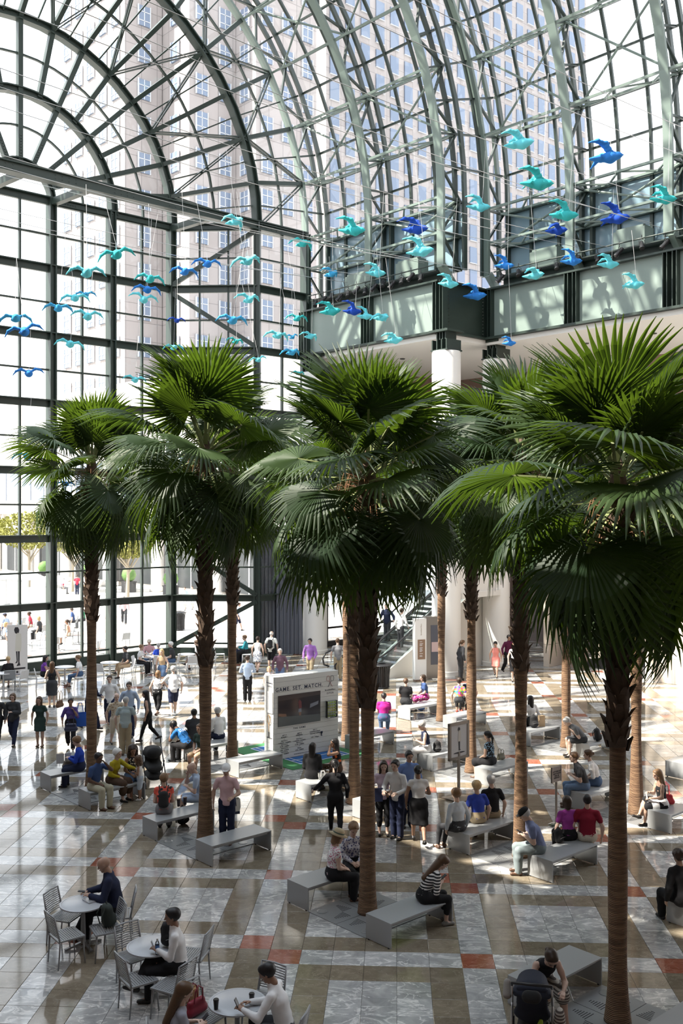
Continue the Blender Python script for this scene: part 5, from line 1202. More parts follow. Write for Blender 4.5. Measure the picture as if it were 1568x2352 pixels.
for nm, pts, mm in (('print_dress', [(-.10, 1.05), (-.06, 1.80), (.02, 1.86), (.16, 1.80), (.18, 1.40), (.15, 1.02)], mat('pale dress print', (.66, .65, .58), .6)), ('print_hair', [(-.14, 1.98), (-.10, 2.10), (.03, 2.10), (.08, 1.98), (.06, 1.84), (-.02, 1.80), (-.10, 1.84)], INK), ('print_leg', [(-.06, 1.03), (.0, 1.03), (.02, .62), (.0, .52), (-.1, .50), (-.03, .60)], INK), ('print_leg', [(.02, 1.03), (.10, 1.03), (.09, .55), (.13, .40), (-.04, .37), (.04, .52)], INK), ('print_band', [(-.32, .28), (.34, .32), (.34, .25), (-.32, .20)], INK), ('print_mark', [(-.05, .06), (.04, .065), (.04, .16), (-.05, .155)], INK)): poly(pp, nm, pts, mm, fb(.001))
# --- game kiosk on its court mat
KW = mat('white clapboard', (.66, .66, .64), .5); NAVY = mat('navy lettering', (.03, .04, .08), .6)
kc = PT(631, 1748); k = empty('game_kiosk', kc, VANG-.09); tag(k, 'white boarded game kiosk with dark screen, lettering and tennis balls', 'kiosk')
W_, D_, H_ = 2.28, .56, 2.42
for i in range(16):
    z = .03+i*(H_-.03)/16; m = MB(); m.box((W_/2, D_/2, z+.0725), (W_, D_, .1425)); m.build('board', KW, k)
m = MB(); m.box((W_/2, D_/2, H_/2), (W_-.02, D_-.02, H_-.02)); m.build('core', mat('board gap', (.30, .30, .30), .7), k)
def kf(x, z, d=.003): return Matrix(((1, 0, 0, x), (0, 0, -1, -d), (0, 1, 0, z), (0, 0, 0, 1)))
def ks(y, z, d=.003): return Matrix(((0, 0, -1, -d), (-1, 0, 0, y), (0, 1, 0, z), (0, 0, 0, 1)))
m = MB(); m.box((.86, -.004, 1.42), (1.50, .02, .90)); sc_ = m.build('screen', mat('screen dark', (.014, .016, .026), .12, 0, .6), k)
for nm, pts, mm in (('court_picture', [(-.75, -.45), (.75, -.45), (.75, -.24), (-.75, -.16)], mat('screen court', (.10, .115, .12), .2)), ('stand_picture', [(-.75, .30), (.75, .34), (.75, .45), (-.75, .45)], mat('screen crowd', (.05, .04, .045), .2)), ('arm_picture', [(-.75, -.06), (-.48, -.1), (-.40, -.42), (-.5, -.40), (-.56, -.18), (-.75, -.14)], mat('screen arm', (.22, .12, .08), .2)),
                    ('player_picture', [(-.03, .0), (-.05, .2), (.0, .27), (.06, .2), (.07, .02)], mat('screen red', (.16, .04, .05), .2)), ('shorts_picture', [(-.04, 0), (.06, .01), (.06, -.1), (-.05, -.1)], mat('screen grey', (.20, .22, .27), .2)), ('legs_picture', [(-.03, -.1), (.05, -.1), (.04, -.32), (-.02, -.32)], mat('screen arm', (.22, .12, .08), .2)), ('board_picture', [(.36, -.02), (.66, .06), (.68, .16), (.38, .10)], mat('screen grey', (.20, .22, .27), .2))):
    poly(sc_, nm, pts, mm, kf(.86, 1.42, .0145+.0004*len(nm)))
text('GAME. SET. MATCH.', .16, NAVY, k, kf(.86, 2.04), spacing=1.2, bold=.0025)
text('BrookfieldPlace', .062, NAVY, k, kf(1.98, 1.86)); text('OPEN', .075, NAVY, k, kf(1.98, 1.76), spacing=1.5); text('THE GAME', .075, NAVY, k, kf(.86, .86), spacing=1.3, bold=.001); text('-', .08, NAVY, k, kf(.86, .78))
text('SEPT 7\nROUND 1\n/\nMATCH 1\n11:00AM - 12:00PM\nMATCH 2\n12:30 - 2:00PM\nMATCH 3\n3:00 - 5:00PM\nMATCH 4\n6:30 - 8:00PM', .054, NAVY, k, kf(.33, .43)); text('SEPT 8\nSEMIFINAL\n/\nMATCH 1\n11:00AM - 12:30PM\nMATCH 2\n12:30 - 2:00PM\n/\nFINAL\n5:30 - 7:00PM', .054, NAVY, k, kf(.86, .45)); text('SEPT 9\nCHAMPIONSHIP\nPRO AM GAME\n/\n5:30 - 7:00pm', .054, NAVY, k, kf(1.42, .62))
text('IN PARTNERSHIP WITH COMMUNITY', .034, NAVY, k, kf(.95, .10)); text('BrookfieldPlace', .055, NAVY, k, ks(.28, 2.22)); text('OPEN', .07, NAVY, k, ks(.28, 2.12), spacing=1.4); text('#BFPLOpen', .06, NAVY, k, ks(.28, .62))
m = MB(); m.lathe([(.03, 0), (.012, .02), (.01, .05), (.035, .08), (.04, .13)], 10, (1.66, -.006, .52)); m.build('trophy_mark', NAVY, k)
for s in (-1, 1):
    m = MB(); m.tube([(1.98+s*.075+.062*cos(a), -.008, 2.20+.085*sin(a)) for a in np.linspace(0, 2*PI, 17)[:-1]], .004, 5, closed=True); m.tube([(1.98+s*.035, -.008, 2.12), (1.98-s*.08, -.008, 1.95)], .005, 5); m.build('racket_mark', NAVY if s > 0 else mat('red line', (.4, .08, .08), .5), k)
bx = MB(); bx.box((1.98, -.06, 1.29), (.36, .12, .50)); 
acr = MB()
for x in (1.80, 2.16): acr.box((x, -.065, 1.29), (.006, .12, .5))
for z in (1.04, 1.54): acr.box((1.98, -.065, z), (.36, .12, .006))
acr.box((1.98, -.125, 1.29), (.36, .004, .5)); bo = acr.build('ball_case', CLR, k)
bm_ = MB(); bm_.lathe([(.001, -.034), (.02, -.027), (.032, -.01), (.032, .01), (.02, .027), (.001, .034)], 10); BALL = bm_.mesh('tennis_ball', mat('tennis ball', (.66, .82, .07), .8), True)
for i in range(4):
    for j in range(6):
        for d in range(1): inst('tennis_ball', BALL, bo, (1.855+i*.083, -.07, 1.085+j*.08))
m = MB(); m.box((-.012, .26, 1.66), (.024, .34, .62)); nb = m.build('info_board', mat('white plastic', (.75, .75, .75), .4), k)
lb = MB()
for q in range(13): lb.box((-.0255, .26+(.03 if q % 4 == 3 else 0), 1.91-q*.038), (.002, .26-(.06 if q % 4 == 3 else 0), .010))
tag(lb.build('text_lines', mat('grey lettering', (.4, .4, .42), .6), nb), kind='stuff')
WOODM = mat('racket wood', (.34, .19, .07), .4); m = MB(); m.tube([(-.03, .28+.075*cos(a), 1.16+.13*sin(a)) for a in np.linspace(0, 2*PI, 21)[:-1]], .010, 6, closed=True); m.tube([(-.03, .28, 1.03), (-.03, .28, .80)], .010, 6); rk = m.build('wooden_racket', WOODM, k, smooth=True); m = MB(); m.tube([(-.03, .28, .80), (-.03, .28, .62)], .016, 8); m.build('grip', INK, rk)
m = MB()
for q in range(-5, 6): m.tube([(-.03, .28+q*.013, 1.16-.12*math.sqrt(1-(q/5.9)**2)), (-.03, .28+q*.013, 1.16+.12*math.sqrt(1-(q/5.9)**2))], .0012, 3)
tag(m.build('strings', mat('racket strings', (.7, .68, .6), .6), rk), kind='stuff')
cm = empty('court_mat', kc+Vector((0, 0, 0)), VANG-.02); tag(cm, 'green mat with blue toy tennis court under the game kiosk', 'mat')
m = MB(); m.box((1.25, .42, .006), (3.0, 3.15, .012)); m.build('green_base', mat('green turf', (.045, .19, .07), .9, bump=.4, bscale=300), cm); m = MB(); m.box((1.25, .42, .0135), (1.9, 2.5, .003)); m.build('blue_court', mat('blue court', (.025, .13, .38), .8), cm)
m = MB()
for x in (.33, .50, 2.0, 2.17): m.box((x, .42, .016), (.03, 2.46, .002))
for y in (-.80, -.35, 1.2, 1.64): m.box((1.25, y, .0162), (1.87, .03, .002))
m.box((1.25, .42, .0164), (.03, 1.5, .002)); m.build('court_lines', mat('white plastic', (.75, .75, .75), .4), cm)
# --- info pylon and directory
t = empty('info_pylon', PT(963, 1563), .30); tag(t, 'white info pylon with brown panel beside the round column', 'pylon'); m = MB(); m.box((0, 0, 1.36), (.52, .30, 2.60)); bd = m.build('body', mat('pylon white', (.82, .82, .80), .4), t); m = MB(); m.box((0, 0, .03), (.48, .26, .06)); m.build('plinth', GRAN, t)
m = MB(); m.box((.03, -.156, 1.35), (.34, .02, .84)); pn = m.build('brown_panel', mat('brown panel', (.27, .17, .11), .5), t)
text('Brookfield Place', .075, mat('bronze letters', (.3, .24, .16), .4), bd, Matrix(((0, -1, 0, .02), (0, 0, -1, -.153), (1, 0, 0, 2.2), (0, 0, 0, 1)))); lb = MB()
for q, l_ in enumerate((.12, 0, .16, .13, .12, 0, .14, .13, .12, .14, .10, 0, .15, 0, .12, .13)):
    if l_: lb.box((-.06+l_/2, -.168, 1.68-q*.042), (l_, .002, .018))
tag(lb.build('text_lines', mat('white plastic', (.75, .75, .75), .4), pn), kind='stuff')
t = empty('directory_screen', PT(990, 1560), .30); tag(t, 'steel directory stand with tall dark screen beside the white pylon', 'screen'); m = MB(); m.box((0, .05, 1.38), (.62, .40, 2.66)); m.build('case', mat('steel case', (.34, .32, .30), .3, .7), t); m = MB(); m.box((.10, -.155, 1.5), (.36, .02, 1.7)); sc2 = m.build('screen', mat('screen slate', (.10, .105, .13), .15), t)
poly(sc2, 'picture', [(-.1, 1.2), (.2, 1.2), (.2, 1.62), (-.1, 1.62)], mat('screen pink', (.55, .42, .42), .3), Matrix(((1, 0, 0, .05), (0, 0, -1, -.167), (0, 1, 0, 0), (0, 0, 0, 1))))
# --- curtain
m = MB(); a, b = UV(40.9, 31.0), UV(38.9, 32.25); n_ = 120; dn = (b-a).normalized(); nn = Vector((dn.y, -dn.x, 0)); V = []
for i in range(n_+1):
    p = a.lerp(b, i/n_)+nn*(.09*sin(i*.62)+.05*sin(i*1.7+1)); 
    for z in (.03, 2, 4, 6.4): V.append(p+Vector((0, 0, z)))
m.add(V, [(i*4+j, i*4+4+j, i*4+5+j, i*4+1+j) for i in range(n_) for j in range(3)])
t = empty('curtain', a); tag(t, 'tall slate grey pleated curtain left of the white column', 'curtain'); o = m.build('cloth', mat('slate curtain', (.15, .16, .19), .85), t, smooth=True); o.location = -a; m = MB(); m.tube([a+Vector((0, 0, 6.43)), b+Vector((0, 0, 6.43))], .03, 8); o = m.build('rail', GREEN, t); o.location = -a
# --- escalators
ESG = glass('balustrade glass', (.80, .88, .86), .12); STP = mat('escalator step', (.09, .09, .095), .4, .4); PANELW = mat('escalator cladding', (.74, .71, .66), .45)
def escalator(label, u0, v0, clad):
    t = empty('escalator', UV(u0, v0), 0); tag(t, label, 'escalator'); off = -UV(u0, v0)
    def part(nm, mb, mt, sm=False): o = mb.build(nm, mt, t, smooth=sm); o.location = off; return o
    sl = .577; vt = v0+5.4/sl; w_ = 1.0
    zf = lambda v: max(0, min(5.4, (v-v0)*sl))
    n = 27
    for i in range(n): m = MB(); v = v0+.35*(i+.5); m.prism([tuple(UV(u0+a, v+b*.17)[:2]) for a, b in ((.12, -1), (.12, 1), (w_, 1), (w_, -1))], zf(v)-.05, zf(v)+.06); part('step', m, STP)
    m = MB(); m.prism([tuple(UV(u0+a, b)[:2]) for a, b in ((.1, v0-1.6), (.1, v0), (w_, v0), (w_, v0-1.6))], 0, .02); part('comb_plate', m, mat('chrome', (.6, .6, .6), .15, 1))
    for k, uu in enumerate((u0, u0+w_+.1)):
        vs = [v0-1.2, v0-.3]+[v0+i*.6 for i in range(16)]+[vt, vt+.3]
        m = MB(); V = []
        for v in vs: z = zf(v-.2); V += [UV(uu, v, z+.10), UV(uu, v, z+.92)]
        m.add(V, [(2*i, 2*i+2, 2*i+3, 2*i+1) for i in range(len(vs)-1)]); part('balustrade', m, ESG)
        hp = [UV(uu, v0-1.25, .25), UV(uu, v0-1.55, .35), UV(uu, v0-1.62, .62), UV(uu, v0-1.45, .86), UV(uu, v0-1.15, .95)]+[UV(uu, v, zf(v-.2)+.95) for v in vs[1:]]
        m = MB(); m.tube(hp, .04, 8); part('handrail', m, BLKP, True)
        m = MB(); V = []
        for v in vs:
            z = zf(v-.2); 
            for du, dz in ((-.10, .02), (.10, .02), (.10, .14), (-.10, .14)): V.append(UV(uu+du, v, z+dz))
        nv = len(vs); m.add(V, [(4*i+j, 4*i+(j+1) % 4, 4*i+4+(j+1) % 4, 4*i+4+j) for i in range(nv-1) for j in range(4)]+[(3, 2, 1, 0), (nv*4-4, nv*4-3, nv*4-2, nv*4-1)]); part('skirt_deck', m, mat('steel deck', (.42, .45, .46), .3, .5))
    if clad:
        for i in range(4):
            va, vb = v0-.2+i*2.45, v0-.2+(i+1)*2.45-.02; m = MB(); V = []
            for uu in (u0-.13, u0-.09): V += [UV(uu, va, 0), UV(uu, vb, 0), UV(uu, vb, zf(vb)+.05), UV(uu, va, zf(va)+.05)]
            m.add(V, [(0, 1, 2, 3), (7, 6, 5, 4), (0, 4, 5, 1), (2, 6, 7, 3), (3, 7, 4, 0), (1, 5, 6, 2)]); part('cladding_panel', m, PANELW)
    return t
escalator('near escalator rising to the right beside the white pylon, pale side cladding', 30.95, 30.0, True); escalator('far escalator behind, carrying the man in dark suit', 32.9, 31.0, False)
# --- pushchairs
def pushchair(p, rz, label, silver, big):
    t = empty('pushchair', p, rz); tag(t, label, 'pushchair'); fm_ = mat('silver tube', (.5, .5, .5), .3, .6) if silver else BLKP; cl = mat('navy cloth', (.012, .016, .032), .8) if big else BLK; X = V3(1, 0, 0)
    for x in (-.27, .27):
        for y, r in ((-.30, .15 if big else .085), (.42, .12 if big else .075)):
            m = MB(); m.tube([(x+.0, y+r*.80*cos(a), r+r*.80*sin(a)) for a in np.linspace(0, 2*PI, 17)[:-1]], r*.2, 6, closed=True); w1 = m.build('wheel', BLKP, t, smooth=True); m = MB(); m.tube([(x-.02, y, r), (x+.02, y, r)], r*.35, 10); m.build('hub', fm_, w1)
        m = MB(); m.tube([(x, .42, .16), (x, .1, .50), (x*.95, -.36, .98)], .016, 8); m.build('side_tube', fm_, t, smooth=True); m = MB(); m.tube([(x, -.30, .15), (x, .0, .52), (x, .12, .62)], .015, 8); m.build('side_tube', fm_, t, smooth=True)
    if big: m = MB(); m.tube([(-.26, -.36, .98), (-.26, -.44, 1.04), (.26, -.44, 1.04), (.26, -.36, .98)], .020, 8); m.build('handle_bar', BLKP, t, smooth=True)
    else:
        for x in (-.26, .26): m = MB(); m.tube([(x, -.36, .98), (x, -.42, 1.06), (x, -.38, 1.14), (x, -.30, 1.18)], .016, 8); m.build('handle', BLKP, t, smooth=True)
    netobj('seat', [C((0, .25, .45), (0, -.10, .50), .10, .12, X, 2.0), C((0, -.10, .50), (0, -.25, .90), .07, .07, X, 3.0)], cl, t, .03, .03)
    netobj('hood', [C((0, -.16, .80), (0, .10, .84), .19, .15, X, 1.35)], cl, t, .026, .02, None, lambda g: .70-g[:, 2]+.3*(g[:, 1])*-1)
    netobj('basket', [C((0, .25, .24), (0, -.2, .26), .09, .10, X, 2.2)], BLK, t, .03)
    if big:
        netobj('organiser', [C((-.05, -.40, .86), (.05, -.40, .86), .08)], BLK, t, .02); netobj('soft_toy', [C((-.33, -.1, .72), (-.33, -.05, .86), .06, .05)], mat('grey plush', (.28, .26, .24), .9), t, .015)
        netobj('green_pouch', [C((.08, -.3, .36), (.12, -.34, .52), .05, .03)], mat('lime cloth', (.30, .42, .03), .7), t, .015); m = MB(); m.lathe([(.035, 0), (.035, .15), (.012, .19), (.012, .21)], 10, (.22, -.3, .34)); m.build('drink_bottle', CLR, t)
        netobj('zigzag_bag', [C((.36, -.25, .62), (.36, -.2, .42), .06, .09, V3(0, 1, 0), 1.4)], cloth((.45, .42, .38), 'stripe', (.09, .075, .07), 7), t, .018)
    return t
pushchair(PT(1222, 2404), rad(-12), 'large navy pushchair with silver frame in front of the bending mother', True, True); pushchair(PT(352, 1800), rad(200), 'black folding buggy behind the curly haired child', False, False)
# ================================================================== PEOPLE
sh_b = mat('black shoe', (.018, .017, .017), .4); sh_w = mat('white trainer', (.62, .62, .62), .6); sh_br = mat('brown shoe', (.10, .05, .03), .5); sh_gr = mat('grey shoe', (.2, .19, .18), .7); sh_red = mat('red trainer', (.5, .08, .05), .6)
K = {'black': (.014, .014, .016), 'char': (.045, .047, .052), 'navy': (.018, .024, .055), 'white': (.74, .74, .74), 'cream': (.62, .56, .46), 'khaki': (.36, .29, .19), 'grey': (.20, .20, .21), 'lblue': (.40, .50, .66), 'blue': (.02, .06, .42), 'jean': (.07, .12, .22), 'pink': (.66, .45, .47), 'mag': (.42, .02, .22), 'red': (.22, .012, .03), 'coral': (.78, .13, .09), 'must': (.40, .33, .02), 'teal': (.03, .22, .27), 'purple': (.16, .05, .32), 'violet': (.36, .17, .52), 'dgreen': (.03, .055, .05), 'brown': (.075, .045, .03), 'tan': (.42, .31, .20), 'lilac': (.60, .48, .58), 'mar': (.09, .012, .045), 'polo': (.05, .09, .22)}
k_ = lambda n, *a: cloth(K[n], *a)
def S(px, py, face, label, z=.43, **kw): p = at(px, py, z); return person((p.x, p.y, 0), face, label, pose='sit', seat=z, **kw)
def W(px, py, face, label, pose='stand', **kw): return person(at(px, py), face, label, pose=pose, **kw)
R_ = {}
# ---- standing and walking, left half
W(31, 1712, 182, 'woman in grey blazer, black top and dark jeans walking at the left edge', 'walk', sex='f', h=1.63, top='jacket', topm=k_('char'), bot='jeans', botm=k_('navy'), shoem=sh_b, hair='bob', hairc='brown', glasses=True, armL='chest', armR='down')
W(92, 1715, 178, 'woman in dark green short dress with long hair walking at left', 'stand', sex='f', h=1.53, top='dresstee', topm=k_('dgreen'), bot=None, shoem=sh_br, hair='long', hairc='brown', skin='m')
W(162, 1720, 195, 'woman in purple striped top carrying blue tote bag', 'walk', sex='f', h=1.56, top='half', topm=cloth(K['purple'], 'stripe', K['polo'], 9), botm=k_('black'), shoem=sh_br, hair='bun', hairc='black', skin='t', armL='strap', armR='down')
W(119, 1625, 8, 'woman in black tank top and charcoal skirt with long brown hair, back turned', 'stand', sex='f', h=1.66, top='tank', topm=k_('black'), bot='skirt', botm=k_('char'), shoem=sh_b, hair='straight', hairc='brown', armL='hold')
W(206, 1676, 255, 'man in dark suit half hidden by the leftmost palm trunk', 'walk', h=1.78, top='jacket', topm=k_('navy'), botm=k_('navy'), shoem=sh_b, armL='hold', armR='fwd')
W(252, 1673, 188, 'man in open white shirt and navy trousers walking towards the camera', 'walk', h=1.80, top='long', topm=k_('white'), botm=k_('navy'), shoem=sh_b, hairc='dbrown')
W(297, 1694, 185, 'man in pale blue shirt and tie behind the plaid shirt', 'stand', h=1.78, top='long', topm=k_('lblue'), botm=k_('navy'), shoem=sh_b, hairc='dbrown', glasses=True)
W(266, 1718, 205, 'white haired man in cream patterned shirt and shorts', 'walk', h=1.70, top='tee', topm=cloth(K['cream'], 'floral', K['tan'], 18), bot='shorts', botm=k_('cream'), shoem=sh_b, hair='thin', hairc='white')
W(288, 1735, 5, 'man in blue and green plaid shirt and khaki trousers, back turned', 'stand', h=1.70, fat=1.12, top='tee', topm=cloth((.45, .50, .46), 'plaid', (.03, .14, .28), 8), botm=k_('khaki'), shoem=sh_br, hair='short', hairc='grey')
W(341, 1704, 95, 'woman in dark sleeveless top and black trousers striding left', 'walk', sex='f', h=1.62, top='tank', topm=k_('char'), bot='leggings', botm=k_('black'), shoem=sh_b, hair='long', hairc='black', skin='m')
W(361, 1645, 350, 'woman in white patterned camisole and black capri trousers, back turned', 'walk', sex='f', h=1.60, fat=1.1, top='tank', topm=cloth(K['white'], 'floral', K['grey'], 30), bot='capri', botm=k_('black'), shoem=sh_br, hair='bob', hairc='lbrown', armR='out')
W(398, 1645, 15, 'man in white tee, navy shorts and white cap walking away', 'walk2', h=1.74, fat=1.15, top='tee', topm=k_('white'), bot='shorts', botm=k_('navy'), shoem=sh_w, hair='short', hairc='grey', extra=[('cap', k_('white'))], armL='out')
W(373, 1581, 165, 'young woman with long blond hair in tan vest and denim skirt', 'walk', sex='f', h=1.62, top='tank', topm=k_('tan'), bot='mini', botm=k_('jean'), shoem=sh_b, hair='long', hairc='blond')
W(521, 1938, 178, 'man in pink polo and white cap standing with a tote', 'stand', h=1.74, top='tee', topm=k_('pink'), bot='pants', botm=k_('navy'), shoem=sh_br, hair='short', hairc='grey', skin='m', extra=[('cap', k_('white'))], armL='hold', head=(15, 0))
W(322, 1838, 95, 'small child with curly hair in white tank and pale shorts', 'stand', sex='c', h=1.06, top='tank', topm=k_('white'), bot='shorts', botm=cloth((.45, .52, .6)), shoem=sh_w, hair='curly', hairc='brown', skin='t', armR='hold', armL='chest')
W(-6, 1714, 182, 'person in dark clothes cut off by the left edge, beside the grey blazer', 'walk', h=1.66, top='long', topm=k_('char'), botm=k_('black'), shoem=sh_b, hairc='brown', skin='m')
# ---- cafe at the glass
S(20, 1557, 35, 'blond woman in black top seated at the left edge, back turned', z=.45, sex='f', h=1.64, top='half', topm=k_('black'), bot='skirt', botm=k_('black'), shoem=sh_b, hair='bun', hairc='blond', armL='table', armR='lap')
S(99, 1553, 285, 'woman in purple top with black hair seated by the glass', z=.45, sex='f', h=1.62, fat=1.08, top='cap', topm=k_('purple'), botm=k_('black'), shoem=sh_b, hair='long', hairc='black', skin='m', armL='table', armR='table')
S(184, 1553, 88, 'woman in white tee and jeans seated, facing left', z=.45, sex='f', h=1.66, top='tee', topm=k_('white'), bot='capri', botm=k_('jean'), shoem=sh_br, hair='bun', hairc='lbrown', legs=((-.1, .44, .085), (.1, .60, .10)))
S(292, 1532, 130, 'man in black polo and tan trousers seated beside a white table', z=.45, h=1.74, top='tee', topm=k_('char'), bot='capri', botm=k_('tan'), shoem=sh_b, hairc='black', skin='m', armL='lap', armR='lap', legs='crossed')
S(320, 1525, 262, 'woman in white tee and black trousers seated, facing right', z=.45, sex='f', h=1.64, top='tee', topm=k_('white'), botm=k_('black'), shoem=sh_w, hair='short', hairc='lbrown', armL='table', armR='lap')
S(343, 1514, 185, 'man in pink checked shirt and cap seated behind a table', z=.45, h=1.76, top='long', topm=cloth(K['pink'], 'plaid', (.4, .12, .16), 12), bot='jeans', botm=k_('jean'), shoem=sh_b, hairc='grey', armL='table', armR='table', extra=[('cap', k_('cream'))])
S(364, 1521, 15, 'person in bright blue seated behind the blond young woman', z=.45, sex='f', h=1.6, top='tee', topm=k_('blue'), botm=k_('grey'), shoem=sh_b, hair='short', hairc='grey')
S(397, 1521, 92, 'white haired man in dark polo and jeans seated, facing left', z=.45, h=1.76, fat=1.1, top='tee', topm=k_('char'), bot='jeans', botm=k_('jean'), shoem=sh_b, hair='short', hairc='white', armL='lap', armR='lap')
S(456, 1516, 80, 'bare legged sitter in shorts half hidden by the second palm', z=.45, h=1.72, top='tee', topm=k_('white'), bot='shorts', botm=k_('char'), shoem=sh_b, hairc='brown', legs='crossed')
S(566, 1501, 92, 'woman in teal top seated at the table by the curtain', z=.45, sex='f', h=1.66, top='long', topm=k_('teal'), botm=k_('black'), shoem=sh_b, hair='short', hairc='lbrown', armL='table', armR='table')
S(533, 1499, 275, 'person in pale blue shirt seated behind the slim palm trunk', z=.45, h=1.7, top='long', topm=k_('lblue'), botm=k_('navy'), shoem=sh_b, hairc='brown')
W(591, 1546, 350, 'woman in white tank and blue patterned skirt walking away', 'walk', sex='f', h=1.64, top='tank', topm=k_('white'), bot='mini', botm=cloth(K['white'], 'floral', K['polo'], 22), shoem=sh_br, hair='bun', hairc='dbrown')
W(622, 1541, 345, 'man in white striped tee with black rucksack and black shorts, back turned', 'stand', h=1.78, top='tee', topm=cloth(K['white'], 'stripe', (.6, .65, .6), 8), bot='shorts', botm=k_('black'), shoem=sh_gr, hair='thin', hairc='white', extra=[('backpack', BLK)])
W(643, 1588, 182, 'grey haired man in purple striped shirt walking behind the kiosk', 'walk', h=1.74, top='long', topm=cloth((.22, .12, .16), 'vstripe', (.10, .06, .10), 20), bot='jeans', botm=cloth((.14, .20, .34)), shoem=sh_br, hair='short', hairc='grey')
W(568, 1611, 5, 'man in pale blue shirt and black trousers standing, back turned', 'stand', h=1.72, top='long', topm=k_('lblue'), bot='pants', botm=k_('black'), shoem=sh_b, hairc='dbrown', armL='hold', armR='hold')
W(618, 1611, 180, 'small blond person just behind the left end of the kiosk', 'stand', sex='c', h=1.30, top='tee', topm=cloth(K['white'], 'floral', K['pink'], 30), bot='shorts', botm=k_('cream'), shoem=sh_w, hair='bob', hairc='blond')
W(713, 1560, 165, 'bearded man in bright violet shirt and khaki trousers', 'walk', h=1.78, fat=1.08, top='long', topm=k_('violet'), bot='pants', botm=k_('khaki'), shoem=sh_br, hairc='black', skin='m', armL='fwd')
W(776, 1562, 10, 'man in grey tee and khaki shorts behind the pale trunk', 'stand', h=1.76, top='tee', topm=k_('grey'), bot='pants', botm=k_('khaki'), shoem=sh_gr, hairc='brown')
pe = UV(31.55, 31.85); person((pe.x, pe.y, 1.10), -45, 'man in white shirt and grey trousers riding up the near escalator', 1.78, 'stand', top='long', topm=k_('white'), bot='pants', botm=k_('char'), shoem=sh_b, hairc='dbrown', armR='fwd')
pe = UV(33.45, 32.9); person((pe.x, pe.y, 1.15), 150, 'man in dark suit and white shirt riding down the far escalator', 1.76, 'stand', top='jacket', topm=k_('navy'), bot='pants', botm=k_('char'), shoem=sh_b, hairc='grey', armL='out', armR='hold')
# ---- benches, left
S(186, 1768, 98, 'woman in blue sweater reading a paper on the leftmost bench', sex='f', h=1.66, fat=1.08, top='long', topm=k_('blue'), botm=k_('navy'), shoem=sh_b, hair='fluffy', hairc='lbrown', armL='phone', armR='phone', head=(20, 0))
S(216, 1812, 235, 'dark skinned man in blue polo and khaki trousers seated on a bench', h=1.76, top='tee', topm=k_('polo'), botm=cloth((.42, .40, .30)), shoem=sh_br, hair='short', hairc='black', skin='d', armL='mouth', armR='lap', lean=10)
S(258, 1797, 248, 'white haired woman in mustard top and long brown skirt', sex='f', h=1.64, fat=1.1, top='long', topm=k_('must'), bot='midi', botm=k_('brown'), shoem=sh_b, hair='fluffy', hairc='white', armL='reach', armR='lap', lean=10)
S(303, 1788, 205, 'woman with big curly dark hair in patterned tank and denim skirt', sex='f', h=1.62, top='tank', topm=cloth(K['black'], 'floral', K['cream'], 24), bot='mini', botm=k_('jean'), shoem=sh_br, hair='curly', hairc='dbrown', skin='t', armL='lap', armR='lap', head=(15, 0))
S(376, 1868, 8, 'woman in coral print top with small black rucksack, back turned', sex='f', h=1.64, fat=1.1, top='cap', topm=cloth(K['coral'], 'floral', K['char'], 12), botm=k_('grey'), shoem=sh_b, hair='fluffy', hairc='lbrown', extra=[('backpack', BLK)], armL='lap', armR='lap')
S(462, 1838, 95, 'bald man in pale shirt and blue shorts behind the second palm', h=1.76, top='tee', topm=k_('lblue'), bot='shorts', botm=k_('lblue'), shoem=sh_b, hair='bald', armL='phone', armR='mouth', head=(25, 0), hunch=22)
R_['staff'] = S(431, 1718, 62, 'man in royal blue staff shirt bent forward on a bench', h=1.78, top='tee', topm=cloth((.02, .13, .36)), botm=k_('black'), shoem=sh_b, hairc='black', skin='d', armL='mouth', armR='knee', lean=34, hunch=18, head=(45, 0))
S(447, 1702, 20, 'man in dark suit seated, back turned, beside the staff shirt', h=1.78, top='jacket', topm=k_('char'), botm=k_('black'), shoem=sh_b, hairc='black', skin='m', armL='lap', armR='lap')
S(503, 1696, 35, 'man in white shirt and navy trousers seated right of the second palm', h=1.76, top='long', topm=k_('white'), botm=k_('navy'), shoem=sh_b, hair='short', hairc='grey', skin='t', armL='lap', armR='lap')
S(463, 1733, 150, 'bare legged sitter in tan shorts behind the second palm trunk', sex='f', h=1.66, top='tee', topm=k_('dgreen'), bot='shorts', botm=k_('tan'), shoem=sh_w, hair='short', hairc='brown', skin='m', armL='lap', armR='lap')
# ---- centre
S(716, 1787, 352, 'woman with long black hair in black jacket seated, back turned', sex='f', h=1.66, fat=1.12, top='jacket', topm=k_('black'), botm=k_('navy'), shoem=sh_b, hair='straight', hairc='black', armL='lap', armR='lap')
S(776, 1772, 105, 'woman in orange trimmed dark top eating, facing left', sex='f', h=1.64, top='tank', topm=cloth(K['black'], 'floral', (.6, .12, .03), 9), bot='leggings', botm=k_('brown'), shoem=sh_b, hair='long', hairc='black', skin='t', armL='mouth', armR='lap', legs='crossed')
W(770, 1922, 5, 'woman in black blouse and black trousers walking away with arm out', 'walk', sex='f', h=1.70, fat=1.08, top='long', topm=k_('black'), bot='leggings', botm=k_('black'), shoem=sh_b, hair='pony', hairc='black', armL='out', armR='down')
W(880, 1918, 182, 'woman in lilac tee and black trousers holding a navy folder', 'stand', sex='f', h=1.66, top='tee', topm=k_('lilac'), bot='capri', botm=k_('black'), shoem=sh_b, hair='long', hairc='dbrown', armL='hold', armR='down')
W(912, 1926, 150, 'man in white shirt and navy trousers with folder and iced coffee', 'stand', h=1.74, top='long', topm=k_('white'), botm=k_('navy'), shoem=sh_b, hairc='black', armL='hold', armR='hold', skin='l')
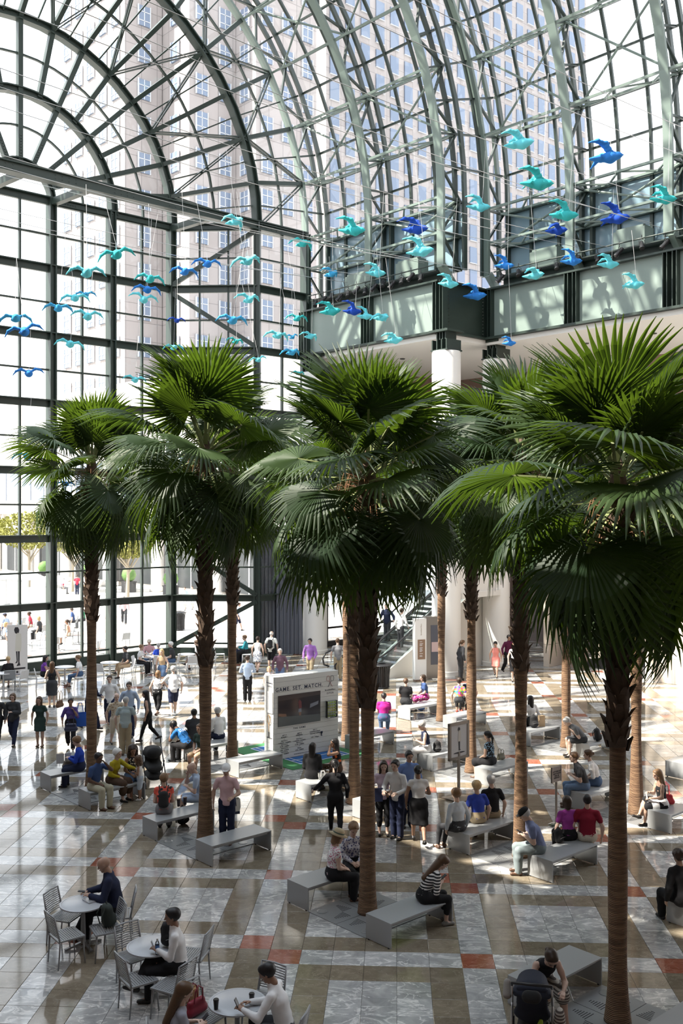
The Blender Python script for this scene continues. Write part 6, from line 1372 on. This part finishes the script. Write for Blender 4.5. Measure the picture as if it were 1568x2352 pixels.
W(934, 1900, 195, 'man in blue shirt standing behind the man with folder', 'stand', h=1.78, top='long', topm=cloth((.16, .26, .55)), botm=k_('navy'), shoem=sh_b, hairc='black', skin='m', lean=10)
W(961, 1938, 5, 'woman in white top and black knee skirt, back turned', 'walk', sex='f', h=1.68, fat=1.06, top='cap', topm=k_('white'), bot='skirt', botm=k_('black'), shoem=sh_b, hair='bun', hairc='black', skin='t', armL='down', armR='hold')
S(881, 1655, 355, 'woman in magenta tee and jeans seated, back turned', sex='f', h=1.66, fat=1.18, top='tee', topm=k_('mag'), bot='jeans', botm=k_('jean'), shoem=sh_w, hair='bun', hairc='black', armL='lap', armR='lap')
S(931, 1617, 350, 'woman in black top with bun seated beside shopping on the far bench', sex='f', h=1.68, fat=1.15, top='tee', topm=k_('black'), botm=k_('char'), shoem=sh_b, hair='bun', hairc='brown', armL='lap', armR='lap')
S(977, 1605, 100, 'woman in navy top and pink skirt facing left on the far bench', sex='f', h=1.66, top='tee', topm=k_('polo'), bot='skirt', botm=cloth(K['mag'], 'floral', K['pink'], 20), shoem=sh_b, hair='bob', hairc='dbrown', armL='lap', armR='lap')
R_['navytank'] = S(981, 1726, 95, 'grey haired woman in navy tank and white skirt looking at a phone', sex='f', h=1.66, top='tank', topm=k_('navy'), bot='capri', botm=k_('white'), shoem=sh_b, hair='fluffy', hairc='grey', armL='phone', armR='phone', head=(28, 0), lean=8)
R_['hat'] = S(763, 2018, 285, 'woman in straw hat and floral white top seated by the central palm', sex='f', h=1.66, fat=1.12, top='cap', topm=cloth(K['white'], 'floral', (.45, .12, .2), 34), bot='pants', botm=k_('black'), shoem=sh_br, hair='bob', hairc='lbrown', armL='lap', armR='lap', head=(18, 0), extra=[('sunhat', mat('straw', (.42, .35, .22), .8), mat('green ribbon', (.10, .14, .11), .7))])
S(808, 1990, 195, 'woman in blue patterned shirt partly behind the central palm', sex='f', h=1.66, top='long', topm=cloth((.55, .56, .62), 'floral', (.08, .09, .2), 26), botm=k_('black'), shoem=sh_b, hair='fluffy', hairc='lbrown', armL='lap', armR='lap', head=(25, 0))
R_['stripe'] = S(972, 2070, 285, 'young woman in black and white striped top bent over a phone', sex='f', h=1.68, top='half', topm=cloth((.66, .64, .62), 'stripe', (.014, .014, .016), 6.5), bot='capri', botm=k_('black'), shoem=sh_gr, hair='straight', hairc='brown', armL='phone', armR='phone', lean=16, hunch=26, head=(42, 0), legs=((-.12, .46, .085), (.10, .40, .085)))
# ---- right half
W(1057, 1561, 290, 'woman in dark suit with white bow tie shirt leaning at the column', 'stand', sex='f', h=1.68, top='jacket', topm=k_('char'), botm=k_('char'), shoem=sh_b, hair='pony', hairc='brown')
W(1138, 1556, 165, 'girl in coral pink sleeveless dress', 'walk', sex='f', h=1.58, top='dress', topm=cloth((.85, .30, .26)), bot=None, shoem=sh_b, hair='bun', hairc='black', skin='m', head=(20, 0))
W(1166, 1548, 200, 'man in maroon shirt and black trousers beside the girl in pink', 'walk', h=1.76, top='long', topm=k_('mar'), botm=k_('black'), shoem=sh_b, hairc='black', skin='t', armL='hold', armR='down')
W(1181, 1566, 170, 'woman in white top and black skirt half behind the dark trunk', 'stand', sex='f', h=1.66, top='cap', topm=k_('white'), bot='skirt', botm=k_('black'), shoem=sh_b, hair='bun', hairc='lbrown', armL='hold')
W(1192, 1556, 180, 'person drinking, mostly hidden by the dark right trunk', 'stand', h=1.74, top='tee', topm=k_('white'), botm=k_('navy'), shoem=sh_b, hairc='lbrown', armL='mouth')
S(1054, 1613, 350, 'woman in colourful flower blouse seated, back turned', sex='f', h=1.62, top='tee', topm=cloth((.6, .2, .1), 'multi', (.8, .15, .1), 14), bot='capri', botm=k_('char'), shoem=sh_red, hair='fluffy', hairc='dbrown')
S(1078, 1610, 20, 'person in navy seated behind the patchy palm trunk', h=1.72, top='tee', topm=k_('navy'), botm=k_('black'), shoem=sh_red, hairc='dbrown')
S(1127, 1755, 55, 'woman in blue patterned blouse with long ponytail, seated', sex='f', h=1.66, top='cap', topm=cloth(K['black'], 'floral', (.25, .38, .5), 26), bot='skirt', botm=k_('black'), shoem=sh_br, hair='pony', hairc='black', skin='m', armL='lap', armR='lap')
S(1221, 1660, 20, 'woman in white blouse on the far bench behind the dark trunk', sex='f', h=1.62, top='long', topm=k_('white'), botm=k_('black'), shoem=sh_b, hair='long', hairc='black')
R_['grey'] = S(1338, 1704, 95, 'grey haired man in grey tee and dark shorts bent over his phone', h=1.76, top='tee', topm=cloth((.14, .145, .15)), bot='shorts', botm=k_('char'), shoem=sh_b, hair='short', hairc='grey', armL='phone', armR='phone', lean=34, hunch=16, head=(38, 0))
S(1342, 1812, 88, 'young man in charcoal tee and rolled jeans holding a drink', h=1.80, top='tee', topm=k_('char'), bot='capri', botm=cloth((.13, .20, .32)), shoem=sh_br, hairc='brown', armL='phone', armR='phone', lean=14, hunch=14)
S(1371, 1803, 75, 'woman in white shirt with bun beside the young man in charcoal', sex='f', h=1.70, top='half', topm=k_('white'), bot='jeans', botm=k_('jean'), shoem=sh_br, hair='bun', hairc='brown', armL='lap', armR='lap', lean=12, hunch=14)
R_['redbag'] = S(1520, 1853, 95, 'woman with loose brown hair in white skirt holding up a phone', sex='f', h=1.64, top='strapless', topm=k_('black'), bot='mini', botm=k_('white'), shoem=sh_b, hair='long', hairc='lbrown', skin='m', armL='hold', armR='phone', legs='crossed', head=(15, 0))
S(1053, 1908, 30, 'elder in pale blue shirt, leftmost of three seated with backs turned', sex='f', h=1.66, fat=1.08, top='long', topm=cloth((.52, .58, .64)), bot='leggings', botm=k_('char'), shoem=sh_br, hair='fluffy', hairc='lbrown', legs=((-.30, .38, .085), (-.12, .40, .085)))
S(1098, 1889, 18, 'woman in royal blue tee, middle of three seated with backs turned', sex='f', h=1.66, fat=1.15, top='tee', topm=cloth((.03, .06, .36)), botm=k_('khaki'), shoem=sh_br, hair='fluffy', hairc='blond')
S(1131, 1877, 12, 'man in black tee, rightmost of three seated with backs turned', h=1.74, top='tee', topm=k_('black'), botm=k_('khaki'), shoem=sh_b, hair='short', hairc='grey')
R_['cap'] = S(1237, 1956, 92, 'man in grey blue shirt and black cap seated facing left', h=1.76, fat=1.12, top='tee', topm=cloth((.17, .20, .33)), botm=cloth((.20, .24, .25)), shoem=sh_br, hair='short', hairc='grey', armL='phone', armR='phone', lean=12, hunch=18, head=(30, 0), extra=[('cap', k_('black'))])
S(1306, 1928, 12, 'woman in purple pink tee seated, back turned, left of the man in red', sex='f', h=1.66, fat=1.06, top='tee', topm=cloth((.30, .045, .27)), botm=k_('black'), shoem=sh_b, hair='bob', hairc='dbrown')
S(1349, 1931, 350, 'man in dark red tee seated, back turned', h=1.76, fat=1.08, top='tee', topm=k_('red'), bot='shorts', botm=k_('cream'), shoem=sh_b, hairc='black')
S(1566, 2072, 20, 'woman in black coat cut by the right edge', sex='f', h=1.68, fat=1.1, top='jacket', topm=k_('black'), botm=k_('black'), shoem=sh_b, hair='fluffy', hairc='dbrown', skin='m')
S(1240, 2262, 188, 'mother in black tank and zigzag skirt bending over the pushchair', sex='f', h=1.68, top='tank', topm=k_('black'), bot='skirt', botm=cloth((.48, .46, .42), 'stripe', (.10, .09, .085), 8), shoem=sh_br, hair='pony', hairc='dbrown', glasses=True, lean=32, hunch=18, head=(45, 0), armL='hold', armR='hold', legs=((-.24, .46, .085), (.05, .3, .085)))
# ---- tables in front
R_['suit'] = S(266, 2092, 98, 'bald man in dark navy suit seated at the laptop table', z=.45, h=1.80, top='jacket', topm=k_('navy'), botm=k_('black'), shoem=sh_b, hair='bald', skin='m', armL='table', armR=(-.02, .36, -.26), lean=8, hunch=12, head=(22, 0), legs=((-.1, .46, .085), (.1, .62, .10)))
R_['phone2'] = S(412, 2228, 98, 'man in white shirt and black trousers holding a white phone', z=.45, h=1.76, top='long', topm=k_('white'), bot='jeans', botm=k_('black'), shoem=sh_b, hairc='black', skin='t', armL='phone', armR='lap', legs='crossed', lean=4)
R_['bottom'] = S(652, 2375, 78, 'man in white shirt with black hair using a phone at the bottom edge', z=.45, h=1.78, top='long', topm=k_('white'), botm=k_('char'), shoem=sh_b, hairc='black', skin='t', armL=(.02, .36, -.18), armR=(-.1, .36, -.22), lean=8, hunch=16, head=(25, 0))
R_['longhair'] = S(402, 2420, 290, 'woman with long brown hair and grey top at the bottom edge', z=.45, sex='f', h=1.66, top='tee', topm=cloth((.30, .31, .36)), botm=k_('black'), shoem=sh_b, hair='straight', hairc='brown', armL='phone', armR='phone', head=(20, 0))
# ---- terrace, beyond the glass
for i, (px, py, fc, ps, l, kw) in enumerate((
    (285, 1434, 195, 'walk', 'man in pale pink shirt and dark trousers walking outside on the terrace', dict(h=1.80, top='long', topm=k_('pink'), botm=k_('char'))),
    (177, 1366, 10, 'stand', 'person in red top standing outside, left of a pair in white', dict(h=1.72, top='tee', topm=cloth((.5, .03, .06)), botm=k_('navy'))),
    (194, 1366, 0, 'stand', 'man in white shirt and tan shorts standing outside beside the red top', dict(h=1.78, top='tee', topm=k_('white'), bot='shorts', botm=k_('tan'))),
    (203, 1368, 350, 'stand', 'person in white top and bright blue trousers standing outside', dict(h=1.66, top='tee', topm=k_('white'), botm=cloth((.05, .35, .55)))),
    (425, 1402, 170, 'walk', 'left one of two pale clad walkers outside above the litter bin', dict(h=1.74, top='tee', topm=k_('lblue'), bot='shorts', botm=k_('white'))),
    (442, 1400, 170, 'walk', 'right one of two pale clad walkers outside, by the second palm', dict(h=1.76, top='tee', topm=k_('white'), bot='shorts', botm=k_('white'))),
    (545, 1450, 270, 'walk', 'runner outside half hidden by the slim palm near the curtain', dict(h=1.74, top='tee', topm=k_('lblue'), bot='shorts', botm=k_('navy'))))):
    W(px, py, fc, l, ps, shoem=sh_b, lod=1, **kw)
for px, py, fc, l, kw in ((168, 1430, 95, 'man in blue polo seated outside at a terrace table', dict(top='tee', topm=k_('polo'), botm=k_('char'))), (192, 1426, 100, 'person in green top seated outside left of the palm trunk', dict(top='tee', topm=cloth((.03, .2, .08)), botm=k_('char'))),
    (158, 1461, 100, 'person in peach top seated outside between two window columns', dict(sex='f', top='tank', topm=cloth((.7, .4, .28)), bot='shorts', botm=k_('cream'), hair='pony', skin='t')), (71, 1440, 100, 'person in red tee seated outside above the photo banner', dict(top='tee', topm=cloth((.5, .05, .08)), bot='shorts', botm=k_('cream'), skin='d')),
    (92, 1452, 80, 'blond person in black seated outside right of the photo banner', dict(sex='f', top='tee', topm=k_('char'), botm=k_('black'), hair='bob', hairc='blond')), (46, 1434, 80, 'person in white seated outside above the photo banner', dict(sex='f', top='tee', topm=k_('white'), botm=k_('lblue'), hair='fluffy', hairc='lbrown')),
    (143, 1352, 285, 'person in pink lounging outside on the far terrace', dict(sex='f', top='tee', topm=cloth((.6, .12, .2)), botm=k_('grey'))), (9, 1468, 300, 'pale clad person seated outside at the left edge', dict(sex='f', top='tee', topm=k_('lblue'), botm=k_('grey'), hair='bob', hairc='blond')), (14, 1445, 60, 'person in dark blue cap seated outside at the left edge', dict(top='tee', topm=k_('lblue'), botm=k_('navy'), extra=[('cap', k_('navy'))]))):
    S(px, py, fc, l, z=.45, shoem=sh_b, lod=1, **kw); chair(at(px, py, .45), fc, 'metal cafe chair under the ' + ' '.join(l.split()[:9]), 'g', False)
for i, (px, py, l) in enumerate(((150, 1432, 'pale terrace table in front of the man in blue polo outside'), (135, 1462, 'pale terrace table beside the person in peach outside'), (56, 1452, 'pale terrace table between the seated people above the photo banner'), (180, 1448, 'pale terrace table left of the leftmost palm trunk, outside'), (225, 1470, 'pale terrace table right of the leftmost palm trunk, outside'), (25, 1475, 'pale terrace table at the left edge outside'))):
    table(at(px, py, .72), l, .42, .72, mat('terrace table top', (.34, .35, .37), .3), base=CHM)
for px, py, fc, l in ((80, 1470, 130, 'empty pale grey mesh chair outside right of the photo banner'), (238, 1470, 100, 'empty pale grey chair outside near the third window column'), (258, 1480, 300, 'empty pale grey chair outside below the man in pale pink'), (205, 1470, 60, 'empty pale grey chair outside behind the leftmost trunk'), (125, 1480, 20, 'empty pale grey chair outside beside the first window column'), (285, 1470, 40, 'empty pale grey chair outside, rightmost of the terrace'), (60, 1475, 330, 'empty pale grey chair outside behind the photo banner')):
    chair(at(px, py, .45), fc, l, 'g', False)
# ---- things in hands
def tw_(R, v): return R['R'].to_3x3() @ Vector(v)
phone(R_['stripe']['wR']+Vector((.0, 0, .02)), tw_(R_['stripe'], (0, .7, .5)), tw_(R_['stripe'], (0, -.5, .7)), 'dark phone in the hands of the woman in stripes'); phone(R_['phone2']['wL']+Vector((0, 0, .03)), tw_(R_['phone2'], (0, .3, .9)), tw_(R_['phone2'], (0, -.9, .3)), 'white phone held by the man at the water bottle table', True)
phone(R_['bottom']['wL']+Vector((0, 0, .03)), tw_(R_['bottom'], (0, .4, .8)), tw_(R_['bottom'], (0, -.8, .4)), 'black phone held by the man at the bottom edge'); phone(R_['longhair']['wL']+Vector((0, 0, .02)), tw_(R_['longhair'], (0, .6, .6)), tw_(R_['longhair'], (0, -.6, .6)), 'phone in the hands of the long haired woman at the bottom')
phone(R_['grey']['wL']+Vector((0, 0, .02)), tw_(R_['grey'], (0, .7, .4)), tw_(R_['grey'], (0, -.4, .7)), 'phone in the hands of the bending man in grey'); phone(R_['navytank']['wL']+Vector((0, 0, .02)), tw_(R_['navytank'], (0, .7, .4)), tw_(R_['navytank'], (0, -.4, .7)), 'phone in the hands of the woman in navy tank', True)
phone(R_['redbag']['wL']+Vector((0, 0, .03)), tw_(R_['redbag'], (0, .2, .95)), tw_(R_['redbag'], (0, -.95, .2)), 'pale phone held up by the woman with red handbag', True); phone(R_['suit']['wR']+Vector((0, 0, .02)), tw_(R_['suit'], (0, .9, .1)), tw_(R_['suit'], (0, -.1, .9)), 'black phone in the hand of the suited man'); phone(R_['cap']['wL']+Vector((0, 0, .02)), tw_(R_['cap'], (0, .8, .4)), tw_(R_['cap'], (0, -.4, .8)), 'black tablet phone of the man in black cap')
p = at(866, 1825, 1.02); t = empty('folder', (p.x, p.y, 1.02), .2); tag(t, 'navy folder held by the woman in lilac tee', 'folder'); m = MB(); m.box((0, -.02, 0), (.24, .015, .30)); m.build('cover', mat('navy folder', (.02, .03, .09), .5), t); m = MB(); m.box((0, -.012, 0), (.225, .006, .29)); m.build('pages', mat('white plastic', (.75, .75, .75), .4), t)
p = at(906, 1812, 1.06); t = empty('folder', (p.x, p.y-.1, 1.06), -.2); tag(t, 'grey folder with dark label held by the man in white shirt', 'folder'); m = MB(); m.box((0, 0, 0), (.23, .015, .29)); m.build('cover', mat('grey folder', (.34, .34, .37), .5), t); m = MB(); m.box((-.02, -.009, .04), (.08, .002, .07)); m.build('sticker', mat('dark red sticker', (.06, .01, .02), .5), t)
p = at(889, 1822, 1.0); cup((p.x, p.y-.12, .95), 'iced coffee cup in the hand of the man in white shirt', mat('white plastic', (.75, .75, .75), .4), mat('iced coffee', (.28, .16, .09), .3), .14, .042)
p = at(147, 1740, .72); t = empty('newspaper', (p.x, p.y, .70), .5); tag(t, 'open paper in the hands of the woman in blue sweater', 'paper'); 
for s in (-1, 1): m = MB(); m.box((s*.10, 0, .0), (.2, .004, .26), s*.35); m.build('page', mat('news print', (.45, .45, .45), .7), t)
st = R_['staff']; text('STAFF', .145, mat('white print', (.75, .75, .75), .6), st['o'], face_M(*st['bm']), bold=.003)
# ================================================================== FABRIC BIRDS ON CORDS, CABLES, SPOTLIGHTS
BC = {'T': (.04, .42, .43), 'C': (.13, .58, .66), 'K': (.05, .33, .60), 'B': (.03, .19, .56), 'D': (.014, .06, .36)}
BN = {'T': 'teal', 'C': 'pale turquoise', 'K': 'sky blue', 'B': 'mid blue', 'D': 'deep royal blue'}
def bird_meshes(c):
    m = mat('felt '+c, BC[c], .85, 0, .2, bump=.2, bscale=120); Xx = V3(1, 0, 0)
    v, q = net([C((0, .46, .02), (0, .30, .02), .012, .09), C((0, .30, .02), (0, .08, 0), .10, .175), C((0, .08, 0), (0, -.20, 0), .175, .10), C((0, -.20, 0), (0, -.50, .03), .10, .03, Xx, 2.0)], .022, .05)
    body = npmesh('body', [(v, q, 0)], [m]); wg = []
    for s in (-1, 1):
        Yy = V3(0, 1, 0)
        v, q = net([C((s*.10, .10, .08), (s*.34, .03, .20), .055, .062, Yy, 2.1), C((s*.34, .03, .20), (s*.58, -.08, .12), .062, .048, Yy, 2.1), C((s*.58, -.08, .12), (s*.74, -.22, -.06), .048, .016, Yy, 2.0)], .022, .04, lambda g: .004*np.sin(60*g[:, 0]))
        wg.append(npmesh('wing', [(v, q, 0)], [m]))
    return body, wg
BM_ = {c: bird_meshes(c) for c in BC}
CORD = mat('white cord', (.6, .6, .6), .7)
def dmax(px):
    t = (px-784)/F; r = Vector((t, 1, 0)); ds = []
    for U_ in (UA if px < 400 else 38.2,): ds.append(U_/(r.dot(UD)))
    for V_, in ((V1,),) if px < 1040 else ((V2,),):
        q = r.dot(VD)
        if q > 0: ds.append(V_/q)
    return min(ds)-2.2
BIRDS = [(268, 586, 78, 'T', 0, 'upper left, wings spread, left of the third window column'), (199, 628, 79, 'C', 0, 'left of the second mullion below the thick transom'), (345, 642, 63, 'T', 0, 'topmost of the three stacked left of the kinked column'), (338, 666, 61, 'B', 0, 'middle of the three stacked left of the kinked column'), (330, 689, 61, 'C', 0, 'lowest of the three stacked left of the kinked column'),
    (172, 685, 62, 'C', 0, 'in the overlapping pair right of the first column'), (197, 678, 45, 'K', 0, 'hiding behind its pale neighbour right of the first column'), (134, 709, 63, 'K', 0, 'crossing the first window column'), (201, 728, 65, 'C', 0, 'below the overlapping pair right of the first column'), (36, 732, 70, 'K', 0, 'upper of two at the left edge'), (56, 762, 78, 'B', 0, 'lower of two at the left edge'),
    (161, 791, 62, 'C', 0, 'right of the first column above the leftmost palm'), (66, 858, 62, 'B', 0, 'alone at far left above the leftmost palm'), (424, 625, 60, 'B', 0, 'left of a close pair beside the kinked column'), (476, 607, 62, 'B', 0, 'right of a close pair over the diagonal brace'), (406, 737, 38, 'D', 0, 'small, on the kinked column above the second palm'), (310, 873, 50, 'C', 0, 'just above the gap between the two left palms'),
    (539, 509, 66, 'C', 40, 'on the heavy tie beam'), (567, 600, 72, 'C', 15, 'in the braced bay below the tie beam'), (694, 560, 59, 'T', 20, 'where the tie beam meets the first rib'), (810, 530, 66, 'T', 60, 'with raised wing before the ribs, left of the royal blue one'), (955, 527, 66, 'D', 50, 'before the ribs above the lamp track'), (966, 578, 68, 'C', 50, 'directly below the royal blue one at the ribs'), (760, 630, 52, 'K', 30, 'just above the left end of the green girder'),
    (864, 628, 50, 'C', 70, 'facing right at the lamp track'), (571, 689, 59, 'C', 15, 'upper centre of the lower braced bay'), (534, 737, 67, 'K', 0, 'with wide drooping wings above the second palm'), (682, 732, 49, 'T', 0, 'in the narrow bay left of the green girder'), (637, 771, 57, 'C', 10, 'left of three in a row above the centre palm'), (671, 775, 32, 'K', 10, 'small, middle of three in a row'), (712, 773, 46, 'C', 25, 'right of three in a row at the girder foot'),
    (760, 716, 53, 'T', 60, 'before the first green girder panel'), (810, 716, 47, 'D', 65, 'between two pale ones on the green girder'), (839, 727, 40, 'C', 50, 'half behind the royal blue one on the girder'), (875, 730, 58, 'C', 35, 'on the second green girder panel'), (541, 785, 40, 'T', 15, 'just over the second palm crown'), (593, 827, 40, 'C', 0, 'between second and central palm crowns'), (905, 782, 47, 'C', 60, 'under the girder above the central palm'), (669, 810, 50, 'K', 20, 'partly hidden left of the central palm tips'), (685, 858, 32, 'T', 10, 'deep behind the central palm tips'),
    (1194, 331, 72, 'C', 80, 'highest of all, at upper right'), (1235, 423, 80, 'T', 80, 'largest, with raised wing at upper right'), (1395, 362, 80, 'B', 80, 'second highest, near the right edge'), (1100, 476, 58, 'C', 70, 'before the dark corner ribs'), (1297, 495, 69, 'T', 55, 'above the royal blue one near the right ribs'), (1279, 530, 54, 'D', 45, 'below a teal one near the right ribs'), (1415, 503, 69, 'D', 75, 'facing right before the blue spandrel panels'), (1525, 458, 63, 'T', 75, 'by the rib at the right edge'),
    (1159, 611, 47, 'B', 55, 'at the right corner of the dark return girder'), (1226, 633, 54, 'C', 45, 'touching the top of the right girder'), (1313, 601, 52, 'B', 70, 'left of two on the right lamp track'), (1398, 608, 52, 'C', 70, 'right of two on the right lamp track'), (1456, 655, 52, 'C', 60, 'before the last green girder panel'), (1031, 653, 50, 'C', 70, 'upper of two before the corner column head'), (1092, 680, 56, 'B', 70, 'before the dark return girder'), (1040, 693, 47, 'T', 65, 'lower of two before the corner column head'),
    (1170, 789, 34, 'B', 60, 'peeping from the leaves right of the white column'), (63, 1049, 62, 'K', 0, 'low at left behind the leftmost palm'), (152, 1112, 40, 'B', 10, 'inside the leftmost palm crown'), (399, 799, 45, 'C', 0, 'behind the tip of the second palm')]
for i, (px, py, sp_, c, yaw, l) in enumerate(BIRDS):
    real = 1.18; d = min(real*F/sp_, dmax(px)); s = sp_*d/F/1.30*(1.0 if yaw < 45 else 1.28)
    p = atd(px, py, d); t = empty('fabric_bird', p); t.rotation_euler = (RNG.uniform(-.08, .12), RNG.uniform(-.15, .15), PI+rad(20+min(yaw, 58))); t.scale = (s, s, s)
    tag(t, '%s cloth bird %s' % (BN[c], l), 'bird', 'cloth birds hung in a flock')
    inst('body', BM_[c][0], t)
    for w_, sg in zip(BM_[c][1], (-1, 1)): o = inst('wing', w_, t); o.rotation_euler = (RNG.uniform(-.1, .1), (sg*RNG.uniform(-.22, .25) if yaw < 50 else (-RNG.uniform(.35, .85) if sg > 0 else RNG.uniform(.1, .5))), 0 if yaw < 50 else (-.55 if sg > 0 else .35))
    m = MB(); hgt = RNG.uniform(2.0, 4.2)/s; m.tube([(0, .12, .16), (0, .12, .4), (RNG.uniform(-.3, .3)/s, .1, hgt)], .006/s, 4); m.tube([(0, -.12, .12), (0, .12, .4)], .005/s, 4); m.build('cord', CORD, t)
ORD = 'first second third fourth fifth sixth seventh eighth ninth tenth eleventh twelfth thirteenth fourteenth'.split()
for k in range(14):
    U_ = 15+k*1.75; z = 18.6+.35*sin(k*2.1); va, vb = VC-14.0, VC+(14.1 if U_ > 30.5 else 17.0); m = MB(); a = UV(U_, va, z); b = UV(U_+RNG.uniform(-1, 1), vb, z); n_ = 14
    m.tube([a.lerp(b, i/n_)-Vector((0, 0, .5*math.sin(PI*i/n_))) for i in range(n_+1)], .011, 4)
    t = m.build('suspension_cable', mat('steel cable', (.4, .4, .4), .4, .6)); tag(t, '%s of fourteen thin cables across the hall, counted from the near end' % ORD[k], 'cable', 'cables of the flock')
def spot(p, aim, label):
    t = empty('spotlight', p); tag(t, label, 'spotlight', 'spotlights along the girder'); d = Vector(aim).normalized(); m = MB()
    m.tube([-d*.22, -d*.16, d*.10, d*.14, d*.24], [.06, .09, .09, .11, .11], 12); m.build('can', BLKP, t, smooth='auto')
    m = MB(); x = d.cross(Vector((0, 0, 1))).normalized()*.11; m.tube([x, x+Vector((0, 0, .2)), Vector((0, 0, .26)), -x+Vector((0, 0, .2)), -x], .012, 6); m.tube([(0, 0, .26), (0, 0, .42)], .018, 6); m.build('yoke', BLKP, t)
pos = [(39.2-.62*i, V1-.15) for i in range(13)] + [(29.6-1.05*i, V2-.15) for i in range(9)]
for i, (u, v) in enumerate(pos): spot(UV(u, v, 17.98+.08*(i % 3)), (-VD*.5+UD*(.5 if i % 2 else -.4)+Vector((0, 0, -.8))), '%s black spotlight from the left on the %s girder' % (ORD[i if i < 13 else i-13], 'left, farther' if i < 13 else 'right, nearer'))
for ua, ub, v in ((39.8, 30.9, V1-.15), (30.0, 18, V2-.15)):
    m = MB(); m.tube([UV(ua, v, 18.42), UV(ub, v, 18.42)], .03, 8); m.bar(UV(ua, v+.5, 18.2), UV(ub, v+.5, 18.2), .8, .05); m.bar(UV(ua, v+.75, 17.95), UV(ub, v+.75, 17.95), .06, .5); t = m.build('lamp_track', GREEN); t.name = 'trim_30'; tag(t, kind='structure')
for u, v, l in ((36.8, V1+.75, 'grey green equipment box behind the left girder lamps'), (33.2, V1+.75, 'grey green equipment box near the corner above the left girder'), (27.6, V2+.75, 'grey green equipment box over the right girder, left one'), (23.2, V2+.75, 'large grey green equipment box over the right girder, right one')):
    t = empty('equipment_box', UV(u, v, 18.25), UANG); tag(t, l, 'box'); m = MB(); m.box((0, 0, .45), (1.5, .7, .8)); m.build('housing', RIBM, t); m = MB(); m.box((0, 0, .9), (1.3, .6, .1)); m.build('lid', RIBM, t)
    for x in (-.5, 0, .5): m = MB(); m.lathe([(.07, .95), (.07, 1.02)], 8, (x, 0, 0)); m.build('knob', BLKP, t)
    m = MB(); m.box((0, 0, .02), (1.7, .8, .06)); m.build('bracket', GREEN, t)
flush_text()
